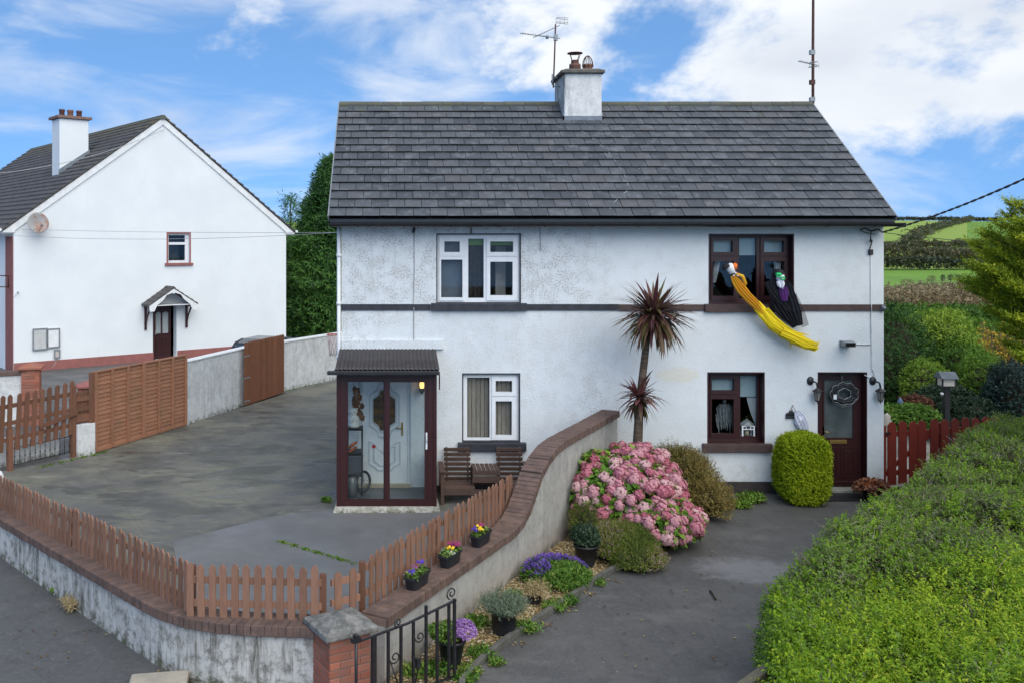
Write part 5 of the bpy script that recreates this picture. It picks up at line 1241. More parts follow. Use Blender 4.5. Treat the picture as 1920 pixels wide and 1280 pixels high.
# ================================================================ timber fences
def picket_mesh(w, h, t, tip, mat, name='picket'):
    k = MB(); k.prism([(-w / 2, 0, 0), (w / 2, 0, 0), (w / 2, 0, h - tip), (w * 0.22, 0, h - tip * 0.25), (0, 0, h), (-w * 0.22, 0, h - tip * 0.25), (-w / 2, 0, h - tip)], (0, t, 0)); return k.mesh(name, mat)
pk_me = picket_mesh(0.078, 0.66, 0.018, 0.055, M['picket'])
def picket_fence(name, a, c, n, zb, lab, group, side, me, ztop=None, posts=(), rails=(0.17, 0.45), scale=1.0, first=0.5):
    """pickets from a to c (ground plan points); side = direction the pickets face"""
    t = thing(name, (a + c) / 2 + up * 0, lab, 'fence', group)
    d = (c - a); L_ = d.length; d.normalize(); side = side.normalized()
    for i in range(n):
        p = a + d * (L_ * (i + first) / n); z = zb(p) if callable(zb) else zb
        inst('picket', me, t, basis(p + up * z, d, -side, up) @ Matrix.Rotation(random.uniform(-0.02, 0.02), 4, 'Y') @ Matrix.Rotation(random.uniform(-0.025, 0.025), 4, 'X') @ Matrix.Diagonal((1, 1, scale * random.uniform(0.985, 1.015), 1)))
    for r_ in rails:
        za, zc = (zb(a), zb(c)) if callable(zb) else (zb, zb)
        MB().beam(a + up * (za + r_) - side * 0.035, c + up * (zc + r_) - side * 0.035, 0.032, 0.07).build('rail', M['picket'], t)
    for f_, hh in posts:
        p = a + d * (L_ * f_) - side * 0.085; MB().box((p.x - 0.035, p.y - 0.035, 0.0), (p.x + 0.035, p.y + 0.035, hh)).build('post', M['gatewood'], t)
    return t
GRP = 'picket fence panels along the front walls'
fa, fc = Vector((-2.23, 10.17, 0)), Vector((-6.36, 14.72, 0))
dl = (fc - fa).normalized(); nl = Vector((-dl.y, dl.x, 0)); nl = nl if nl.y < 0 else -nl
zb_l = lambda p: front_z(p) + 0.105
mid = fa.lerp(fc, 0.5)
picket_fence('picket_fence', fa, mid - dl * 0.015, 23, zb_l, 'brown picket panel on the front wall running left from the corner', GRP, nl, pk_me, posts=((0.02, 1.15),), scale=0.86, rails=(0.14, 0.39))
picket_fence('picket_fence', mid + dl * 0.015, fc, 23, zb_l, 'brown picket panel on the front wall at the far left end', GRP, nl, pk_me, posts=((0.02, 1.1), (0.99, 1.05)), scale=0.80, rails=(0.13, 0.36))
ga, gc = Vector((-2.25, 10.10, 0)), Vector((-0.76, 9.82, 0))
dg = (gc - ga).normalized(); ng = Vector((dg.y, -dg.x, 0)); ng = ng if ng.y < 0 else -ng
picket_fence('picket_fence', ga, gc, 12, lambda p: front_z(p) + 0.10, 'short brown picket panel of twelve boards facing the road', GRP, ng, pk_me, posts=((1.0, 1.18),), first=0.45, scale=0.89, rails=(0.15, 0.40))
# two-board piece behind the pillar
picket_fence('picket_fence', Vector((-0.66, 10.0, 0)), Vector((-0.36, 10.18, 0)), 2, 0.70, 'two lower pickets joining the corner behind the brick pillar', GRP, Vector((0.2, -1, 0)), pk_me, rails=(0.12, 0.34), scale=0.70)
off = -WT - 0.10
da, dc = wallpt(10.16, off), wallpt(13.72, off); dmid = da.lerp(dc, 0.44)
picket_fence('picket_fence', da, dmid - WALL_U * 0.03, 13, 0.645, 'brown picket panel by the troughs nearest the brick pillar', GRP, WALL_N, pk_me, posts=((0.0, 1.15),), scale=0.90)
picket_fence('picket_fence', dmid + WALL_U * 0.02, dc, 17, 0.655, 'brown picket panel rising to the seat beside the S-shaped wall', GRP, WALL_N, pk_me, posts=((0.0, 1.15), (1.0, 1.2)), scale=0.90)

# ---- double picket gate at the left, with the old iron gate behind it
g0, g1 = G(8, 884), G(137, 856)
dgt = (g1 - g0).normalized(); ngt = Vector((dgt.y, -dgt.x, 0))
t = thing('picket_gate', (g0 + g1) / 2, 'tall weathered brown picket gate at the left edge of the yard', 'gate')
me = picket_mesh(0.105, 1.16, 0.02, 0.05, M['gatewood'])
n = 12; g00 = g0 - dgt * 0.55; Lg = (g1 - g00).length
for i in range(n):
    p = g00 + dgt * (Lg * (i + 0.5) / n) + ngt * 0.04; zz = 0.42 + 0.05 * math.sin(3.14 * i / (n - 1)) * -1 + 0.10 * (i / n)
    inst('picket', me, t, basis(p + up * zz, dgt, -ngt, up) @ Matrix.Rotation(R(2.5) + random.uniform(-0.02, 0.02), 4, 'Y'))
for z in (0.62, 0.95, 1.30): MB().beam(g00 + up * z, g1 + up * (z + 0.08), 0.03, 0.085).build('rail', M['gatewood'], t)
MB().beam(g0 + dgt * 0.75 + up * 0.80 + ngt * 0.085, g1 + dgt * 0.05 + up * 0.98 + ngt * 0.085, 0.03, 0.09).build('brace', M['gatewood'], t)
for q, h_ in ((g0 + dgt * 0.12, 0.85), (g1, 1.55)): MB().obox(q + up * (h_ / 2), dgt * 0.05, ngt * 0.05, up * (h_ / 2)).build('post', M['gatewood'], t)
t = thing('iron_gate', (g0 + g1) / 2 + ngt * 0.05, 'low black iron railing gate below the tall picket boards', 'gate')
k = MB()
for z in (0.10, 0.44): k.tube([g0 + dgt * 0.2 + up * z - ngt * 0.03, g1 - dgt * 0.08 + up * (z + 0.02) - ngt * 0.03], 0.010, 5)
k.build('rail', M['iron'], t)
bar = MB().tube([(0, 0, 0.09), (0, 0, 0.56)], 0.007, 5); bar.lathe([(0, -0.04), (0.018, 0), (0, 0.04)], (0, 0, 0.26), 6); bm = bar.mesh('bar', M['iron'])
for i in range(12): inst('bar', bm, t, Matrix.Translation(g0 + dgt * (0.25 + i * 0.118) - ngt * 0.03))
g2 = G(173, 849)
t = thing('garden_wall', (g1 + g2) / 2, 'short whitewashed wall stub between the picket gate and lap panels', 'wall')
MB().obox((g1 + g2) / 2 + dgt * 0.03 + up * 0.33 - ngt * 0.0, (g2 - g1) / 2 * 0.92, ngt * 0.10, up * 0.36).build('wall_face', M['sidewall'], t, 0.01)
t = thing('picket_fence', (g1 + g2) / 2, 'small weathered picket panel on the short whitewashed wall', 'fence')
me = picket_mesh(0.075, 0.72, 0.018, 0.05, M['gatewood']); dd_ = (g2 - g1).normalized()
for i in range(5): inst('picket', me, t, basis(g1 + (g2 - g1) * ((i + 0.7) / 5.4) + up * 0.70 - ngt * 0.02, dd_, -ngt, up))
for z in (0.82, 1.02, 1.24): MB().beam(g1 + up * z + dd_ * 0.04, g2 + up * z, 0.025, 0.10 if z > 0.9 else 0.16).build('rail', M['gatewood'], t)
# white wall stub behind the iron gate (neighbour side)
q0, q1 = g0 - ngt * 0.55, g1 - ngt * 0.55
t = thing('garden_wall', (q0 + q1) / 2, 'low white wall seen through the iron gate bars', 'wall')
MB().obox((q0 + q1) / 2 + up * 0.26, (q1 - q0) / 2, ngt * 0.08, up * 0.30).build('wall_face', M['sidewall'], t, 0.01)

# ---- two lap panels
a, c = G(175, 849), Vector((G(347, 797.0).x, G(347, 797.0).y, 0))
dlp = (c - a).normalized(); nlp = Vector((dlp.y, -dlp.x, 0)); Lp = (c - a).length
for half in range(2):
    s0, s1 = a + dlp * (Lp * half / 2), a + dlp * (Lp * (half + 1) / 2 - 0.012)
    t = thing('lap_panel_fence', (s0 + s1) / 2, ('orange-brown overlapping slat panel nearest the picket gate', 'orange-brown overlapping slat panel nearest the whitewashed wall')[half], 'fence', 'lap fence panels by the yard')
    w = (s1 - s0).length
    k = MB(); sl_h = 0.108
    k.prism([(0, 0, 0), (0, 0.028, 0.0), (0, 0.010, sl_h), (0, 0.0, sl_h)], (w - 0.02, 0, 0)); sm = k.mesh('slat', M['lap'])
    for i in range(18): inst('slat', sm, t, basis(s0 + dlp * 0.01 + up * (0.06 + i * 0.0955) + ngt * 0.0, dlp, nlp, up) @ Matrix.Rotation(random.uniform(-0.003, 0.003), 4, 'Y'))
    for i in range(4):
        p = s0 + dlp * (0.02 + (w - 0.04) * i / 3) + nlp * 0.052; MB().obox(p + up * 0.91, dlp * 0.026, nlp * 0.024, up * 0.87).build('batten', M['lap'], t)
    MB().obox((s0 + s1) / 2 + up * 1.795 + nlp * 0.02, dlp * (w / 2), nlp * 0.036, up * 0.016).build('top_rail', M['lap'], t)
    MB().obox((s0 + s1) / 2 + up * 0.04 + nlp * 0.02, dlp * (w / 2), nlp * 0.03, up * 0.025).build('bottom_rail', M['lap'], t)
    if half == 0: MB().obox(s0 - dlp * 0.05 + up * 0.9, dlp * 0.045, nlp * 0.045, up * 0.9).build('post', M['gatewood'], t)
# ---- white boundary wall in two lengths, with the tall gate leaf standing against it
w0 = Vector((c.x, c.y, 0)); w1 = G(530, 733); w2 = G(636, 709); w3 = w2 + (w2 - w1).normalized() * 3.0
nw = Vector(((w1 - w0).y, -(w1 - w0).x, 0)).normalized()
t = thing('garden_wall', (w0 + w1) / 2, 'dull white boundary wall between the lap panel and the tall gate', 'wall')
wl_ = polyline([w0 + dlp * 0.04 - nw * 0.11, w1 - nw * 0.11], 0.25)
wall_body(wl_, [1.585 + 0.012 * math.sin(i * 1.7) for i in range(len(wl_))], 0.22, -0.05, M['sidewall'], t)
k = MB(); k.beam(wl_[0] + up * 1.61, wl_[-1] + up * 1.61, 0.26, 0.045); k.build('coping_slab', M['white_trim'], t, 0.012)
t = thing('garden_wall', (w1 + w2) / 2, 'dull white boundary wall running back beyond the tall gate', 'wall')
wl_ = polyline([w1 - nw * 0.11, w3 - nw * 0.11], 0.3)
wall_body(wl_, [1.50 + 0.01 * math.sin(i * 1.3) for i in range(len(wl_))], 0.22, -0.05, M['sidewall'], t)
k = MB(); k.beam(wl_[0] + up * 1.525, wl_[-1] + up * 1.525, 0.27, 0.05); k.build('coping_slab', M['white_trim'], t, 0.012)
ta, tb = G(456, 761.5), G(530, 736)
dt_ = (tb - ta).normalized(); nt_ = Vector((dt_.y, -dt_.x, 0))
t = thing('board_gate', (ta + tb) / 2, 'tall chestnut brown boarded gate standing open against the white wall', 'gate')
n = 14; Lt = (tb - ta).length
k = MB(); w = Lt / n; k.prism([(-w / 2 + 0.002, 0, 0), (w / 2 - 0.002, 0, 0), (w / 2 - 0.002, 0, 1.74), (w * 0.2, 0, 1.78), (-w * 0.2, 0, 1.78), (-w / 2 + 0.002, 0, 1.74)], (0, 0.02, 0)); bm = k.mesh('board', M['tallgate'])
for i in range(n): inst('board', bm, t, basis(ta + dt_ * (w * (i + 0.5)) + up * (0.03 + random.uniform(-0.004, 0.004)) + nt_ * (0.05 + random.uniform(-0.002, 0.002)), dt_, -nt_, up))
for z in (0.3, 0.95, 1.5): MB().obox((ta + tb) / 2 + up * z + nt_ * 0.015, dt_ * (Lt / 2 - 0.02), nt_ * 0.013, up * 0.045).build('rail', M['tallgate'], t)
for z in (0.14, 0.80, 1.42): MB().obox(ta + dt_ * 0.13 + up * z + nt_ * 0.055, dt_ * 0.16, nt_ * 0.005, up * 0.018).build('hinge', M['galv'], t)

# ================================================================ open wrought iron gate by the pillar
h0, h1 = Vector((-0.365, 9.235, 0)), Vector((0.672, 10.0, 0))
dgi = (h1 - h0).normalized(); Li = (h1 - h0).length; ngi = Vector((dgi.y, -dgi.x, 0))
t = thing('wrought_iron_gate', h0, 'black wrought iron scroll gate standing open beside the brick pillar', 'gate')
def top(s_): return 0.745 + 0.125 * s_ + 0.03 * math.sin(s_ * 3.14) * -1
k = MB(); k.tube([h0 + up * -0.02, h0 + up * 0.80], 0.017, 8); k.build('hinge_stile', M['iron'], t)
k = MB(); k.obox(h0 + up * 0.77, dgi * 0.05, ngi * 0.022, up * 0.022); k.obox(h0 + up * 0.80, dgi * 0.02, ngi * 0.03, up * 0.02); k.build('latch', M['iron'], t)
k = MB(); k.beam(h0 + up * top(0), h0 + dgi * (Li * 0.5) + up * top(0.5), 0.028, 0.016); k.beam(h0 + dgi * (Li * 0.5) + up * top(0.5), h1 + up * top(1), 0.028, 0.016); k.build('rail', M['iron'], t)
k = MB(); k.beam(h0 + up * 0.06, h1 + up * 0.06, 0.028, 0.014); k.build('rail', M['iron'], t)
for i, (f_, r_) in enumerate(((0.165, 0.022), (0.305, 0.013), (0.43, 0.013), (0.555, 0.013), (0.685, 0.013), (0.80, 0.013), (0.925, 0.013), (0.985, 0.014))):
    p = h0 + dgi * (Li * f_); ex = 0.10 if i == 4 else (0.02 if i in (7,) else 0)
    MB().obox(p + up * ((top(f_) + ex + 0.05) / 2), dgi * r_, ngi * r_, up * ((top(f_) + ex - 0.05) / 2)).build('bar', M['iron'], t)
def spiral(c, r0, turns, start, sgn=1): return [c + dgi * (sgn * (r0 * (1 - 0.78 * i / 40)) * math.cos(start + turns * 6.283 * i / 40)) + up * ((r0 * (1 - 0.78 * i / 40)) * math.sin(start + turns * 6.283 * i / 40)) for i in range(41)]
def scroll(c, r0, start, tail, sgn=1):
    s_ = spiral(c, r0, 1.35, start, sgn); return MB().tube(([tail] if tail is not None else []) + s_, 0.008, 6).build('scroll', M['iron'], t)
scroll(h0 + dgi * (Li * 0.37) + up * 0.47, 0.068, R(180), h0 + dgi * (Li * 0.425) + up * 0.10, 1)
scroll(h0 + dgi * (Li * 0.62) + up * 0.60, 0.062, R(180), None, 1)
MB().tube([h0 + dgi * (Li * 0.675) + up * 0.56, h0 + dgi * (Li * 0.565) + up * 0.10], 0.008, 6).build('scroll', M['iron'], t)
scroll(h0 + dgi * (Li * 0.955) + up * (top(1) + 0.085), 0.068, R(-60), None, -1)
scroll(h0 + dgi * (Li * 0.40) + up * (top(0.4) + 0.05), 0.045, R(-60), None, -1)
k = MB(); k.obox(h0 + dgi * (Li * 0.60) + up * 0.33, dgi * 0.022, ngi * 0.02, up * 0.05); k.build('lock_box', M['iron'], t)

# ================================================================ troughs on the coping
def trough(Y, lab, plants):
    c = wallpt(Y, -0.125); c.z = diag_z(Y) + 0.004
    t = thing('flower_trough', c, lab, 'planter', 'black troughs of winter pansies on the wall')
    L2, W2 = 0.215, 0.085
    k = MB()
    def ring(l, w, z, n=20):
        out = []
        for i in range(n):
            a = 6.2832 * i / n; ca, sa = math.cos(a), math.sin(a); e = 0.45
            out.append(c + WALL_U * (l * math.copysign(abs(ca) ** e, ca)) + WALL_N * (w * math.copysign(abs(sa) ** e, sa)) + up * z)
        return out
    rs = [ring(L2 * 0.80, W2 * 0.80, 0), ring(L2 * 0.94, W2 * 0.95, 0.125), ring(L2 * 1.04, W2 * 1.1, 0.126), ring(L2 * 1.04, W2 * 1.1, 0.150), ring(L2 * 0.95, W2 * 0.96, 0.150), ring(L2 * 0.92, W2 * 0.92, 0.10)]
    n = 20; vs = sum(rs, [])
    k.add(vs, [(r_ * n + i, r_ * n + (i + 1) % n, (r_ + 1) * n + (i + 1) % n, (r_ + 1) * n + i) for r_ in range(5) for i in range(n)] + [list(range(n))[::-1]]); k.build('trough_body', M['pot'], t)
    k = MB(); k.poly(ring(L2 * 0.93, W2 * 0.93, 0.118)); k.build('soil', M['soil'], t)
    N = 46; f_ = rng.uniform(-0.8, 0.8, N); g_ = rng.uniform(-0.6, 0.6, N)
    base = np.array(c)[None, :] + np.array(WALL_U)[None, :] * (f_ * L2)[:, None] + np.array(WALL_N)[None, :] * (g_ * W2)[:, None] + np.array([0, 0, 0.115])[None, :]
    dirs = np.stack([rng.normal(0, 0.5, N), rng.normal(0, 0.5, N), np.ones(N)], 1)
    q, tt = sprigs(base, dirs, 6, 0.07, 0.045, 0.03, rng.uniform(0.3, 0.9, N), spread=1.0); quads_mesh('leaves', q, LEAF['bedding'], tt, t)
    for (u, v, h_, col) in plants:
        fl = np.array(c + WALL_U * (u * L2) + WALL_N * (v * W2) + up * (0.175 + h_))[None, :].repeat(7, 0) + rng.normal(0, 0.016, (7, 3))
        q = leaves(fl, np.stack([np.cos(np.arange(7) * 0.9), np.sin(np.arange(7) * 0.9), np.full(7, 0.35)], 1), np.tile(np.array([[0.15, -0.8, 0.6]]), (7, 1)), 0.045, 0.042, 0.1)
        quads_mesh('blossom', q, col, None, t)
# ================================================================ leaf colours
LEAF = {
    'bedding': leafmat('bedding_leaves', [(0, (0.05, 0.10, 0.02)), (0.5, (0.12, 0.22, 0.04)), (1, (0.24, 0.32, 0.09))]),
    'hedge': leafmat('hedge_leaves', [(0, (0.045, 0.085, 0.016)), (0.16, (0.20, 0.19, 0.14)), (0.29, (0.23, 0.28, 0.10)), (0.47, (0.15, 0.305, 0.020)), (0.78, (0.28, 0.42, 0.016)), (1, (0.46, 0.53, 0.04))], 0.38),
    'conifer': leafmat('dark_conifer_sprays', [(0, (0.020, 0.06, 0.018)), (0.5, (0.055, 0.145, 0.028)), (1, (0.14, 0.27, 0.045))], 0.2),
    'golden': leafmat('golden_conifer_sprays', [(0, (0.05, 0.11, 0.02)), (0.45, (0.16, 0.27, 0.03)), (0.8, (0.37, 0.46, 0.03)), (1, (0.60, 0.62, 0.05))], 0.25),
    'topiary': leafmat('golden_topiary_leaves', [(0, (0.12, 0.20, 0.008)), (0.5, (0.32, 0.43, 0.012)), (1, (0.58, 0.60, 0.03))], 0.35),
    'laurel': leafmat('bright_shrub_leaves', [(0, (0.04, 0.10, 0.020)), (0.5, (0.13, 0.255, 0.030)), (1, (0.30, 0.42, 0.05))], 0.3),
    'dark': leafmat('dark_shrub_leaves', [(0, (0.014, 0.032, 0.018)), (0.6, (0.03, 0.065, 0.035)), (1, (0.08, 0.12, 0.06))], 0.2, 0.4),
    'holly': leafmat('blue_dark_shrub_leaves', [(0, (0.010, 0.026, 0.024)), (0.6, (0.022, 0.052, 0.046)), (1, (0.05, 0.095, 0.07))], 0.15, 0.35),
    'autumn': leafmat('yellow_autumn_leaves', [(0, (0.16, 0.10, 0.05)), (0.4, (0.42, 0.28, 0.03)), (1, (0.72, 0.52, 0.05))], 0.35),
    'spirea': leafmat('bronze_shrub_leaves', [(0, (0.07, 0.07, 0.022)), (0.4, (0.17, 0.155, 0.035)), (0.7, (0.28, 0.19, 0.07)), (1, (0.30, 0.31, 0.07))], 0.3),
    'heather': leafmat('heather_foliage', [(0, (0.05, 0.09, 0.018)), (0.45, (0.14, 0.19, 0.03)), (0.74, (0.27, 0.28, 0.05)), (0.82, (0.42, 0.24, 0.28)), (1, (0.62, 0.46, 0.48))], 0.3),
    'hydr': leafmat('hydrangea_leaves', [(0, (0.05, 0.13, 0.02)), (0.5, (0.13, 0.27, 0.03)), (1, (0.28, 0.38, 0.06))], 0.3, 0.4),
    'lavender': leafmat('grey_green_needles', [(0, (0.07, 0.10, 0.06)), (0.6, (0.16, 0.21, 0.14)), (1, (0.28, 0.32, 0.21))], 0.2),
    'dry': leafmat('dry_stems', [(0, (0.20, 0.15, 0.07)), (0.5, (0.38, 0.29, 0.14)), (1, (0.52, 0.42, 0.24))], 0.2),
    'weed': leafmat('weed_leaves', [(0, (0.05, 0.12, 0.018)), (0.5, (0.12, 0.25, 0.035)), (1, (0.28, 0.35, 0.07))], 0.3),
    'copper': leafmat('copper_shrub_leaves', [(0, (0.05, 0.025, 0.02)), (0.6, (0.20, 0.08, 0.05)), (1, (0.36, 0.18, 0.11))], 0.3),
    'scrub': leafmat('far_scrub', [(0, (0.14, 0.115, 0.075)), (0.5, (0.25, 0.20, 0.12)), (1, (0.38, 0.31, 0.18))], 0.2),
    'far': leafmat('far_trees', [(0, (0.040, 0.058, 0.036)), (0.5, (0.085, 0.100, 0.055)), (0.85, (0.15, 0.135, 0.075)), (1, (0.22, 0.18, 0.08))], 0.2),
    'twig': leafmat('bare_twigs', [(0, (0.10, 0.07, 0.055)), (0.6, (0.19, 0.14, 0.12)), (1, (0.28, 0.23, 0.20))], 0.0, 0.8),
    'purple': leafmat('purple_flowers', [(0, (0.10, 0.045, 0.30)), (1, (0.24, 0.13, 0.52))], 0.3),
    'mauve': leafmat('mauve_flowers', [(0, (0.30, 0.14, 0.42)), (1, (0.56, 0.34, 0.68))], 0.3),
    'pink': leafmat('pink_florets', [(0, (0.40, 0.09, 0.13)), (0.35, (0.56, 0.19, 0.25)), (0.7, (0.66, 0.36, 0.40)), (1, (0.72, 0.55, 0.50))], 0.3),
    'pansy_y': simple('yellow_petals', (0.80, 0.55, 0.02), (0.75, 0.45, 0.02), 9), 'pansy_b': simple('blue_petals', (0.06, 0.03, 0.30), (0.10, 0.05, 0.4), 9),
    'pansy_m': simple('wine_petals', (0.22, 0.015, 0.09), (0.3, 0.03, 0.14), 9), 'pansy_w': simple('white_petals', (0.75, 0.72, 0.70), (0.65, 0.6, 0.6), 9), 'pansy_p': simple('plum_petals', (0.25, 0.07, 0.16), (0.16, 0.05, 0.2), 9),
}
M['bark'] = simple('bark', (0.085, 0.062, 0.045), (0.05, 0.04, 0.032), 9, 0.95, 0.1, bump=0.8, bscale=24, bdist=0.02, stretch=(3, 3, 0.6))
M['twig'] = simple('hedge_twigs', (0.055, 0.045, 0.032), (0.03, 0.03, 0.02), 9, 0.95, 0.1)

trough(10.78, 'black pansy trough on the wall nearest the iron gate', [(-0.55, -0.1, 0.0, LEAF['pansy_b']), (0.05, -0.5, 0.03, LEAF['pansy_p']), (0.5, -0.3, 0.06, LEAF['pansy_b'])])
trough(11.52, 'black pansy trough in the middle of the three on the wall', [(0.45, -0.4, 0.03, LEAF['pansy_m']), (0.65, 0.1, 0.02, LEAF['pansy_m']), (0.7, -0.5, 0.01, LEAF['pansy_m']), (0.0, 0.0, 0.02, LEAF['pansy_y']), (-0.4, 0.4, -0.03, LEAF['pansy_w']), (-0.2, 0.55, -0.03, LEAF['pansy_w'])])
trough(12.30, 'black pansy trough on the wall nearest the house', [(-0.2, 0.0, 0.03, LEAF['pansy_y']), (-0.1, 0.2, 0.0, LEAF['pansy_y']), (0.6, -0.4, 0.04, LEAF['pansy_m']), (-0.35, -0.5, 0.02, LEAF['pansy_b'])])

# ================================================================ general shrub builders
def core_blob(name, c, rad, mat, parent, lump=0.12, sc=1.5, seed=1, shrink=0.85, flat=True):
    import bmesh
    bm = bmesh.new(); bmesh.ops.create_icosphere(bm, subdivisions=3, radius=1.0)
    p = np.array([v.co[:] for v in bm.verts]); r_ = shrink * (1 + lump * wob(p * 1.0, sc * 2, seed)); q = p * r_[:, None] * np.array(rad)[None, :] + np.array(c)[None, :]
    if flat: q[:, 2] = np.maximum(q[:, 2], 0.01)
    for v, x in zip(bm.verts, q): v.co = x - np.array(OFF[parent.name])
    me = bpy.data.meshes.new(name); bm.to_mesh(me); bm.free(); me.materials.append(mat)
    return link(name, me, parent)
def bush(t, c, rad, N, n, length, L, W, mat, lump=0.12, sc=1.5, seed=1, tint=(0.15, 0.9), up_=0.5, deep=0.25, zmin=-0.35, name='foliage', core=True, spread=0.9, coremat=None, pow_=1.0, droop=0.15, boxy=0.0):
    d = sphere_dirs(N, zmin); 
    if boxy:
        e = 1 - boxy; dd = np.sign(d) * np.abs(d) ** e; dd /= np.max(np.abs(dd), axis=1, keepdims=True) ** (boxy) * np.linalg.norm(dd, axis=1, keepdims=True) ** (1 - boxy); d2 = dd
    else: d2 = d
    r_ = 1 + lump * wob(d, sc * 2, seed)
    depth = 1 - deep * rng.uniform(0, 1, N) ** 1.5
    base = d2 * (r_ * depth)[:, None] * np.array(rad)[None, :] + np.array(c)[None, :]
    nrm = unit(d / np.array(rad)[None, :])
    dirs = nrm + np.array([0, 0, up_])[None, :] + rng.normal(0, 0.35, (N, 3))
    keep = base[:, 2] > 0.01
    base, dirs, dk, depth = base[keep], dirs[keep], d[keep], depth[keep]
    tn = tint[0] + (tint[1] - tint[0]) * np.clip(0.5 + 0.32 * wob(base, 2.2 / max(rad[0], 0.3), seed + 5) + rng.normal(0, 0.16, len(base)), 0, 1) ** pow_
    q, tt = sprigs(base, dirs, n, length * rng.uniform(0.6, 1.3, len(base)), L, W, tn, spread=spread, droop=droop)
    o = quads_mesh(name, q, mat, tt, t)
    if core: core_blob('stems', c, rad, coremat or M['twig'], t, lump, sc, seed, 1 - deep * 0.75)
    return o

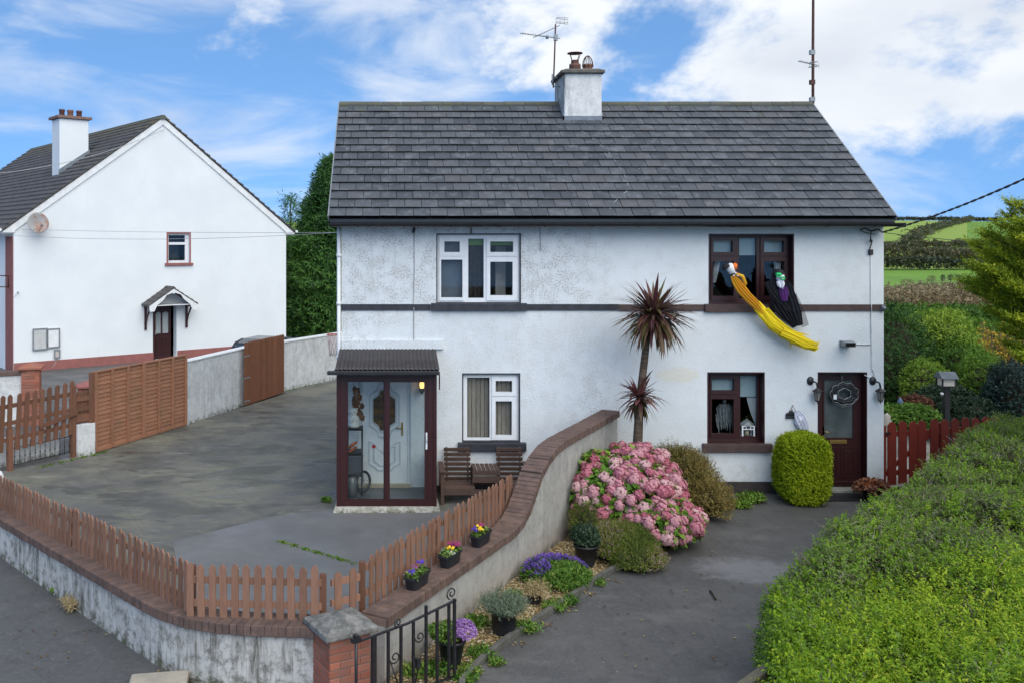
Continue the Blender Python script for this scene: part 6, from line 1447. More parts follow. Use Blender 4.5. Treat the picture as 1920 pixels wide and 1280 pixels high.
# ================================================================ the big clipped hedge in the right foreground
def big_hedge():
    # plan outline: near-left end, along the driveway to the gate, and out to the right
    A, B = Vector((3.12, 7.15, 0)), Vector((3.92, 9.50, 0))            # the end face
    far = Vector((11.4, 17.7, 0)); u = (far - B).normalized(); n_ = Vector((u.y, -u.x, 0))
    t = thing('hedge', (6.2, 10.5, 0), 'big clipped green hedge filling the right foreground along the driveway', 'hedge')
    Wd = 4.6; Ls = (far - B).length
    def H(s_, w_):  # height over the plan
        p = np.stack([s_, w_, np.zeros_like(s_)], 1)
        h = 1.33 + 0.12 * np.clip(s_ / 4, 0, 1) + 0.08 * wob(p, 1.1, 3) + 0.12 * wob(p, 3.4, 8) + 0.06 * wob(p, 8.0, 9)
        h = h - 0.42 * np.clip(wob(p, 2.6, 77) - 0.30, 0, 1)
        h = h - 0.14 * np.clip(1 - w_ / 0.25, 0, 1) ** 2 - 0.08 * np.clip(1 - s_ / 0.25, 0, 1) ** 2
        h = h + 0.30 * np.clip((w_ - 1.2) / 2.2, 0, 1) * np.clip((s_ - 3.0) / 4.0, 0, 1)       # rises towards the right
        return h
    def plan(s_, w_):
        sk = (A - B).normalized()
        # w runs from the driveway edge inwards; near the end the rows follow the end face
        f = np.clip(1 - s_ / 3.0, 0, 1)[:, None]
        nv = np.array(n_)[None, :] * (1 - f) + np.array(sk)[None, :] * f
        return np.array(B)[None, :] + np.array(u)[None, :] * s_[:, None] + nv * w_[:, None]
    Q, T = [], []
    # clipped older wood along the driveway: short twigs
    Nt = 17000; s_ = rng.uniform(0, 1, Nt) ** 1.2 * Ls; w_ = rng.uniform(0, 1, Nt) * Wd
    def young(s_, w_): return np.clip((w_ - 1.0 - 0.10 * s_ + 0.75 * wob(np.stack([s_, w_, w_ * 0], 1), 1.1, 21) + 0.55 * wob(np.stack([s_, w_, w_ * 0], 1), 3.2, 24)) / 0.8, 0, 1)
    base = plan(s_, w_); base[:, 2] = H(s_, w_) - rng.uniform(0, 1, Nt) ** 1.5 * 0.22 - 0.03; yg = young(s_, w_)
    tn = 0.30 + 0.20 * yg + 0.17 * wob(base, 3.0, 22) + rng.normal(0, 0.09, Nt)
    q, tt = sprigs(base, np.stack([rng.normal(0, 0.6, Nt), rng.normal(0, 0.6, Nt), np.full(Nt, 0.6)], 1), 8, 0.10, 0.036, 0.017, tn, spread=0.85); Q.append(q); T.append(tt)
    # tufts: twigs fanning out from common points, with hollows between them
    Nc = 1900; cs, cw = rng.uniform(0, 1, Nc) ** 1.2 * Ls, rng.uniform(0, 1, Nc) ** 0.9 * Wd; yc = young(cs, cw); cb = plan(cs, cw); cb[:, 2] = H(cs, cw) - 0.16
    nt = 15; d1 = np.stack([rng.normal(0, 0.62, (Nc, nt)), rng.normal(0, 0.62, (Nc, nt)), rng.uniform(0.5, 1.1, (Nc, nt))], 2)
    ln = (0.14 + 0.13 * yc[:, None]) * rng.uniform(0.6, 1.45, (Nc, nt)) * (0.8 + 0.5 * rng.uniform(0, 1, (Nc, 1)))
    bb = cb[:, None, :] + unit(d1.reshape(-1, 3)).reshape(Nc, nt, 3) * 0.05
    tn = (0.38 + 0.25 * yc + 0.12 * rng.normal(0, 1, Nc))[:, None] + rng.normal(0, 0.07, (Nc, nt))
    q, tt = sprigs(bb.reshape(-1, 3), d1.reshape(-1, 3), 12, ln.ravel(), 0.040, 0.0165, tn.ravel(), spread=0.8, droop=0.3)
    tt = np.clip(tt + np.tile(np.linspace(-0.12, 0.14, 12), Nc * nt), 0, 1); Q.append(q); T.append(tt)
    Nb = 2600; bs_, bw_ = rng.uniform(0, 1, Nb) ** 1.2 * Ls, rng.uniform(0, 1, Nb) * Wd; tb_ = plan(bs_, bw_); tb_[:, 2] = H(bs_, bw_) - rng.uniform(0.02, 0.22, Nb)
    q = leaves(tb_, np.stack([rng.normal(0, 0.7, Nb), rng.normal(0, 0.7, Nb), rng.uniform(0.2, 1, Nb)], 1), rng.normal(0, 1, (Nb, 3)), rng.uniform(0.12, 0.26, Nb), 0.008, 0.3, 0.1); quads_mesh('twigs', q, LEAF['twig'], rng.uniform(0, 1, Nb), t)
    # driveway side and the end face
    def face(a, c, N, out, hf):
        f_ = rng.uniform(0, 1, N); z = rng.uniform(0.02, 1.0, N); pp = np.array(a)[None, :] * (1 - f_)[:, None] + np.array(c)[None, :] * f_[:, None]
        bulge = 0.07 * wob(np.stack([f_ * 6, z * 3, z * 0], 1), 1.6, 31) + 0.10 * np.sin(z * 3.1)
        pp = pp + np.array(out)[None, :] * (bulge - rng.uniform(0, 1, N) ** 1.5 * 0.16)[:, None]
        pp[:, 2] = z * hf(f_)
        dd = np.array(out)[None, :] * 0.9 + np.array([0, 0, 0.45])[None, :] + rng.normal(0, 0.4, (N, 3))
        tn = 0.42 + 0.16 * wob(pp, 1.4, 33) + rng.normal(0, 0.13, N) + 0.12 * (z > 0.85)
        return sprigs(pp, dd, 8, 0.11 * rng.uniform(0.6, 1.3, N), 0.036, 0.019, tn, spread=0.85)
    oe = Vector((-(B - A).y, (B - A).x, 0)).normalized()
    A2 = A - (B - A).normalized() * 1.3
    q, tt = face(A2, B, 7500, oe, lambda f: np.full_like(f, 1.24)); Q.append(q); T.append(tt)
    q, tt = face(B, far, 7500, -n_, lambda f: np.full_like(f, 1.24)); Q.append(q); T.append(tt)
    quads_mesh('foliage', np.concatenate(Q), LEAF['hedge'], np.concatenate(T), t)
    # long shoots standing proud at the right
    Ns = 420; s_ = rng.uniform(2.5, Ls, Ns); w_ = rng.uniform(1.2, Wd, Ns); p = plan(s_, w_); p[:, 2] = H(s_, w_) - 0.05
    sp = plan(np.array([6.9, 7.2, 7.5, 7.9, 8.4]), np.array([2.1, 2.5, 2.35, 2.75, 2.6])); sp[:, 2] = 1.45
    p = np.concatenate([p, sp.repeat(5, 0) + rng.normal(0, 0.05, (25, 3))]); ll = np.concatenate([rng.uniform(0.12, 0.30, Ns), rng.uniform(0.30, 0.48, 25)])
    q, tt = sprigs(p, np.stack([rng.normal(0, 0.18, len(p)), rng.normal(0, 0.18, len(p)), np.ones(len(p))], 1), 18, ll, 0.045, 0.017, rng.uniform(0.6, 0.85, len(p)), spread=0.9)
    quads_mesh('young_shoots', q, LEAF['hedge'], tt, t)
    # woody inside
    ss, ww = np.meshgrid(np.linspace(0.08, Ls - 0.1, 60), np.linspace(0.14, Wd - 0.1, 30)); S_, W_ = ss.ravel(), ww.ravel()
    pp = plan(S_, W_); pp[:, 2] = np.maximum(H(S_, W_) - 0.19, 0.3)
    vs = pp.tolist(); nxx = 60
    fs = [(j * nxx + i, j * nxx + i + 1, (j + 1) * nxx + i + 1, (j + 1) * nxx + i) for j in range(29) for i in range(59)]
    bl = []
    border = list(range(nxx)) + [j * nxx + nxx - 1 for j in range(1, 30)] + [29 * nxx + i for i in range(nxx - 2, -1, -1)] + [j * nxx for j in range(28, 0, -1)]
    b0 = len(vs)
    for i in border: vs.append([vs[i][0], vs[i][1], 0.0])
    nb = len(border)
    for i in range(nb): fs.append((border[i], border[(i + 1) % nb], b0 + (i + 1) % nb, b0 + i))
    MB().add(vs, fs).build('branches', M['twig'], t)
big_hedge()
t = thing('timber_rail', G(1430, 1268), 'grey weathered timber rail at the near corner of the big hedge', 'rail')
ra, rb = P(1385, 1292, 7.6), P(1449, 1246, 8.3)
MB().beam(ra, rb, 0.09, 0.06).build('rail', M['greywood'], t, 0.008)
MB().box((rb.x - 0.04, rb.y - 0.04, -0.02), (rb.x + 0.04, rb.y + 0.04, rb.z - 0.035)).build('post', M['greywood'], t)
t = thing('bollard', G(1322, 1300), 'small dark ground post on the driveway at the bottom edge', 'post')
c = G(1322, 1300); MB().lathe([(0.045, 0), (0.045, 0.06), (0.03, 0.085), (0, 0.09)], c, 10).build('post', M['galv'], t)

# ================================================================ shrubs along the wall and by the house
def G2(px, py, z=0.0): return G(px, py, z)
# golden topiary block
t = thing('topiary_bush', (7.43, 16.9, 0), 'clipped golden yellow conifer block beside the brown door', 'shrub')
c = np.array([7.39, 16.85, 0.59]); 
def topiary():
    N = 15000; d = sphere_dirs(N, -0.98); dd = d / (np.abs(d) ** 3.6).sum(1, keepdims=True) ** (1 / 3.6)
    rad = np.array([0.40, 0.42, 0.62]); r_ = 1 + 0.08 * wob(d, 2.2, 41) + 0.045 * wob(d, 6, 42)
    r_ *= 1 - 0.10 * np.clip(-dd[:, 2] - 0.35, 0, 1)
    bs = dd * (r_ * (1 - 0.14 * rng.uniform(0, 1, N) ** 1.5))[:, None] * rad[None, :] + c[None, :]
    dr = d * 0.9 + np.array([0, 0, 0.55]) + rng.normal(0, 0.35, (N, 3))
    tn = 0.50 + 0.16 * d[:, 2] * 0 + 0.12 * wob(bs, 4, 43) + rng.normal(0, 0.13, N)
    k_ = bs[:, 2] > 0.0
    q, tt = sprigs(bs[k_], dr[k_], 5, 0.06 * rng.uniform(0.6, 1.4, k_.sum()), 0.032, 0.014, tn[k_], spread=0.75)
    quads_mesh('foliage', q, LEAF['topiary'], tt, t)
    k = MB(); k.lathe([(0.0, -0.58), (0.30, -0.58), (0.35, -0.3), (0.35, 0.3), (0.30, 0.48), (0.0, 0.50)], c, 20); k.build('stems', M['twig'], t)
topiary()
# bronze shrub
t = thing('spirea_shrub', (5.55, 16.6, 0), 'loose bronze brown shrub under the downstairs brown window', 'shrub')
bush(t, (5.02, 16.45, 0.46), (0.60, 0.58, 0.60), 5200, 8, 0.16, 0.030, 0.013, LEAF['spirea'], 0.14, 1.7, 51, (0.1, 0.95), 0.8, 0.35, -0.7)
bush(t, (5.40, 15.9, 0.26), (0.32, 0.38, 0.32), 1500, 8, 0.14, 0.030, 0.013, LEAF['spirea'], 0.14, 1.7, 52, (0.3, 1.0), 0.8, 0.35, -0.6)
N = 260; bs = np.stack([rng.uniform(4.47, 5.57, N), rng.uniform(16.0, 16.9, N), rng.uniform(0.74, 0.98, N)], 1)
bs[:, 2] -= 0.55 * ((bs[:, 0] - 5.02) / 0.62) ** 2
q, tt = sprigs(bs, np.stack([rng.normal(0, 0.3, N) + (bs[:, 0] - 5.02) * 0.6, rng.normal(0, 0.3, N), np.ones(N)], 1), 10, 0.24, 0.028, 0.011, rng.uniform(0.2, 0.8, N), spread=0.8); quads_mesh('young_shoots', q, LEAF['spirea'], tt, t)
# hydrangea with its flower heads
t = thing('hydrangea', (4.2, 15.3, 0), 'large hydrangea covered in faded pink mopheads beside the grey wall', 'shrub')
heads = []
for v in range(5):
    n_ = 64; d = sphere_dirs(n_, -0.45); pos = d * 0.092 * (1 + rng.normal(0, 0.05, (n_, 1)))
    Qh = []; Th = []
    for a in range(4):
        ref = np.cross(d, np.array([0.3, 0.5, 0.8])); ref = unit(ref); r2 = np.cross(d, ref); an = a * 1.5708 + rng.uniform(0, 1, n_) * 0.4
        ax = ref * np.cos(an)[:, None] + r2 * np.sin(an)[:, None] + d * 0.12
        Qh.append(leaves(pos, ax, d, 0.027, 0.030, 0.05, 0.05)); Th.append(np.clip(np.linspace(0.0, 1.0, 5)[v] * 0.62 + 0.2 + rng.normal(0, 0.07, n_), 0, 1))
    A_, B_ = np.meshgrid(np.linspace(-1.4, 1.4, 6)[:-1], np.linspace(0, 6.2832, 9)[:-1]); A_, B_ = A_.ravel(), B_.ravel(); sp_ = lambda a, b_: np.stack([np.cos(a) * np.cos(b_), np.cos(a) * np.sin(b_), np.sin(a)], 1) * 0.078
    Qh.append(np.stack([sp_(A_, B_), sp_(A_, B_ + 0.785), sp_(A_ + 0.56, B_ + 0.785), sp_(A_ + 0.56, B_)], 1)); Th.append(np.full(len(A_), np.linspace(0.0, 1.0, 5)[v] * 0.62 + 0.1))
    o = quads_mesh('flower_head', np.concatenate(Qh), LEAF['pink'], np.concatenate(Th)); heads.append(o.data); bpy.data.objects.remove(o)
lobes = [((3.75, 15.0, 0.60), (0.82, 0.75, 0.55)), ((3.45, 14.9, 0.50), (0.56, 0.55, 0.50)), ((4.12, 14.5, 0.34), (0.62, 0.60, 0.38)), ((4.02, 15.6, 0.72), (0.66, 0.55, 0.52)), ((3.40, 15.4, 0.80), (0.33, 0.38, 0.38))]
placed = []
tries = 0
while len(placed) < 195 and tries < 30000:
    tries += 1
    c_, r_ = lobes[random.choices(range(5), (5, 2, 3, 3, 1))[0]]
    d = Vector(sphere_dirs(1, -0.25)[0]); q_j = random.uniform(0.96, 1.13); p = Vector((c_[0] + d.x * r_[0] * q_j, c_[1] + d.y * r_[1] * q_j, c_[2] + d.z * r_[2] * q_j))
    if p.z < 0.10 or d.y > 0.75 or (p.x < 0.578 * p.y - 5.841 + 0.12): continue
    if any(((p.x - a[0]) / b_[0]) ** 2 + ((p.y - a[1]) / b_[1]) ** 2 + ((p.z - a[2]) / b_[2]) ** 2 < 0.86 for a, b_ in lobes): continue
    if any((p - q_).length < 0.108 for q_ in placed): continue
    # a left-hand part is mostly leaves
    if p.x < 3.62 and random.random() < 0.62: continue
    placed.append(p)
    z_ = (d + Vector((0, -0.25, 0.35))).normalized(); x_ = z_.cross(Vector((0.2, 1, 0.1))).normalized(); y_ = z_.cross(x_)
    s_ = random.uniform(0.78, 1.22)
    inst('flower_head', random.choices(heads, (2, 3, 4, 4, 3))[0], t, basis(p, x_ * s_, y_ * s_, z_ * s_ * 0.9))
for i, (c_, r_) in enumerate(lobes):
    rr = tuple(x * 0.95 for x in r_); N = int(420 * r_[0] / 0.7)
    d = sphere_dirs(N, -0.5); bs = d * (1 - 0.22 * rng.uniform(0, 1, N))[:, None] * np.array(rr)[None, :] + np.array(c_)[None, :]
    keep = (bs[:, 2] > 0.02) & (bs[:, 0] > 0.578 * bs[:, 1] - 5.841 + 0.05); bs, d = bs[keep], d[keep]
    q, tt = sprigs(bs * 1.0, d + np.array([0, 0, 0.5]) + rng.normal(0, 0.3, bs.shape), 5, 0.105, 0.125, 0.075, np.clip(rng.normal(0.5, 0.25, len(bs)), 0, 1), spread=1.0, droop=0.2)
    quads_mesh('foliage', q, LEAF['hydr'], tt, t); core_blob('stems', c_, rr, M['twig'], t, 0.1, 1.5, 60 + i, 0.80)
# heather mound
t = thing('heather', (3.5, 13.5, 0), 'low mound of pink tipped heather spilling onto the driveway edge', 'shrub')
for i, (c_, r_, N) in enumerate((((3.36, 13.82, 0.18), (0.52, 0.44, 0.31), 5200), ((3.52, 13.45, 0.10), (0.38, 0.33, 0.25), 2400), ((3.10, 14.5, 0.30), (0.36, 0.32, 0.34), 1800))):
    bush(t, c_, r_, N, 7, 0.09, 0.017, 0.009, LEAF['heather'], 0.12, 1.8, 70 + i, (0.05, 0.93), 0.8, 0.3, -0.2)
# little cordyline palm
def palm():
    t = thing('cordyline_palm', (4.32, 16.35, 0), 'purple-brown cordyline palm with two spiky heads in front of the white wall', 'palm')
    Yp = 16.35
    pts = [P(1192, 905, Yp), P(1195, 840, Yp), P(1198, 780, Yp), P(1203, 720, Yp), P(1210, 660, Yp), P(1215, 615, Yp)]
    k = MB(); k.tube(pts, [0.095, 0.085, 0.075, 0.068, 0.062, 0.055], 12)
    tm = Mat('ringed_palm_trunk'); cl = tm.mix(tm.ramp(tm.noise(1, 6, 0.7, tm.mapped((5, 5, 28))), 0.35, 0.65), (0.15, 0.115, 0.085), (0.075, 0.055, 0.042)); tm.bump(tm.noise(1, 4, 0.6, tm.mapped((6, 6, 40))), 0.9, 0.02); tm.done(cl, 0.9, 0.1)
    k.build('trunk', tm.m, t)
    mats = [leafmat('cordyline_leaf_red', [(0, (0.125, 0.050, 0.046)), (1, (0.125, 0.05, 0.046))], 0.25, 0.4), leafmat('cordyline_leaf_brown', [(0, (0.15, 0.09, 0.055)), (1, (0.15, 0.09, 0.055))], 0.25, 0.4),
            leafmat('cordyline_leaf_olive', [(0, (0.14, 0.12, 0.045)), (1, (0.14, 0.12, 0.045))], 0.25, 0.4), leafmat('cordyline_leaf_plum', [(0, (0.085, 0.036, 0.038)), (1, (0.085, 0.036, 0.038))], 0.25, 0.4), leafmat('cordyline_leaf_pink', [(0, (0.22, 0.085, 0.09)), (1, (0.2, 0.08, 0.08))], 0.25, 0.4)]
    def leafm(bend, mat):
        k = MB(); n_ = 7; vs = []
        for i in range(n_ + 1):
            f_ = i / n_; w = 0.036 * (0.55 + 1.1 * f_ if f_ < 0.4 else 1.0 * (1 - ((f_ - 0.4) / 0.6) ** 1.6)) if f_ < 1 else 0.0005
            x = f_; z = -bend * f_ ** 2.2
            vs += [(x, -w, z + w * 0.35), (x, 0, z), (x, w, z + w * 0.35)]
        fs = []
        for i in range(n_):
            for j in range(2): a = i * 3 + j; fs.append((a, a + 1, a + 4, a + 3))
        return k.add(vs, fs, 0, True).mesh('leaf', mat)
    me = {(b_, i): leafm(b_, m_) for b_ in (0.06, 0.24, 0.50) for i, m_ in enumerate(mats)}
    def head(c, N, Lmin, Lmax, droop_f, pal, elmin, seed):
        r_ = random.Random(seed)
        for i in range(N):
            el = math.asin(r_.uniform(math.sin(R(elmin)), 0.97)); az = r_.uniform(0, 6.283)
            d = Vector((math.cos(el) * math.cos(az), math.cos(el) * math.sin(az), math.sin(el)))
            L_ = r_.uniform(Lmin, Lmax) * (1.0 if el > 0 else 0.95)
            bend = (0.06 if r_.random() < 0.6 else 0.24) if el > R(35) else (0.24 if r_.random() < 0.6 else 0.50)
            m_ = r_.choices(range(5), pal if el > R(-5) else (1, 3, 4, 0.5, 0))[0]
            y_ = Vector((0, 0, 1)).cross(d).normalized(); z_ = d.cross(y_)
            inst('leaf', me[(bend, m_)], t, basis(c + d * 0.03 + Vector((0, 0, r_.uniform(-0.09, 0.06))), d * L_, y_ * r_.uniform(0.8, 1.15), z_ * L_))
    head(P(1226, 590, Yp) , 290, 0.50, 0.83, 0, (3, 4, 1.2, 3, 0), -52, 5)
    head(P(1197, 742, Yp) + Vector((0, -0.06, 0)), 100, 0.28, 0.50, 0, (3, 1, 0.2, 2, 2.2), -76, 6)
palm()

# ================================================================ gravel bed, kerb and pots
gp = [wallpt(9.9, 0.02), wallpt(17.3, 0.02), Vector((5.2, 17.3, 0)), Vector((5.3, 15.6, 0)), Vector((4.35, 14.3, 0)), G(1150, 1068), G(1100, 1100), G(1025, 1150), G(940, 1206), G(875, 1262), Vector((0.72, 9.55, 0)), Vector((0.30, 9.2, 0))]
sheet('gravel_bed', [(p.x, p.y) for p in gp], 0.010, simple('gravel_bed_base', (0.20, 0.15, 0.075), (0.11, 0.085, 0.045), 14, 0.95, 0.1, bump=0.8, bscale=60, bdist=0.015))
kp = [G(1168, 1061), G(1130, 1082), G(1080, 1116), G(1030, 1150), G(960, 1196), G(900, 1243), G(868, 1272), Vector((0.66, 9.3, 0))]
t = thing('edging_kerb', kp[3], 'low weathered concrete edging between the gravel bed and driveway', 'kerb')
kp2 = polyline(kp, 0.62)
for i in range(len(kp2) - 1):
    a, c = kp2[i], kp2[i + 1]; d = (c - a).normalized(); MB().beam(a + d * 0.006 + up * (0.035 + random.uniform(-0.006, 0.006)), c - d * 0.006 + up * (0.035 + random.uniform(-0.006, 0.006)), 0.065, 0.085).build('kerb_block', M['kerb'], t, 0.008)
def in_poly(x, y, poly):
    c = False; j = len(poly) - 1
    for i in range(len(poly)):
        if (poly[i].y > y) != (poly[j].y > y) and x < (poly[j].x - poly[i].x) * (y - poly[i].y) / (poly[j].y - poly[i].y) + poly[i].x: c = not c
        j = i
    return c
k = []; tn = []
while len(k) < 7000:
    y = random.uniform(9.3, 14.6); x = random.uniform(-0.2, 3.4)
    if in_poly(x, y, gp):
        r_ = random.uniform(0.009, 0.020); k.append((x, y, 0.012 + r_ * 0.3, r_))
k = np.array(k); octv = np.array([(1, 0, 0), (0, 1, 0), (-1, 0, 0), (0, -1, 0), (0, 0, 0.7)])
qs = []
for a in range(4):
    v0, v1 = octv[a], octv[(a + 1) % 4]; m_ = (v0 + v1) * 0.62
    qs.append(np.stack([k[:, :3] + v0 * k[:, 3:4], k[:, :3] + m_ * k[:, 3:4], k[:, :3] + v1 * k[:, 3:4], k[:, :3] + octv[4] * k[:, 3:4] * rng.uniform(0.6, 1.2, (len(k), 1))], 1))
tt = rng.uniform(0, 1, len(k))
LEAF['gravel'] = leafmat('honey_gravel', [(0, (0.16, 0.10, 0.045)), (0.5, (0.33, 0.24, 0.11)), (0.85, (0.45, 0.37, 0.22)), (1, (0.52, 0.48, 0.40))], 0.0, 0.9)
tag(quads_mesh('gravel', np.concatenate(qs), LEAF['gravel'], np.tile(tt, 4)), 'honey coloured gravel scattered over the bed by the grey wall', 'gravel', kind='stuff')
def pot(name, c, r0, r1, h, lab, lip=True, group=None):
    t = thing(name, c, lab, 'potted plant', group)
    k = MB(); k.lathe([(r0, 0), (r1 * 0.97, h * 0.90), (r1 * 1.08, h * 0.90), (r1 * 1.10, h), (r1 * 0.98, h), (r1 * 0.93, h * 0.88)], c, 22); k.poly([c + Vector((r0 * math.cos(a), r0 * math.sin(a), 0.001)) for a in [R(30 * i) for i in range(12)]]); k.build('pot', M['pot'], t)
    k = MB(); k.lathe([(r1 * 0.94, h * 0.89), (0.0, h * 0.93)], c, 16); k.build('soil', M['soil'], t)
    return t
c = G(1098, 1060); c = Vector((c.x, c.y, 0.012)); t = pot('potted_plant', c, 0.125, 0.165, 0.30, 'black tub with a dark leafy evergreen beside the heather')
bush(t, (c.x, c.y, 0.42), (0.18, 0.17, 0.13), 800, 7, 0.06, 0.030, 0.016, LEAF['dark'], 0.15, 1.7, 81, (0.1, 1.0), 0.5, 0.4, -0.5)
k = MB()
for z in (0.14, 0.19, 0.24): k.tube([c + Vector((0.15, -0.05, z)), c + Vector((0.20, -0.02, z + 0.02)), c + Vector((0.16, 0.06, z + 0.01))], 0.012, 5)
k.build('handle', M['pot'], t)
c = G(1002, 1132); c = Vector((c.x, c.y, 0.012)); t = pot('potted_plant', c, 0.075, 0.105, 0.16, 'small black pot of dried straw-coloured stems')
N = 420; bs = np.tile(np.array([[c.x, c.y, 0.15]]), (N, 1)) + rng.normal(0, 0.05, (N, 3)) * np.array([1, 1, 0.2]); q, tt = sprigs(bs, np.stack([rng.normal(0.25, 0.8, N), rng.normal(0, 0.8, N), np.abs(rng.normal(0.5, 0.4, N))], 1), 6, 0.17, 0.035, 0.008, rng.uniform(0.1, 1, N), spread=0.6); quads_mesh('dry_stems', q, LEAF['dry'], tt, t)
c = G(945, 1188); c = Vector((c.x, c.y, 0.012)); t = pot('potted_plant', c, 0.13, 0.165, 0.30, 'black tub with a rounded grey-green lavender')
N = 1000; d = sphere_dirs(N, 0.1); bs = np.array([[c.x - 0.01, c.y, 0.27]]) + d * np.array([0.16, 0.16, 0.03]); q, tt = sprigs(bs, d * np.array([0.9, 0.9, 1.2]) + np.array([0, 0, 0.5]) + rng.normal(0, 0.2, (N, 3)), 11, 0.21 * rng.uniform(0.6, 1.2, N), 0.032, 0.006, np.clip(rng.normal(0.5, 0.2, N), 0, 1), spread=0.7); quads_mesh('needles', q, LEAF['lavender'], tt, t)
N = 160; bs = np.array([[c.x + 0.10, c.y - 0.06, 0.28]]) + rng.normal(0, 0.05, (N, 3)) * np.array([1, 1, 0.1]); q, tt = sprigs(bs, np.stack([rng.normal(0.5, 0.6, N), rng.normal(-0.3, 0.6, N), rng.normal(0.3, 0.3, N)], 1), 6, 0.12, 0.03, 0.007, rng.uniform(0.2, 1, N), spread=0.6); quads_mesh('dry_stems', q, LEAF['dry'], tt, t)
c = G(846, 1250); c = Vector((c.x, c.y, 0.012)); t = pot('potted_plant', c, 0.10, 0.155, 0.31, 'black tub of mauve flowers behind the iron gate end')
N = 190; d = sphere_dirs(N, 0.1); bs = np.array([[c.x - 0.06, c.y, 0.30]]) + d * np.array([0.10, 0.12, 0.03]); q, tt = sprigs(bs, d + np.array([0, 0, 0.9]) + rng.normal(0, 0.2, (N, 3)), 9, 0.15, 0.045, 0.018, np.clip(rng.normal(0.55, 0.25, N), 0, 1), spread=0.8); quads_mesh('leaves', q, LEAF['weed'], tt, t)
N = 520; d = sphere_dirs(N, -0.2); bs = np.array([[c.x + 0.13, c.y - 0.02, 0.40]]) + d * np.array([0.12, 0.12, 0.10]); q, tt = sprigs(bs, d + rng.normal(0, 0.3, (N, 3)), 4, 0.035, 0.022, 0.016, rng.uniform(0, 1, N), spread=1.0); quads_mesh('blossom', q, LEAF['mauve'], tt, t)
# purple bedding clump
t = thing('bellflower_clump', G(1040, 1090), 'spreading clump of purple flowers in the gravel beside the wall', 'flowers')
c = G(1042, 1092); N = 3000; d = sphere_dirs(N, -0.1); bs = d * np.array([0.44, 0.40, 0.20]) * (1 - 0.3 * rng.uniform(0, 1, (N, 1))) + np.array([[c.x, c.y, 0.06]]); kk = bs[:, 2] > 0.012; bs = bs[kk]; d = d[kk]
q, tt = sprigs(bs, d + np.array([0, 0, 0.9]) + rng.normal(0, 0.3, bs.shape), 6, 0.09, 0.042, 0.015, np.clip(rng.normal(0.45, 0.2, len(bs)), 0, 1), spread=0.8); quads_mesh('leaves', q, LEAF['weed'], tt, t)
N = 420; an = rng.uniform(0, 6.28, N); rr = np.sqrt(rng.uniform(0, 1, N)); x_, y_ = rr * np.cos(an), rr * np.sin(an); kk = (y_ * 0.8 - x_ * 0.5 + wob(np.stack([x_, y_, x_ * 0], 1), 4, 90) * 0.7) > -0.45; x_, y_ = x_[kk], y_[kk]
bs = np.stack([c.x + x_ * 0.46, c.y + y_ * 0.42, 0.12 + 0.20 * np.sqrt(np.clip(1 - x_ ** 2 - y_ ** 2, 0, 1))], 1); q, tt = sprigs(bs, np.stack([rng.normal(0, 0.3, len(bs)), rng.normal(-0.2, 0.3, len(bs)), np.ones(len(bs))], 1), 6, 0.06, 0.026, 0.020, rng.uniform(0, 1, len(bs)), spread=1.1); quads_mesh('blossom', q, LEAF['purple'], tt, t)
# weeds in the gravel and along the joints
def weed(px, py, r_, N, L, W, lab, mat='weed', h=0.10, tint=0.5, group='weeds in the gravel bed'):
    c = G(px, py); t = thing('weed', c, lab, 'weed', group)
    an = rng.uniform(0, 6.28, N); bs = np.stack([c.x + r_ * 0.6 * rng.normal(0, 0.5, N), c.y + r_ * 0.6 * rng.normal(0, 0.5, N), np.full(N, 0.012)], 1)
    q, tt = sprigs(bs, np.stack([np.cos(an) * 0.8, np.sin(an) * 0.8, rng.uniform(0.3, 1.2, N)], 1), 5, h, L, W, np.clip(rng.normal(tint, 0.2, N), 0, 1), spread=0.8); quads_mesh('leaves', q, LEAF[mat], tt, t)
WEEDS = [(895, 1172, 0.20, 110, 0.075, 0.035, 'broad leafed weed beside the wall left of the lavender tub', 0.13), (885, 1140, 0.10, 50, 0.035, 0.01, 'upright fern-like weed against the wall behind the lavender tub', 0.28),
         (965, 1120, 0.18, 120, 0.055, 0.03, 'low weed between the wall and the dried pot', 0.10), (985, 1182, 0.20, 150, 0.06, 0.026, 'weed clump just right of the lavender tub', 0.12), (1040, 1142, 0.20, 150, 0.06, 0.022, 'grassy weed below the dried pot', 0.12),
         (1068, 1130, 0.16, 110, 0.06, 0.022, 'leafy weed at the kerb below the purple flowers', 0.12), (1125, 1096, 0.10, 70, 0.05, 0.016, 'small tuft beside the kerb right of the purple flowers', 0.09), (812, 1262, 0.2, 130, 0.07, 0.03, 'weed clump seen behind the iron gate bars', 0.14),
         (905, 1230, 0.22, 140, 0.06, 0.026, 'weed clump just right of the mauve tub', 0.10), (880, 1262, 0.2, 130, 0.05, 0.024, 'low weed on the kerb near the iron gate end', 0.08), (930, 1245, 0.12, 70, 0.05, 0.02, 'small weed on the driveway side of the kerb', 0.07), (770, 1268, 0.15, 80, 0.07, 0.03, 'weed at the wall foot behind the scroll bars', 0.13), (870, 1278, 0.22, 130, 0.06, 0.024, 'sprawling weed at the bottom edge beside the driveway', 0.08)]
for (px, py, r_, N, L, W, lab, h) in WEEDS: weed(px, py, r_ * random.uniform(0.7, 1.0), int(N * random.uniform(0.4, 0.8)), L * 0.85, W * 0.8, lab, 'weed', h * 0.9, random.uniform(0.35, 0.85))
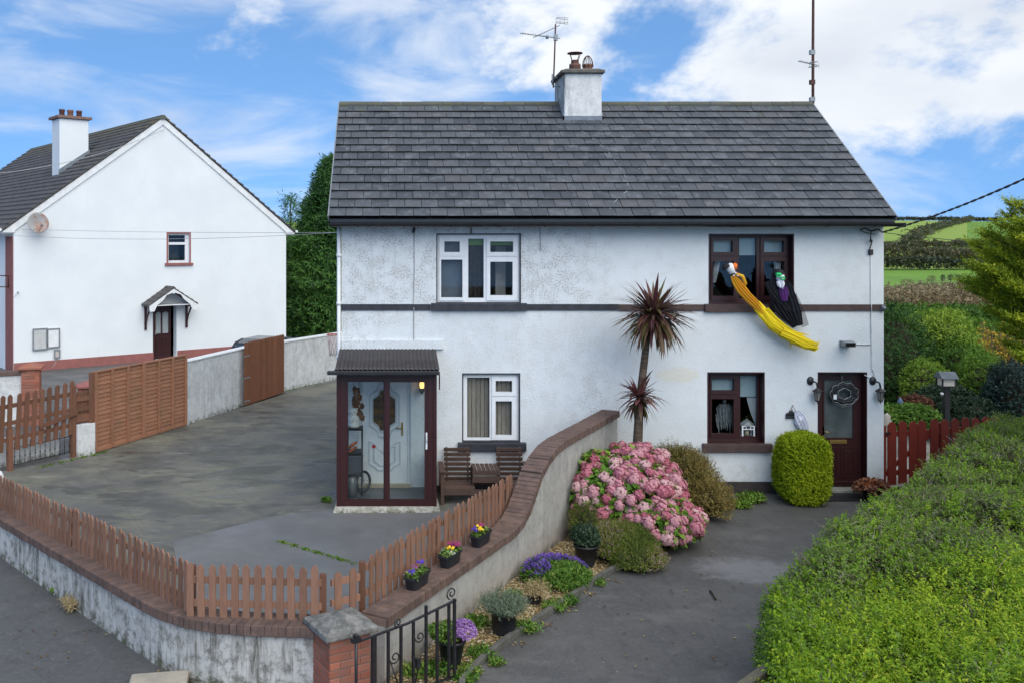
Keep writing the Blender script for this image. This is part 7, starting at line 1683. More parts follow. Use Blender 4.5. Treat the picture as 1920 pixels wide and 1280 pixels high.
for (px, py, r_, N, L, W, lab, h, mt) in ((1410, 938, 0.30, 170, 0.08, 0.035, 'low green ground cover under the downstairs brown window', 0.12, 'weed'), (1388, 950, 0.22, 110, 0.07, 0.03, 'green weed beside the bronze shrub foot', 0.12, 'hydr'), (137, 1140, 0.10, 120, 0.09, 0.008, 'dry grass tuft at the foot of the front wall', 0.16, 'dry'), (107, 1108, 0.08, 40, 0.05, 0.03, 'small green dock at the foot of the front wall', 0.05, 'weed'), (58, 1074, 0.05, 30, 0.04, 0.02, 'tiny weed at the far foot of the front wall', 0.05, 'weed'), (612, 940, 0.10, 40, 0.06, 0.035, 'small dock by the left corner of the porch', 0.06, 'weed')):
    weed(px, py, r_, N, L, W, lab, mt, h, 0.6, 'weeds along wall feet')
# weeds in the joint of the concrete apron, moss lines
def joint_weeds(name, a, c, n, lab):
    t = thing(name, (a + c) / 2, lab, 'weeds'); N = n; f_ = rng.uniform(0, 1, N); f_ = f_ + 0.03 * np.sin(f_ * 40)
    bs = np.array(a)[None, :] * (1 - f_)[:, None] + np.array(c)[None, :] * f_[:, None] + rng.normal(0, 0.018, (N, 3)) * np.array([1, 1, 0]); bs[:, 2] = 0.008
    an = rng.uniform(0, 6.28, N); q, tt = sprigs(bs, np.stack([np.cos(an), np.sin(an), rng.uniform(0.2, 0.8, N)], 1), 4, 0.03, 0.024, 0.014, np.clip(rng.normal(0.55, 0.25, N), 0, 1), spread=0.9); o = quads_mesh('leaves', q, LEAF['weed'], tt, t); o['kind'] = 'stuff'
joint_weeds('joint_weeds', G(520, 1014), G(662, 1056), 260, 'line of weeds in the joint of the smooth yard concrete')
joint_weeds('joint_weeds', G(205, 846), G(75, 876), 200, 'mossy weeds along the foot of the picket gate')
joint_weeds('joint_weeds', G(536, 733), G(600, 719), 120, 'thin line of weeds at the foot of the far white wall')
# leaf litter
N = 190; li = []
for i in range(N):
    r_ = random.random()
    if r_ < 0.55:
        f_ = random.random(); a = kp2[int(f_ * (len(kp2) - 1))]; li.append((a.x + random.uniform(0.02, 0.22), a.y - random.uniform(0.0, 0.16), 0.008))
    elif r_ < 0.75: p = G(random.uniform(20, 330), random.uniform(1120, 1270), -0.02); li.append((p.x, p.y, -0.010))
    else: p = G(random.uniform(1120, 1420), random.uniform(985, 1250)); li.append((p.x, p.y, 0.006))
li = np.array(li); an = rng.uniform(0, 6.28, len(li))
q = leaves(li, np.stack([np.cos(an), np.sin(an), np.full(len(li), 0.1)], 1), np.tile(np.array([[0, 0, 1.0]]), (len(li), 1)), rng.uniform(0.03, 0.06, len(li)), rng.uniform(0.02, 0.035, len(li)), 0.12, 0.0)
LEAF['litter'] = leafmat('fallen_leaves', [(0, (0.10, 0.05, 0.025)), (0.6, (0.20, 0.12, 0.05)), (1, (0.48, 0.40, 0.16))], 0.1, 0.8)
tag(quads_mesh('leaf_litter', q, LEAF['litter'], rng.uniform(0, 1, len(li))), 'brown and yellow fallen leaves scattered along the kerb and road', 'leaf litter', kind='stuff')
t = thing('stick', G(1338, 1115), 'short dark stick lying on the driveway', 'stick'); MB().tube([G(1331, 1106, 0.012), G(1336, 1112, 0.02), G(1342, 1123, 0.012)], 0.011, 6).build('stick_wood', M['twig'], t)
# flower bowl by the door
c = G(1634, 936); t = pot('potted_plant', Vector((c.x, c.y - 0.0, 0.0)), 0.11, 0.16, 0.13, 'dark bowl of orange and bronze leaves by the brown door')
bush(t, (c.x, c.y, 0.20), (0.27, 0.20, 0.12), 420, 5, 0.07, 0.055, 0.045, LEAF['copper'], 0.12, 1.6, 95, (0.3, 1.0), 0.5, 0.4, -0.2, core=False)
N = 60; d = sphere_dirs(N, 0.1); bs = np.array([[c.x, c.y, 0.24]]) + d * np.array([0.22, 0.16, 0.09]); q, tt = sprigs(bs, d, 4, 0.03, 0.055, 0.05, rng.uniform(0.3, 0.7, N), spread=1.1); LEAF['orange'] = leafmat('orange_leaves', [(0, (0.45, 0.10, 0.03)), (1, (0.65, 0.24, 0.05))]); quads_mesh('blossom', q, LEAF['orange'], tt, t)
# ================================================================ the neighbouring white house on the left
A0 = Vector((-13.58, 33.4, 0)); ug = Vector((0.793, 0.6093, 0)).normalized(); ng_ = Vector((ug.y, -ug.x, 0)); nb_ = -ng_      # gable direction, outward normal, depth direction
GL, GE, GA = 11.3, 5.20, 9.42
gfr = frame(A0, ug, ng_)
def gab(px, py):
    kx = (px - CX) / F; a = (kx * A0.y - A0.x) / (ug.x - kx * ug.y); Y = A0.y + ug.y * a
    return a, CH - (py - HY) * Y / F
lh = thing('house', A0 + ug * 5.6 + nb_ * 8, 'white neighbouring house on the left with a plain gable and tall chimney', 'house')
DEP = 17.0
(wa0, wz1), (wa1, wz0) = gab(315, 438), gab(355, 493)
(da0, dz1), (da1, dz0) = gab(289, 574), gab(331, 672)
dz0 = 0.02
k = MB(); k.plate(gfr, 0, GL, -0.1, GE, [(wa0, wa1, wz0, wz1), (da0, da1, dz0, dz1)], -0.3, 0.0)
k.prism([gfr(0, 0, GE + 0.0), gfr(GL, 0, GE), gfr(GL / 2, 0, GA)], nb_ * 0.3)
k.obox(gfr(0.15, -0.302 - (DEP - 0.3) / 2, GE / 2 - 0.05), ug * 0.15, nb_ * ((DEP - 0.3) / 2), up * (GE / 2 + 0.05)); k.obox(gfr(GL - 0.15, -0.302 - (DEP - 0.3) / 2, GE / 2 - 0.05), ug * 0.15, nb_ * ((DEP - 0.3) / 2), up * (GE / 2 + 0.05))
k.prism([gfr(0, -DEP, 0), gfr(GL, -DEP, 0), gfr(GL, -DEP, GE), gfr(GL / 2, -DEP, GA), gfr(0, -DEP, GE)], nb_ * -0.25)
k.build('wall', M['white_render'], lh)
k = MB(); k.fbox(gfr, (0.004, 0.003, -0.1), (da0 - 0.03, 0.022, 0.32)); k.fbox(gfr, (da1 + 0.03, 0.003, -0.1), (GL + 0.02, 0.022, 0.32)); k.build('plinth', M['terra_paint'], lh)
# painted corner strip on the front face of that house
sfr = frame(A0, nb_, -ug)
k = MB(); k.fbox(sfr, (0.02, 0.003, -0.1), (0.95, 0.03, GE - 0.36)); k.fbox(sfr, (0.0, -0.0, 0), (0.0, 0, 0)) if False else None; k.build('corner_strip', M['terra_paint'], lh)
tg = (GA - GE) / (GL / 2); sl = math.atan(tg); OVE = 0.42
# roof: left and right slopes with courses as steps
hm = Mat('dark_roof_courses'); hc_ = hm.mix(hm.ramp(hm.noise(3, 6, 0.65), 0.35, 0.7), (0.065, 0.060, 0.060), (0.105, 0.098, 0.095)); 
x_, y_, z_ = hm.xyz(); hc_ = hm.mix(hm.math('MULTIPLY', hm.ramp(z_, 8.7, 9.6), hm.ramp(hm.noise(4, 5, 0.7), 0.42, 0.62)), hc_, (0.13, 0.11, 0.05)); hm.bump(hm.noise(40, 4, 0.6), 0.4, 0.01); hm.done(hc_, 0.75, 0.3)
NR = 24
for side in (-1, 1):
    k = MB(); hl = GL / 2 + OVE; dr_ = random.Random(3)
    for r_ in range(NR):
        s0 = hl * r_ / NR; s1 = hl * (r_ + 1) / NR + 0.05
        a0, a1 = GL / 2 + side * (hl - s0), GL / 2 + side * (hl - s1)
        z0 = GA + 0.16 - tg * (hl - s0); z1 = GA + 0.16 - tg * (hl - s1)
        # tiles along the course, a little uneven
        nt = 1 if side == 1 else 52; b0 = 0.10
        for i in range(nt):
            y0 = b0 - (DEP + 0.3) * i / nt; y1 = b0 - (DEP + 0.3) * (i + 1) / nt + (0.006 if nt > 1 else 0); j_ = dr_.uniform(-0.004, 0.004)
            k.prism([gfr(a0, y0, z0 + 0.0 + j_), gfr(a0, y0, z0 + 0.085 + j_), gfr(a1, y0, z1 + 0.02 + j_), gfr(a1, y0, z1 - 0.02 + j_)], nb_ * (y0 - y1))
    tag(k.build('roof_tiling', hm.m, lh), 'dark tiled roof slope', kind='stuff')
k = MB(); n_ = 38
for i in range(n_):
    y0 = 0.12 - (DEP + 0.3) * i / n_; k.prism([gfr(GL / 2 + dx, y0, GA + 0.17 + dz) for dx, dz in ((-0.16, -0.12), (-0.10, 0.0), (0, 0.05), (0.10, 0.0), (0.16, -0.12))], nb_ * ((DEP + 0.3) / n_ - 0.008))
tag(k.build('ridge_tiling', M['ridge'], lh), kind='stuff')
# barge boards, box ends, soffit, gutter
k = MB()
for side in (-1, 1):
    p0 = gfr(GL / 2, 0.07, GA + 0.12); p1 = gfr(GL / 2 + side * (GL / 2 + OVE - 0.04), 0.07, GA + 0.12 - tg * (GL / 2 + OVE - 0.04))
    d = (p1 - p0); pp = [gfr(GL / 2, 0.055, GA + 0.11), gfr(GL / 2 + side * (GL / 2 + OVE - 0.03), 0.055, GA + 0.11 - tg * (GL / 2 + OVE - 0.03)), gfr(GL / 2 + side * (GL / 2 + OVE - 0.03), 0.055, GE - 0.22 + 0.0), gfr(GL / 2 + side * (GL / 2 + 0.0), 0.055, GE - 0.22), gfr(GL / 2, 0.055, GA - 0.14)]
    e0 = gfr(GL / 2 + side * (GL / 2 - 0.05), 0.055, GE - 0.13)
    pp = pp[:3] + [gfr(GL / 2 + side * (GL / 2 - 0.02), 0.055, GE - 0.22), e0, gfr(GL / 2, 0.055, GA - 0.16)]
    k.prism(pp, nb_ * 0.05)
k.build('barge_board', M['white_trim'], lh)
k = MB(); k.prism([gfr(-OVE + 0.02, 0.0, GE - 0.26), gfr(-0.003, 0.0, GE - 0.26), gfr(-0.003, 0.0, GE - 0.05), gfr(-OVE + 0.02, 0, GE - 0.18)], nb_ * DEP); k.prism([gfr(GL + OVE - 0.02, 0.0, GE - 0.26), gfr(GL + 0.003, 0.0, GE - 0.26), gfr(GL + 0.003, 0.0, GE - 0.05), gfr(GL + OVE - 0.02, 0, GE - 0.18)], nb_ * DEP)
k.build('eave_box', M['white_trim'], lh)
k = MB(); k.tube([gfr(GL + OVE + 0.06, 0.1, GE - 0.12), gfr(GL + OVE + 0.06, -DEP, GE - 0.12)], 0.06, 8); k.tube([gfr(-OVE - 0.06, 0.1, GE - 0.12), gfr(-OVE - 0.06, -DEP, GE - 0.12)], 0.06, 8); k.build('gutter', M['white_trim'], lh)
# roof window edge on the far slope
a_, z__ = GL / 2 + 3.05, GA + 0.26 - tg * 3.05
k = MB(); k.prism([gfr(a_ - 0.35, -1.2, z__ + tg * 0.35 + 0.10), gfr(a_ + 0.35, -1.2, z__ - tg * 0.35 + 0.10), gfr(a_ + 0.35, -1.2, z__ - tg * 0.35), gfr(a_ - 0.35, -1.2, z__ + tg * 0.35)], nb_ * 0.7); k.build('roof_window', M['white_trim'], lh)
# chimney on the near slope
t0, sA, sB, sD = 3.05, 1.86, 3.04, 0.95
k = MB()
ctr = gfr(GL / 2 - (sA + sB) / 2, -t0 - sD / 2, 0)
k.obox(ctr + up * 8.1, ug * ((sB - sA) / 2), nb_ * (sD / 2), up * 1.50); lch = k.build('chimney', M['white_render'], lh, 0.03)
k = MB(); k.obox(ctr + up * 9.66, ug * ((sB - sA) / 2 + 0.11), nb_ * (sD / 2 + 0.11), up * 0.055); k.build('chimney_cap', simple('brown_chimney_cap', (0.24, 0.15, 0.125), (0.17, 0.11, 0.095), 7, 0.85), lch, 0.01)
for i, (f_, r_) in enumerate(((-0.34, 0.115), (0.0, 0.125), (0.36, 0.115))):
    k = MB(); k.lathe([(r_, 0), (r_ * 0.9, 0.20), (r_ * 1.05, 0.22), (r_ * 1.05, 0.30), (r_ * 0.8, 0.30)], ctr + ug * (f_ * 1.0) + up * 9.715, 12); k.build('chimney_pot', M['terracotta'] if i == 1 else M['rust'], lch)
k = MB()
zr = lambda s_: GA + 0.22 - tg * s_
k.prism([gfr(GL / 2 - sB - 0.04, -t0 + 0.03, zr(sB) - 0.05), gfr(GL / 2 - sA + 0.04, -t0 + 0.03, zr(sA) - 0.05), gfr(GL / 2 - sA + 0.04, -t0 + 0.03, zr(sA) + 0.16), gfr(GL / 2 - sB - 0.04, -t0 + 0.03, zr(sB) + 0.16)], nb_ * 0.027); k.build('flashing', M['lead'], lch)
# window
k = MB(); fw_ = 0.07; zm = wz0 + (wz1 - wz0) * 0.66; holes = [(wa0 + fw_, wa1 - 0.14, wz0 + 0.10, zm - 0.05), (wa0 + fw_, wa1 - 0.14, zm + 0.05, wz1 - 0.07)]
k.plate(gfr, wa0 + 0.002, wa1 - 0.002, wz0 + 0.002, wz1 - 0.002, holes, -0.16, -0.10); w_ = k.build('window', M['white_pvc'], lh, 0.004)
for h in holes: MB().fbox(gfr, (h[0] - 0.004, -0.135, h[2] - 0.004), (h[1] + 0.004, -0.13, h[3] + 0.004)).build('pane', M['glass'], w_)
k = MB()
for (a, c, e, f) in ((wa0 - 0.06, wa0 + 0.002, wz0, wz1 + 0.06), (wa1 - 0.002, wa1 + 0.06, wz0, wz1 + 0.06), (wa0 + 0.003, wa1 - 0.003, wz1 - 0.002, wz1 + 0.06)): k.fbox(gfr, (a, 0.003, e), (c, 0.02, f))
k.build('surround', M['terra_paint'], w_)
k = MB(); k.fbox(gfr, (wa0 - 0.14, -0.095, wz0 - 0.10), (wa1 + 0.14, 0.09, wz0 + 0.0)); k.build('sill', M['terra_paint'], w_, 0.01)
k = MB(); k.fbox(gfr, (wa0 - 0.2, -1.5, wz0 - 0.2), (wa1 + 0.2, -1.45, wz1 + 0.2)); k.build('room_lining', simple('pale_room', (0.28, 0.33, 0.40), (0.2, 0.24, 0.3), 2), w_)
k = MB(); k.fbox(gfr, (wa0 + 0.28, -0.40, wz0 + 0.02), (wa0 + 0.48, -0.30, wz0 + 0.36)); k.build('ornament', M['room_dark'], w_)
# door
k = MB(); w = da1 - da0; dd0, dd1 = da0 + 0.04, da1 - 0.16
gl = [(dd0 + 0.10, dd0 + 0.40 * (dd1 - dd0) + 0.03, 1.02, dz1 - 0.22), (dd0 + 0.60 * (dd1 - dd0) - 0.06, dd1 - 0.10, 1.02, dz1 - 0.22)]
k.plate(gfr, dd0, dd1, dz0, dz1 - 0.04, gl, -0.24, -0.18); dr = k.build('door', M['brown_pvc'], lh, 0.004); dr['label'] = 'dark brown side door with two glazed panels'
for g_ in gl:
    MB().fbox(gfr, (g_[0], -0.215, g_[2]), (g_[1], -0.21, g_[3])).build('pane', simple('netted_glass', (0.42, 0.46, 0.47), (0.30, 0.34, 0.35), 6, 0.3, 0.5, stretch=(6, 6, 0.4)), dr)
    k = MB(); k.prism([gfr(g_[0] - 0.02, -0.18, g_[3] + 0.03), gfr(g_[0] - 0.02, -0.18, g_[3] - 0.10), gfr((g_[0] + g_[1]) / 2, -0.18, g_[3] - 0.02), gfr(g_[1] + 0.02, -0.18, g_[3] - 0.10), gfr(g_[1] + 0.02, -0.18, g_[3] + 0.03)], ng_ * 0.02); k.build('door_panel', M['brown_pvc'], dr)
    MB().fbox(gfr, (g_[0] - 0.02, -0.179, 0.22), (g_[1] + 0.02, -0.165, 0.88)).build('door_panel', M['brown_pvc'], dr, 0.01)
k = MB(); k.fbox(gfr, (da0 - 0.05, 0.003, dz0), (da0 + 0.01, 0.02, dz1)); k.fbox(gfr, (da0 + 0.002, -0.17, dz0), (da0 + 0.04, 0.002, dz1 - 0.002)); k.build('door_frame', M['brown_pvc'], dr)
k = MB(); k.fbox(gfr, (dd0 + 0.05, -0.18, 0.98), (dd0 + 0.09, -0.12, 1.16)); k.build('handle', M['alu'], dr)
# gabled hood over that door
hx = (da0 + da1) / 2 + 0.02; hw = 1.02; hz0 = gab(310, 571)[1]; hz1 = gab(315, 540)[1]; pr = 0.75
hood = MB(); tgh = (hz1 - hz0) / hw
for sd in (-1, 1):
    for r_ in range(5):
        s0, s1 = hw * (1 - r_ / 5), hw * (1 - (r_ + 1) / 5) - 0.02
        hood.prism([gfr(hx + sd * s0, 0.003, hz1 - tgh * s0), gfr(hx + sd * s0, 0.003, hz1 - tgh * s0 + 0.07), gfr(hx + sd * max(s1, 0), 0.003, hz1 - tgh * max(s1, 0) + 0.045), gfr(hx + sd * max(s1, 0), 0.003, hz1 - tgh * max(s1, 0))], ng_ * pr)
hood.prism([gfr(hx + dx, 0.003, hz1 + dz) for dx, dz in ((-0.09, 0.02), (0, 0.095), (0.09, 0.02))], ng_ * (pr + 0.01))
ho = hood.build('door_hood', hm.m, lh)
k = MB(); arch = [(-hw + 0.02, -tgh * (hw - 0.02)), (0, 0.0), (hw - 0.02, -tgh * (hw - 0.02)), (hw - 0.04, -tgh * hw - 0.20), (hw - 0.22, -tgh * hw - 0.20), (hw - 0.34, -tgh * hw + 0.03), (0.42, -0.42), (0.30, -0.24), (0.06, -0.16), (0, -0.20), (-0.06, -0.16), (-0.30, -0.24), (-0.42, -0.42), (-hw + 0.34, -tgh * hw + 0.03), (-hw + 0.22, -tgh * hw - 0.20), (-hw + 0.04, -tgh * hw - 0.20)]
k.prism([gfr(hx + x, pr - 0.03, hz1 + z) for x, z in arch], nb_ * -0.028); k.fbox(gfr, (hx - hw + 0.1, 0.003, hz0 + 0.0), (hx + hw - 0.1, pr - 0.033, hz0 + 0.03)); k.build('fretted_board', M['white_trim'], ho)
for sd in (-1, 1):
    k = MB(); x = hx + sd * (hw - 0.16)
    k.fbox(gfr, (x - 0.04, 0.003, hz0 - 0.95), (x + 0.04, 0.08, hz0 - 0.02)); k.fbox(gfr, (x - 0.04, 0.083, hz0 - 0.09), (x + 0.04, 0.62, hz0 - 0.02)); k.tube([gfr(x, 0.06, hz0 - 0.72), gfr(x, 0.22, hz0 - 0.42), gfr(x, 0.34, hz0 - 0.28), gfr(x, 0.50, hz0 - 0.08)], 0.035, 6); k.build('bracket', M['brown_pvc'], ho)
# meter boxes on the gable
def meter(px0, px1, py0, py1, lab, mat):
    (a0, z1), (a1, z0) = gab(px0, py0), gab(px1, py1)
    k = MB(); k.fbox(gfr, (a0, 0.003, z0), (a1, 0.06, z1)); o = k.build('meter_box', mat, lh, 0.01); o['label'] = lab
    k = MB(); k.plate(gfr, a0 - 0.02, a1 + 0.02, z0 - 0.02, z1 + 0.02, [(a0 + 0.03, a1 - 0.03, z0 + 0.03, z1 - 0.03)], 0.062, 0.075); k.build('lid_frame', M['galv'], o)
meter(61, 87, 617, 654, 'grey electricity meter box', simple('grey_meter_plastic', (0.52, 0.53, 0.53), (0.45, 0.46, 0.46), 5, 0.6)); meter(88, 110.5, 617, 650, 'white meter box', M['white_trim']); meter(101, 111, 656, 670, 'small beige gas box', simple('beige_plastic', (0.52, 0.47, 0.44), (0.46, 0.42, 0.39), 5, 0.6))
k = MB(); k.tube([gfr(*((gab(106, 671)[0]), 0.015, gab(106, 671)[1])), gfr(gab(103, 682)[0], 0.015, gab(103, 682)[1]), gfr(gab(96, 690)[0], 0.015, gab(96, 690)[1])], 0.012, 5); k.tube([gfr(gab(33, 548)[0], 0.0, gab(33, 548)[1]), gfr(gab(33, 548)[0], 0.12, gab(33, 548)[1])], 0.03, 6); k.tube([gfr(gab(33, 548)[0], 0.1, gab(33, 548)[1]), gfr(gab(22, 560)[0], 0.1, gab(22, 560)[1])], 0.008, 4); k.build('cable', M['cable_grey'], lh)
# satellite dish
a_, z_ = gab(64, 419); c = gfr(a_, 0.42, z_); dn = (ng_ * 0.9 + ug * 0.05 + up * 0.25).normalized()
t = thing('satellite_dish', gfr(a_, 0, z_), 'round rusty grey satellite dish high on the white gable', 'satellite dish')
k = MB(); k.lathe([(0.0, -0.07), (0.18, -0.05), (0.32, 0.0), (0.385, 0.045), (0.385, 0.055), (0.32, 0.012), (0.0, -0.06)], c, 24, axis=dn)
dm = Mat('rusty_dish'); dm.done(dm.mix(dm.ramp(dm.noise(3.5, 6, 0.7), 0.4, 0.62), (0.32, 0.33, 0.33), (0.30, 0.15, 0.10)), 0.6, 0.4); k.build('dish', dm.m, t)
k = MB(); k.tube([c - dn * 0.05, gfr(a_, 0.15, z_ - 0.1), gfr(a_, 0.0, z_ - 0.1)], 0.025, 6); k.tube([c - up * 0.33, c + dn * 0.42 - up * 0.22], 0.015, 5); k.lathe([(0, -0.06), (0.035, -0.05), (0.035, 0.05), (0, 0.06)], c + dn * 0.42 - up * 0.20, 8, axis=dn); k.build('arm', M['galv'], t)
# iron bracket on the corner strip
c = A0 + nb_ * 0.45 - ug * 0.03 + up * (CH - (527 - HY) * 33.7 / F)
t = thing('iron_bracket', c, 'dark wrought iron bracket fixed to the terracotta corner strip', 'bracket')
k = MB()
for dz in (-0.22, 0.18): k.tube([c + up * dz, c - ug * 0.45 + up * (dz + 0.02)], 0.02, 5)
k.tube([c - ug * 0.03 - up * 0.22, c - ug * 0.03 + up * 0.2], 0.022, 5); k.tube([c - ug * 0.45 + up * 0.2, c - ug * 0.6 + up * 0.05, c - ug * 0.5 - up * 0.12, c - ug * 0.35 - up * 0.02, c - ug * 0.42 - up * 0.22], 0.02, 5); k.build('bracket_bars', M['rust'], t)

# ---- the neighbour's piers and low white wall
t = pillar(Vector(((59 - CX) * 24.0 / F, 24.0, 0)), 0.44, 1.42, 'red brick pier with a brick cap at the far left behind the picket gate', Vector((0.97, 0.24, 0)).normalized(), Vector((-0.24, 0.97, 0)).normalized(), True, capm=M['brick'])
t = pillar(Vector(((163 - CX) * 22.9 / F, 22.9, 0)), 0.40, 1.12, 'low dark capped pier showing above the small picket panel', Vector((0.97, 0.24, 0)).normalized(), Vector((-0.24, 0.97, 0)).normalized(), True, capm=M['terra_paint'])
q0, q1 = Vector(((-60 - CX) * 23.4 / F, 23.4, 0)), Vector(((42 - CX) * 23.95 / F, 23.95, 0))
t = thing('garden_wall', (q0 + q1) / 2, 'white rendered wall with dark coping left of the red brick pier', 'wall')
dq = (q1 - q0).normalized(); nq = Vector((dq.y, -dq.x, 0))
MB().obox((q0 + q1) / 2 + up * 0.62, (q1 - q0) / 2, nq * 0.11, up * 0.66).build('wall_face', M['sidewall'], t)
MB().obox((q0 + q1) / 2 + up * 1.335, (q1 - q0) / 2, nq * 0.15, up * 0.05).build('coping_slab', M['coping'], t, 0.01)
# white bag-like thing and pier at the left end of the front fence
t = pillar(Vector(((-18 - CX) * 14.6 / F, 14.6, 0)), 0.42, 0.62, 'red brick pier at the far left end of the front wall', dl, nl, True, capm=M['cap'])
t = thing('sack', Vector(((-6 - CX) * 14.5 / F, 14.5, 0.78)), 'crumpled white plastic sack on the brick pier at the left edge', 'sack')
core_blob('sack_body', ((-7 - CX) * 14.5 / F, 14.5, 0.98), (0.11, 0.11, 0.20), M['white_plain'], t, 0.25, 2.2, 5, 1.0, False)
# ---- parked car beyond the boundary wall
def car():
    loc = Vector((-4.0, 31.6, 0)); hd = Vector((0.36, 0.93, 0)).normalized(); rt = Vector((hd.y, -hd.x, 0))
    t = thing('parked_car', loc, 'dark grey hatchback parked beyond the boundary wall beside the left house', 'car')
    paint = simple('dark_grey_car_paint', (0.035, 0.04, 0.048), (0.03, 0.034, 0.042), 3, 0.22, 0.6)
    L_ = lambda x, y, z: loc + hd * x + rt * y + up * z
    prof = [(-1.95, 0.35), (-1.98, 0.62), (-1.90, 0.92), (-1.30, 0.96), (-0.0, 0.96), (0.95, 0.95), (1.75, 0.80), (1.98, 0.60), (1.98, 0.32), (1.2, 0.22), (-1.2, 0.22)]
    k = MB(); n_ = len(prof)
    vs = []; ws = [0.70, 0.82, 0.86, 0.86, 0.82, 0.70]; ys = [-0.86, -0.82, -0.5, 0.5, 0.82, 0.86]
    for y in ys:
        s_ = 0.94 if abs(y) > 0.85 else 1.0
        vs += [L_(x * (0.97 if abs(y) > 0.7 else 1.0), y, 0.22 + (z - 0.22) * s_) for x, z in prof]
    fs = [(j * n_ + i, j * n_ + (i + 1) % n_, (j + 1) * n_ + (i + 1) % n_, (j + 1) * n_ + i) for j in range(5) for i in range(n_)] + [list(range(n_))[::-1], [5 * n_ + i for i in range(n_)]]
    k.add(vs, fs, 0, False); k.build('body', paint, t, 0.03)
    cab = [(-1.80, 0.95), (-1.50, 1.36), (-1.05, 1.46), (-0.1, 1.47), (0.30, 1.40), (1.0, 0.95)]
    k = MB(); vs = []
    for y, s_ in ((-0.80, 0), (-0.62, 1), (0.62, 1), (0.80, 0)):
        for x, z in cab: vs.append(L_(x, (y if z < 1.0 else math.copysign(0.62, y)) if s_ == 0 else y, z - (0.03 if s_ == 0 and z > 1 else 0)))
    n_ = len(cab); k.add(vs, [(j * n_ + i, j * n_ + i + 1, (j + 1) * n_ + i + 1, (j + 1) * n_ + i) for j in range(3) for i in range(n_ - 1)] + [list(range(n_))[::-1], [3 * n_ + i for i in range(n_)]]); k.build('cabin', simple('car_glass', (0.05, 0.06, 0.07), (0.04, 0.05, 0.06), 2, 0.08, 0.7), t, 0.02)
    k = MB(); k.add([L_(x, y, z) for x, z in ((-1.52, 1.375), (-1.05, 1.475), (-0.1, 1.485), (0.26, 1.42)) for y in (-0.60, 0.60)], [(0, 2, 3, 1), (2, 4, 5, 3), (4, 6, 7, 5)]); k.build('roof', paint, t)
    k = MB()
    for y in (-0.71, 0.71):
        for (a, c) in (((-1.82, 0.95), (-1.50, 1.38)), ((-1.50, 1.38), (-1.05, 1.46)), ((0.28, 1.41), (1.0, 0.96)), ((-0.4, 0.96), (-0.42, 1.46))): k.beam(L_(a[0], y * 1.08 if a[1] < 1.0 else y * 0.9, a[1]), L_(c[0], y * 0.9 if c[1] > 1.1 else y * 1.08, c[1]), 0.05, 0.05)
    k.build('pillar', paint, t)
    for x in (-1.25, 1.25):
        for y in (-0.80, 0.80):
            k = MB(); k.lathe([(0.20, -0.1), (0.31, -0.09), (0.32, 0.0), (0.31, 0.09), (0.20, 0.1)], L_(x, y, 0.32), 18, axis=rt); w = k.build('wheel', M['pot'], t); k = MB(); k.lathe([(0.0, -0.095), (0.19, -0.085), (0.19, 0.085), (0, 0.095)], L_(x, y, 0.32), 14, axis=rt); k.build('rim', M['alu'], w)
    for y in (-0.66, 0.66): MB().obox(L_(-1.94, y, 0.78), hd * 0.03, rt * 0.10, up * 0.10).build('tail_light', simple('red_lens', (0.35, 0.02, 0.02), None, 3, 0.3), t)
car()
# ---- basketball hoop behind the house corner
t = thing('basketball_hoop', Vector((-0.7, 27.2, 0)), 'small red basketball hoop with net beside the house corner', 'hoop')
c = Vector(((626 - CX) * 27.2 / F, 27.2, CH - (627 - HY) * 27.2 / F)); rr = 0.20
k = MB(); k.tube([c + Vector((rr * math.cos(a), rr * math.sin(a), 0)) for a in [R(15 * i) for i in range(24)]], 0.014, 6, closed=True); k.tube([c + Vector((rr, 0, 0)), Vector((-1.12, 27.2, c.z))], 0.014, 6); k.build('rim', simple('red_hoop_paint', (0.55, 0.06, 0.04), None, 4, 0.5), t)
k = MB()
for i in range(10):
    for s_ in (1, -1): k.tube([c + Vector((rr * (1 - 0.4 * f_) * math.cos(i * 0.628 + s_ * f_ * 1.2), rr * (1 - 0.4 * f_) * math.sin(i * 0.628 + s_ * f_ * 1.2), -0.62 * f_)) for f_ in (0, 0.33, 0.66, 1)], 0.005, 4)
k.build('net', simple('pinkish_net_cord', (0.55, 0.45, 0.46), (0.6, 0.3, 0.3), 30), t)
k = MB(); k.box((-1.20, 27.1, c.z - 0.1), (-0.55, 27.14, c.z + 0.5)); k.build('backboard', M['white_plain'], t); k = MB(); k.tube([(-0.7, 27.2, 0), (-0.7, 27.2, c.z + 0.3)], 0.04, 8); k.build('pole', M['galv'], t)
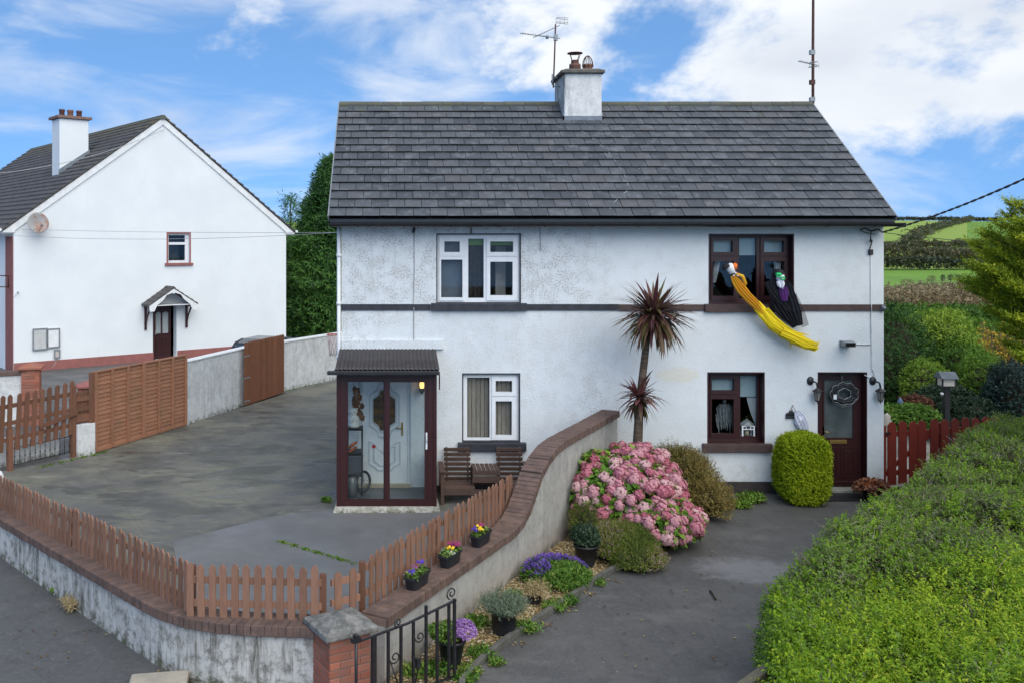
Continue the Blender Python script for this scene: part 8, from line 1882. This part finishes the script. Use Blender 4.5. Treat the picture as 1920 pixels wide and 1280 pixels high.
# ================================================================ trees behind the left side
def conifer(name, loc, h, rad, N, lab, mat='conifer', group=None, L=0.34, W=0.075, seed=1, trunk=True, power=0.75, droop=0.45, n=5):
    t = thing(name, loc, lab, 'tree', group); loc = np.array(loc)
    f = rng.uniform(0.02, 1, N) ** 0.85; an = rng.uniform(0, 6.283, N)
    lump = 1 + 0.24 * wob(np.stack([np.cos(an) * 2, np.sin(an) * 2, f * 9], 1), 2.0, seed) + 0.20 * wob(np.stack([np.cos(an) * 2, np.sin(an) * 2, f * 16], 1), 2.2, seed + 1)
    r_ = rad * (1 - f) ** power * lump * (1.06 - 0.5 * rng.uniform(0, 1, N) ** 1.6) + 0.05
    bs = np.stack([loc[0] + r_ * np.cos(an), loc[1] + r_ * np.sin(an), loc[2] + f * h], 1)
    d = np.stack([np.cos(an), np.sin(an), np.full(N, 0.25) - droop * rng.uniform(0, 1, N)], 1) + rng.normal(0, 0.25, (N, 3))
    tn = np.clip(0.42 + 0.22 * wob(bs, 1.1, seed + 2) + rng.normal(0, 0.16, N), 0, 1)
    q, tt = sprigs(bs, d, n, L * 1.9 * rng.uniform(0.4, 1.6, N), L, W, tn, spread=0.6, droop=0.25)
    quads_mesh('crown', q, LEAF[mat], tt, t)
    if trunk:
        k = MB(); k.tube([Vector(loc) + up * 0.0, Vector(loc) + up * h * 0.5, Vector(loc) + up * h * 0.97], [h * 0.022, h * 0.013, 0.015], 8)
        rn = random.Random(seed)
        for i in range(26):
            f_ = rn.uniform(0.1, 0.9); a = rn.uniform(0, 6.28); p = Vector(loc) + up * (h * f_); e = rad * (1 - f_) ** power * 0.85; k.tube([p, p + Vector((math.cos(a) * e, math.sin(a) * e, 0.1 * e))], [0.04, 0.012], 5)
        k.build('trunk', M['bark'], t)
    return t
conifer('conifer_tree', ((634 - CX) * 46 / F, 46.0, -0.4), 9.1, 2.75, 15000, 'dense dark green conifer between the two white houses', seed=101, L=0.25, W=0.055, power=0.62)
conifer('conifer_tree', ((570 - CX) * 47.5 / F, 47.5, -0.4), 5.3, 1.7, 7500, 'shorter dark conifer against the left house corner', seed=131, L=0.25, W=0.055, power=0.42)
conifer('conifer_tree', ((545 - CX) * 56 / F, 56.0, -0.8), 8.2, 0.9, 700, 'thin sparse conifer top showing beside the left house eave', seed=111, L=0.26, W=0.045, power=0.8)
conifer('conifer_tree', ((640 - CX) * 50 / F, 50.0, -0.5), 8.2, 2.2, 3200, 'dark conifer half hidden by the corner of the main house', seed=121, L=0.34, W=0.08, power=0.45)

# ================================================================ the right-hand garden
# red gate
def red_gate():
    g0 = P(1659, 900, 17.75); g0.z = 0; g1 = Vector((11.9, 18.4, 0)); d = (g1 - g0).normalized(); n_ = Vector((d.y, -d.x, 0)); L_ = (g1 - g0).length
    t = thing('picket_gate', (g0 + g1) / 2, 'red painted picket gate at the right corner of the house', 'gate')
    k = MB(); w, h = 0.185, 1.20; k.prism([(-w / 2, 0, 0), (w / 2, 0, 0), (w / 2, 0, h - 0.07), (w * 0.25, 0, h - 0.012), (0, 0, h), (-w * 0.25, 0, h - 0.012), (-w / 2, 0, h - 0.07)], (0, 0.022, 0)); me = k.mesh('picket', M['redgate'])
    n = 11; xs_ = [0.17 + i * 0.245 for i in range(n)]; xs_[3] -= 0.045; 
    for i, x in enumerate(xs_): inst('picket', me, t, basis(g0 + d * x + up * (0.06 + 0.012 * math.sin(i * 2.1)), d, -n_, up))
    for z in (0.28, 1.02): MB().beam(g0 + d * 0.05 + up * z - n_ * 0.04, g1 + up * z - n_ * 0.04, 0.035, 0.09).build('rail', M['redgate'], t)
    MB().beam(g0 + d * 0.1 + up * 0.32 - n_ * 0.038, g0 + d * 1.1 + up * 0.98 - n_ * 0.038, 0.03, 0.08).build('brace', M['redgate'], t)
    for x in (0.03, L_ * 0.5, L_): p = g0 + d * x - n_ * 0.09; MB().box((p.x - 0.045, p.y - 0.045, 0), (p.x + 0.045, p.y + 0.045, 1.18)).build('post', M['redgate'], t)
    k = MB(); k.obox(g0 + d * 0.06 + up * 1.05 + n_ * 0.01, d * 0.06, n_ * 0.006, up * 0.02); k.build('hinge', M['iron'], t)
red_gate()
sheet('garden_path', [(9.25, 17.9), (13, 18.6), (15, 24), (9.4, 24)], -0.03, simple('pale_path', (0.36, 0.34, 0.31), (0.28, 0.27, 0.24), 3, 0.9, bump=0.3))
# lamp-box on its post
Yl_ = 20.5; c = P(1774, 722, Yl_)
t = thing('lamp_post', (c.x, c.y, 0), 'dark post carrying a small slate-roofed lantern box beyond the red gate', 'lamp post')
k = MB(); k.box((c.x - 0.055, c.y - 0.055, -0.06), (c.x + 0.055, c.y + 0.055, c.z - 0.025)); k.build('post', M['iron'], t)
k = MB(); k.box((c.x - 0.16, c.y - 0.13, c.z - 0.02), (c.x + 0.16, c.y + 0.13, c.z + 0.0)); 
for i in (-1, 1):
    for j in (-1, 1): k.box((c.x + i * 0.145 - 0.014, c.y + j * 0.115 - 0.014, c.z + 0.001), (c.x + i * 0.145 + 0.014, c.y + j * 0.115 + 0.014, c.z + 0.17))
k.build('box_frame', M['iron'], t)
k = MB(); k.box((c.x - 0.135, c.y - 0.108, c.z + 0.002), (c.x + 0.135, c.y + 0.108, c.z + 0.165)); k.build('pane', simple('cream_acrylic', (0.62, 0.58, 0.52), (0.55, 0.52, 0.47), 4, 0.4), t)
k = MB(); k.prism([(c.x - 0.185, c.y - 0.18, c.z + 0.168), (c.x - 0.185, c.y + 0.18, c.z + 0.168), (c.x - 0.185, c.y + 0.03, c.z + 0.30), (c.x - 0.185, c.y - 0.03, c.z + 0.30)], (0.37, 0, 0)); k.build('roof', simple('slate_grey_roof', (0.12, 0.15, 0.18), (0.09, 0.11, 0.135), 5, 0.5), t, 0.006)
k = MB(); k.lathe([(0, -0.035), (0.035, -0.01), (0.03, 0.03), (0, 0.035)], P(1766, 738, Yl_ - 0.12), 10); k.build('lamp_head', M['white_plain'], t)
def shrub(name, px, py, Y, rad, N, mat, lab, n=6, length=0.14, L=0.06, W=0.03, seed=1, cat='shrub', tint=(0.1, 0.95), lump=0.18, up_=0.4, group=None, core='twig'):
    c = P(px, py, Y); t = thing(name, (c.x, c.y, 0), lab, cat, group)
    bush(t, tuple(c), rad, N, n, length, L, W, LEAF[mat], lump, 1.6, seed, tint, up_, 0.35, -0.9, coremat=M[core]); return t
shrub('conifer_hedge', 1672, 690, 24.5, (1.05, 0.8, 1.55), 4200, 'conifer', 'dark green clipped conifer beside the right corner of the house', 6, 0.16, 0.07, 0.022, 201, tint=(0.0, 0.55))
shrub('leafy_shrub', 1742, 665, 25.2, (1.15, 0.9, 1.10), 3600, 'laurel', 'bright green feathery shrub in the middle of the right garden', 6, 0.2, 0.10, 0.03, 202, tint=(0.3, 1.0))
shrub('leafy_shrub', 1733, 728, 23.4, (0.50, 0.5, 0.80), 1700, 'laurel', 'rounded yellow-green conifer in front of the feathery shrub', 6, 0.12, 0.06, 0.018, 203, tint=(0.35, 1.0))
shrub('leafy_shrub', 1790, 725, 24.4, (1.0, 0.9, 1.1), 3400, 'laurel', 'mid green shrub behind the dark lantern post', 6, 0.2, 0.09, 0.028, 204, tint=(0.05, 0.7))
shrub('leafy_shrub', 1840, 745, 23.2, (0.75, 0.7, 0.95), 2200, 'laurel', 'green conifer right of the lantern post', 6, 0.16, 0.08, 0.02, 205, tint=(0.15, 0.75))
shrub('holly_bush', 1905, 740, 22.0, (0.66, 0.6, 0.80), 2400, 'holly', 'blue-black evergreen bush at the right edge behind the hedge', 6, 0.12, 0.05, 0.025, 206)
shrub('background_hedge', 1740, 640, 33.0, (2.6, 1.0, 0.85), 3400, 'laurel', 'tall back hedge of green foliage behind the garden shrubs', 6, 0.25, 0.10, 0.04, 207, tint=(0.1, 0.6))
shrub('background_hedge', 1890, 665, 34.0, (2.4, 1.0, 1.3), 2600, 'laurel', 'olive coloured hedge at the back of the garden on the right', 6, 0.25, 0.10, 0.04, 208, tint=(0.0, 0.4))
shrub('dark_shrub', 1775, 770, 22.3, (0.85, 0.5, 0.55), 2200, 'dark', 'dark glossy shrub around the foot of the lantern post', 6, 0.12, 0.06, 0.035, 209)
shrub('dark_shrub', 1815, 790, 21.8, (0.7, 0.5, 0.50), 1700, 'dark', 'dark shrub between the lantern post and the hedge', 6, 0.12, 0.055, 0.03, 210, tint=(0.1, 0.8))
shrub('copper_shrub', 1718, 764, 21.6, (0.30, 0.25, 0.25), 600, 'copper', 'small copper leaved shrub in the right flower bed', 6, 0.10, 0.05, 0.03, 211)
shrub('flower_bed', 1700, 782, 20.6, (0.62, 0.4, 0.20), 1400, 'weed', 'low leafy planting just behind the red gate', 5, 0.12, 0.07, 0.045, 212, cat='plants', tint=(0.2, 0.8))
t = thing('autumn_shrub', P(1865, 660, 26.0), 'thin twiggy shrub with yellow autumn leaves in the right garden', 'shrub')
c = P(1875, 690, 26.0); k = MB(); rn = random.Random(4); tips = []
for i in range(110):
    a = rn.uniform(-1.0, 1.0); b_ = rn.uniform(-0.6, 0.6); e = c + Vector((a * 1.15, b_, rn.uniform(0.3, 1.35) * (1 - 0.25 * abs(a)))); k.tube([Vector((c.x + a * 0.3, c.y + b_ * 0.3, 0.0)), c.lerp(e, 0.45) + Vector((rn.uniform(-0.1, 0.1), 0, 0.05)), e], [0.018, 0.011, 0.005], 4); tips.append((c.lerp(e, 0.5), e))
k.build('branches', simple('brown_twigs', (0.17, 0.11, 0.075), (0.11, 0.075, 0.055), 6, 0.9), t)
bs = []
for a, e in tips:
    for i in range(7):
        if rn.random() < (0.75 if e.x < c.x + 0.1 else 0.45): p = a.lerp(e, rn.random()); bs.append((p.x + rn.uniform(-.06, .06), p.y + rn.uniform(-.1, .1), p.z + rn.uniform(-.06, .06)))
bs = np.array(bs); N = len(bs); q, tt = sprigs(bs, rng.normal(0, 1, (N, 3)), 5, 0.10, 0.055, 0.04, np.clip(rng.normal(0.65, 0.22, N), 0, 1), spread=1.0); quads_mesh('leaves', q, LEAF['autumn'], tt, t)
# little figure ornament and pots among the plants
c = P(1688, 764, 20.9); t = thing('garden_ornament', (c.x, c.y, 0), 'small blue garden ornament among the plants behind the red gate', 'ornament')
k = MB(); k.lathe([(0.09, -0.35), (0.10, -0.05), (0.06, 0.06), (0.05, 0.08), (0.065, 0.13), (0.03, 0.20), (0, 0.24)], c, 12); k.build('figure_body', simple('blue_ceramic', (0.05, 0.12, 0.28), (0.3, 0.33, 0.38), 8, 0.4), t)
c = P(1663, 797, 18.9); t = thing('garden_ornament', (c.x, c.y, 0), 'white stone ornament against the house corner behind the red gate', 'ornament')
k = MB(); k.lathe([(0.13, -1.15), (0.13, -0.3), (0.10, -0.15), (0.10, 0.0), (0.12, 0.05), (0.06, 0.14), (0.07, 0.2), (0.0, 0.26)], c, 12); k.build('figure_body', simple('pale_stone', (0.55, 0.52, 0.48), (0.4, 0.38, 0.34), 8, 0.8), t)
# golden leylandii leaning in from the right
def golden():
    base = Vector((13.6, 15.6, 0)); t = thing('golden_conifer', base, 'golden green conifer with feathery branches reaching in from the right edge', 'tree')
    k = MB(); k.tube([base, base + Vector((0, 0.1, 3)), base + Vector((0.1, 0.1, 7.2))], [0.20, 0.14, 0.04], 10)
    Q, T = [], []; rn = random.Random(9)
    spec = []
    tgt = [(1905, 385, 13.4), (1880, 425, 13.6), (1850, 440, 13.8), (1832, 462, 14.0), (1822, 500, 14.2), (1838, 470, 14.6), (1812, 530, 14.2), (1850, 520, 14.0), (1860, 560, 14.2), (1822, 545, 14.6), (1872, 590, 14.4), (1885, 620, 14.4), (1900, 650, 14.5), (1870, 480, 13.8), (1895, 540, 13.8), (1910, 450, 13.4), (1905, 600, 14.0), (1890, 505, 15.0), (1850, 485, 15.2), (1868, 550, 15.3), (1915, 670, 14.2), (1895, 405, 13.6), (1915, 420, 13.3), (1862, 455, 14.2), (1845, 505, 13.8), (1880, 525, 14.2), (1905, 500, 13.9), (1835, 530, 14.8), (1888, 455, 14.4), (1900, 575, 14.8), (1858, 585, 14.9)]
    for (px, py, Y) in tgt:
        spec.append((P(px, py, Y), 1.0))
    for i in range(60):
        a = rn.uniform(0, 6.28); z = rn.uniform(3.0, 6.6); r_ = 1.6 * (1 - z / 8.5) + 0.6; spec.append((base + Vector((math.cos(a) * r_, math.sin(a) * r_, z + 0.4)), 0.9))
    for tip, s_ in spec:
        root = Vector((base.x, base.y, max(0.5, tip.z - 0.55 - 0.15 * (tip - base).length))); midp = root.lerp(tip, 0.55) + Vector((0, 0, -0.10))
        pts = [root.lerp(midp, f_).lerp(midp.lerp(tip, f_), f_) for f_ in [i / 10 for i in range(11)]]
        k.tube(pts, [0.045 * (1 - i / 11) + 0.006 for i in range(11)], 5)
        d = (pts[-1] - pts[-3]).normalized(); Lb = (tip - root).length
        n_ = 520; f_ = rng.uniform(0.25, 1.0, n_) ** 0.8; ii = np.clip((f_ * 10).astype(int), 0, 9); P0 = np.array([tuple(p) for p in pts]); pos = P0[ii] + (P0[ii + 1] - P0[ii]) * (f_ * 10 - ii)[:, None]
        wid = 0.44 * np.sin(np.clip(1.05 - f_, 0, 1) * 2.2) + 0.03
        side = np.array(d.cross(Vector((0, 0, 1))).normalized()); upv = np.array([0, 0, 1.0]); dv = np.array(d)
        o1 = rng.uniform(-1, 1, n_) * wid; o2 = rng.uniform(-0.55, 0.75, n_) * wid
        pos = pos + side[None, :] * (o1 * 0.5)[:, None] + upv[None, :] * (o2 * 0.5)[:, None]
        dr = dv[None, :] * 1.0 + side[None, :] * np.sign(o1)[:, None] * rng.uniform(0.1, 0.7, n_)[:, None] + upv[None, :] * (0.25 + o2 * 0.8)[:, None] + rng.normal(0, 0.15, (n_, 3))
        tn = np.clip(0.25 + 0.50 * f_ + rng.normal(0, 0.12, n_), 0, 1)
        q, tt = sprigs(pos, dr, 8, 0.20 * rng.uniform(0.6, 1.3, n_), 0.06, 0.015, tn, spread=0.55); Q.append(q); T.append(tt)
    k.build('trunk', M['bark'], t); quads_mesh('crown', np.concatenate(Q), LEAF['golden'], np.concatenate(T), t)
golden()

# ================================================================ fields: hedgerows, far trees, scrub
def gz(x, y): return float(land_h(np.array([x]), np.array([y]))[0])
def far_hedge(pts, h, w, N, lab, mat='far', L=0.9, tint=(0.1, 0.8), seed=1):
    pts = [Vector((p[0], p[1], gz(p[0], p[1]))) for p in pts]; t = thing('hedgerow', pts[len(pts) // 2], lab, 'hedgerow')
    seg = polyline(pts, 1.5); P0 = np.array([tuple(p) for p in seg]); i = rng.integers(0, len(P0), N)
    hh = h * (1 + 0.35 * wob(P0[i], 0.09, seed) + 0.2 * wob(P0[i], 0.4, seed + 1)); bs = P0[i] + np.stack([rng.normal(0, w * 0.5, N), rng.normal(0, w * 0.5, N), rng.uniform(0, 1, N) ** 0.8 * hh], 1)
    tn = tint[0] + (tint[1] - tint[0]) * np.clip(0.5 + 0.3 * wob(bs, 0.15, seed + 3) + rng.normal(0, 0.2, N), 0, 1)
    q, tt = sprigs(bs, np.stack([rng.normal(0, 0.6, N), rng.normal(0, 0.6, N), np.ones(N) * 0.8], 1), 4, L, L * 0.9, L * 0.45, tn, spread=0.9); o = quads_mesh('foliage', q, LEAF[mat], tt, t)
    return t
def gx(px, Y): return (px - CX) * Y / F
far_hedge([(gx(1640, 690), 690), (gx(1760, 700), 700), (gx(1900, 705), 705), (gx(2100, 700), 700)], 1.9, 2.0, 3000, 'dark hedgerow along the skyline of the far hill', L=1.3, seed=301)
far_hedge([(gx(1700, 300), 300), (gx(1735, 420), 420), (gx(1780, 540), 540), (gx(1822, 680), 680)], 2.6, 2.5, 1500, 'bushy hedgerow climbing diagonally between the two far fields', L=1.4, seed=311, tint=(0.1, 0.9))
far_hedge([(gx(1640, 300), 300), (gx(1760, 310), 310), (gx(1900, 330), 330), (gx(2050, 330), 330)], 1.5, 1.5, 900, 'brown leafless hedge at the foot of the far hill', L=1.3, seed=321, tint=(0.4, 1.0))
far_hedge([(gx(1640, 245), 245), (gx(1720, 245), 245), (gx(1800, 250), 250), (gx(1950, 255), 255)], 3.2, 3.5, 3200, 'thick mixed hedge with ivy along the near side of the hill', L=0.7, seed=331, tint=(0.0, 1.0))
far_hedge([(gx(1640, 222), 222), (gx(1800, 222), 222), (gx(1950, 225), 225)], 2.2, 1.5, 1300, 'line of thorn bushes at the top of the green meadow', L=0.8, seed=341, tint=(0.1, 0.8))
far_hedge([(gx(1640, 100), 100), (gx(1720, 98), 98), (gx(1830, 104), 104), (gx(1960, 104), 104)], 2.4, 6.0, 6500, 'brown brambly scrub between the garden and the meadow', 'scrub', L=0.32, seed=351, tint=(0.0, 1.0))
far_hedge([(gx(1640, 62), 62), (gx(1740, 62), 62), (gx(1850, 62), 62), (gx(1950, 64), 64)], 1.1, 2.5, 1700, 'green bramble thicket directly behind the garden', 'laurel', L=0.42, seed=361, tint=(0.0, 0.5))
def bare_tree(px, py_top, Y, lab, mat='far', wide=0.45, dens=150, group=None, z_top=None, seed=1):
    x = gx(px, Y); z0 = gz(x, Y); h = max(1.5, CH - (py_top - HY) * Y / F - z0); t = thing('field_tree', (x, Y, z0), lab, 'tree', group)
    k = MB(); base = Vector((x, Y, z0)); k.tube([base, base + up * h * 0.5, base + up * h * 0.9], [h * 0.03, h * 0.02, h * 0.008], 5); rn = random.Random(seed)
    for i in range(12):
        f_ = rn.uniform(0.25, 0.8); a = rn.uniform(0, 6.28); e = base + up * (h * (f_ + 0.2)) + Vector((math.cos(a), math.sin(a), 0)) * (h * wide * 0.6); k.tube([base + up * (h * f_), e], [h * 0.012, h * 0.003], 4)
    k.build('trunk', M['bark'], t)
    d = sphere_dirs(dens, -0.9); bs = np.array([[x, Y, z0 + h * 0.6]]) + d * np.array([h * wide * 0.5, h * wide * 0.5, h * 0.40]) * (rng.uniform(0.3, 1, (dens, 1)) ** 0.5); bs[:, 0] += 0.15 * h * wide * wob(bs, 0.8, seed)
    q, tt = sprigs(bs, d + np.array([0, 0, 0.6]), 4, h * 0.07, h * 0.07, h * 0.03, np.clip(rng.normal(0.3, 0.2, dens), 0, 1), spread=0.9); quads_mesh('crown', q, LEAF[mat], tt, t)
TREES = [(1743, 403, 690, 'skyline tree at the left of the hilltop clump', 0.5), (1752, 405, 695, 'second skyline tree in the hilltop clump', 0.45), (1764, 404, 692, 'middle skyline tree in the hilltop clump', 0.45), (1773, 405, 690, 'fourth skyline tree in the hilltop clump', 0.45), (1783, 404, 694, 'right hand skyline tree of the hilltop clump', 0.5), (1822, 406, 700, 'flat topped tree on the skyline above the diagonal hedge', 1.0), (1871, 399, 702, 'lone lollipop tree on the skyline at the right', 0.5), (1702, 404, 700, 'faint bare tree on the skyline near the eave', 0.9),
         (1757, 452, 285, 'dark tree at the foot of the diagonal hedgerow', 0.8), (1805, 455, 275, 'broad dark evergreen at the right of the hedge belt', 0.9), (1822, 462, 270, 'dark evergreen nearest the golden conifer', 0.8), (1712, 470, 262, 'ivy covered tree in the left of the hedge belt', 0.4), (1735, 475, 258, 'brownish tree in the middle of the hedge belt', 0.9), (1675, 478, 262, 'bare brown tree just right of the house wall', 0.9), (1780, 478, 262, 'round tree right of the hedge belt middle', 0.9),
         (1700, 528, 150, 'pale bare bush standing in the rough grass', 1.3), (1747, 524, 165, 'leafless bush in the green meadow', 0.9), (1767, 524, 168, 'dark upright shrub in the meadow', 0.45), (1782, 520, 170, 'pair-like dark bush at the right of the meadow', 0.6), (1797, 518, 170, 'bushy dark shrub beside the golden conifer tip', 0.8)]
for i, (px, py, Y, lab, wd) in enumerate(TREES): bare_tree(px, py, Y, lab, 'scrub' if 'bare' in lab or 'leafless' in lab else 'far', wd, 110 if Y > 600 else 220, 'trees on the far fields', seed=400 + i)

# ================================================================ aerials and wires
def yagi(k, c, d, L_, n, el, tilt=Vector((0, 0, 0))):
    d = d.normalized(); k.tube([c - d * 0.1, c + d * L_], 0.010, 5); s_ = d.cross(Vector((0, 0, 1))).normalized()
    for i in range(n): p = c + d * (L_ * (i + 0.5) / n); k.tube([p - s_ * el, p + s_ * el], 0.005, 4)
mx_, my_ = (1040 - CX) * 20.4 / F, 20.4
t = thing('chimney_aerial', (mx_, my_, 7.9), 'rusty mast with two television aerials strapped to the chimney', 'aerial')
zz = lambda py: CH - (py - HY) * my_ / F
k = MB(); k.tube([(mx_ - 0.03, my_, zz(165)), (mx_, my_, zz(100)), (mx_ + 0.02, my_, zz(46))], 0.017, 7); k.build('mast', M['rust'], t)
k = MB(); k.tube([(mx_ - 0.02, my_, zz(146)), (CXA - 0.004, my_, zz(146))], 0.012, 5); k.tube([(mx_ - 0.02, my_, zz(163)), (CXA - 0.004, my_, zz(163))], 0.012, 5); k.tube([(mx_ - 0.05, my_ - 0.02, zz(140)), (mx_ - 0.05, my_ - 0.02, zz(160))], 0.02, 5); k.build('bracket', M['galv'], t)
k = MB(); yagi(k, Vector((mx_ + 0.02, my_ - 0.03, zz(52))), Vector((-1, -0.25, -0.50)), 0.58, 12, 0.07); yagi(k, Vector((mx_ + 0.02, my_ - 0.03, zz(72))), Vector((-1, -0.3, 0.06)), 0.84, 14, 0.08)
for dx, dz in ((0.02, 0.10), (0.02, -0.02)): 
    p = Vector((mx_ + 0.03, my_, zz(42) + dz * 0.8)); k.tube([p, p + Vector((0.26, 0.08, -0.01))], 0.007, 4); k.tube([p + Vector((0, -0.1, 0)), p + Vector((0.25, -0.05, 0))], 0.006, 4)
for x in (0.0, 0.09, 0.18, 0.26): k.tube([Vector((mx_ + 0.03 + x, my_, zz(34))), Vector((mx_ + 0.03 + x, my_, zz(46)))], 0.006, 4)
k.build('antenna', M['alu'], t)
k = MB(); k.box((mx_ - 0.02, my_ - 0.05, zz(77)), (mx_ + 0.06, my_ + 0.02, zz(66))); k.box((mx_ - 0.20, my_ - 0.06, zz(74)), (mx_ - 0.14, my_ - 0.01, zz(68))); k.build('clamp', M['galv'], t)
rx, ry = (1521.5 - CX) * 20.55 / F, 20.55; zz2 = lambda py: CH - (py - HY) * ry / F
rx = XR + 0.045
t = thing('aerial_mast', (rx, ry, 6.2), 'very tall rusty aerial mast rising from the right gable end', 'aerial')
k = MB(); k.tube([(rx, ry, 5.6), (rx, ry, zz2(90)), (rx + 0.01, ry, zz2(-60)), (rx + 0.01, ry, zz2(-160))], [0.032, 0.030, 0.026, 0.022], 8); k.build('mast', M['rust'], t)
k = MB(); yagi(k, Vector((rx, ry - 0.04, zz2(122))), Vector((-1, -0.35, 0.13)), 0.42, 9, 0.06)
for dz in (-0.05, 0.05): k.tube([(rx - 0.1, ry - 0.06, zz2(122) + dz), (rx + 0.12, ry + 0.02, zz2(120) + dz)], 0.007, 4); k.tube([(rx - 0.08, ry + 0.06, zz2(122) + dz), (rx + 0.12, ry + 0.08, zz2(120) + dz)], 0.007, 4)
for x in (-0.08, 0.02, 0.12): k.tube([(rx + x, ry - 0.02, zz2(117)), (rx + x, ry - 0.02, zz2(128))], 0.006, 4)
k.build('antenna', M['alu'], t)
for py, mt, s_ in ((99, 'galv', 0.05), (155, 'rust', 0.05), (187, 'galv', 0.045)):
    k = MB(); k.box((rx - 0.075, ry - 0.05, zz2(py) - s_), (rx + 0.03, ry + 0.03, zz2(py) + s_)); k.build('clamp', M[mt], t)
k = MB()
for z in (6.0, 6.9): k.box((XR - 0.002 + 0.004, ry - 0.03, z), (rx + 0.03, ry + 0.03, z + 0.05))
k.build('bracket', M['galv'], t)
def wire(name, pts, r_, lab, mat='cable', sag=0.0, n=24, twist=False):
    a, c = Vector(pts[0]), Vector(pts[1]); t = thing(name, a, lab, 'cable'); k = MB()
    if twist: c = a + (c - a) * 1.9 + up * (1.9 * sag * 2.6); sag *= 2.6
    cur = [a.lerp(c, i / n) - up * (sag * 4 * (i / n) * (1 - i / n)) for i in range(n + 1)]
    if twist:
        n2 = 220; cur = [a.lerp(c, i / n2) - up * (sag * 4 * (i / n2) * (1 - i / n2)) for i in range(n2 + 1)]
        for ph in (0, 3.14): k.tube([p + Vector((0, math.cos(i * 0.62 + ph) * r_, math.sin(i * 0.62 + ph) * r_)) for i, p in enumerate(cur)], r_ * 0.9, 5)
    else: k.tube(cur, r_, 5)
    k.build('strand', M[mat], t)
wire('service_cable', (P(1655, 436, 17.4), P(1985, 306, 13.0)), 0.011, 'twisted black service cable running from the house eave to the right', 'cable', 0.10, twist=True)
wire('service_cable', (P(1660, 437, 17.42), P(1960, 462, 17.0)), 0.007, 'thin black cable running level to the right from the house corner', 'cable', 0.03)
wire('phone_wire', (gfr(0.3, 0.02, GE - 0.1), P(700, 436, 23.6)), 0.006, 'upper thin grey wire crossing the white gable', 'wire_pale', 0.05)
wire('phone_wire', (P(-60, 436, 31), P(680, 433, 23.6)), 0.006, 'lower thin grey wire crossing the white gable', 'wire_pale', 0.22)
wire('phone_wire', (gfr(GL / 2 + 0.05, 0.08, GA - 0.35), P(-60, 330, 30)), 0.011, 'dark wire from the gable peak passing the left chimney', 'cable_grey', 0.35)
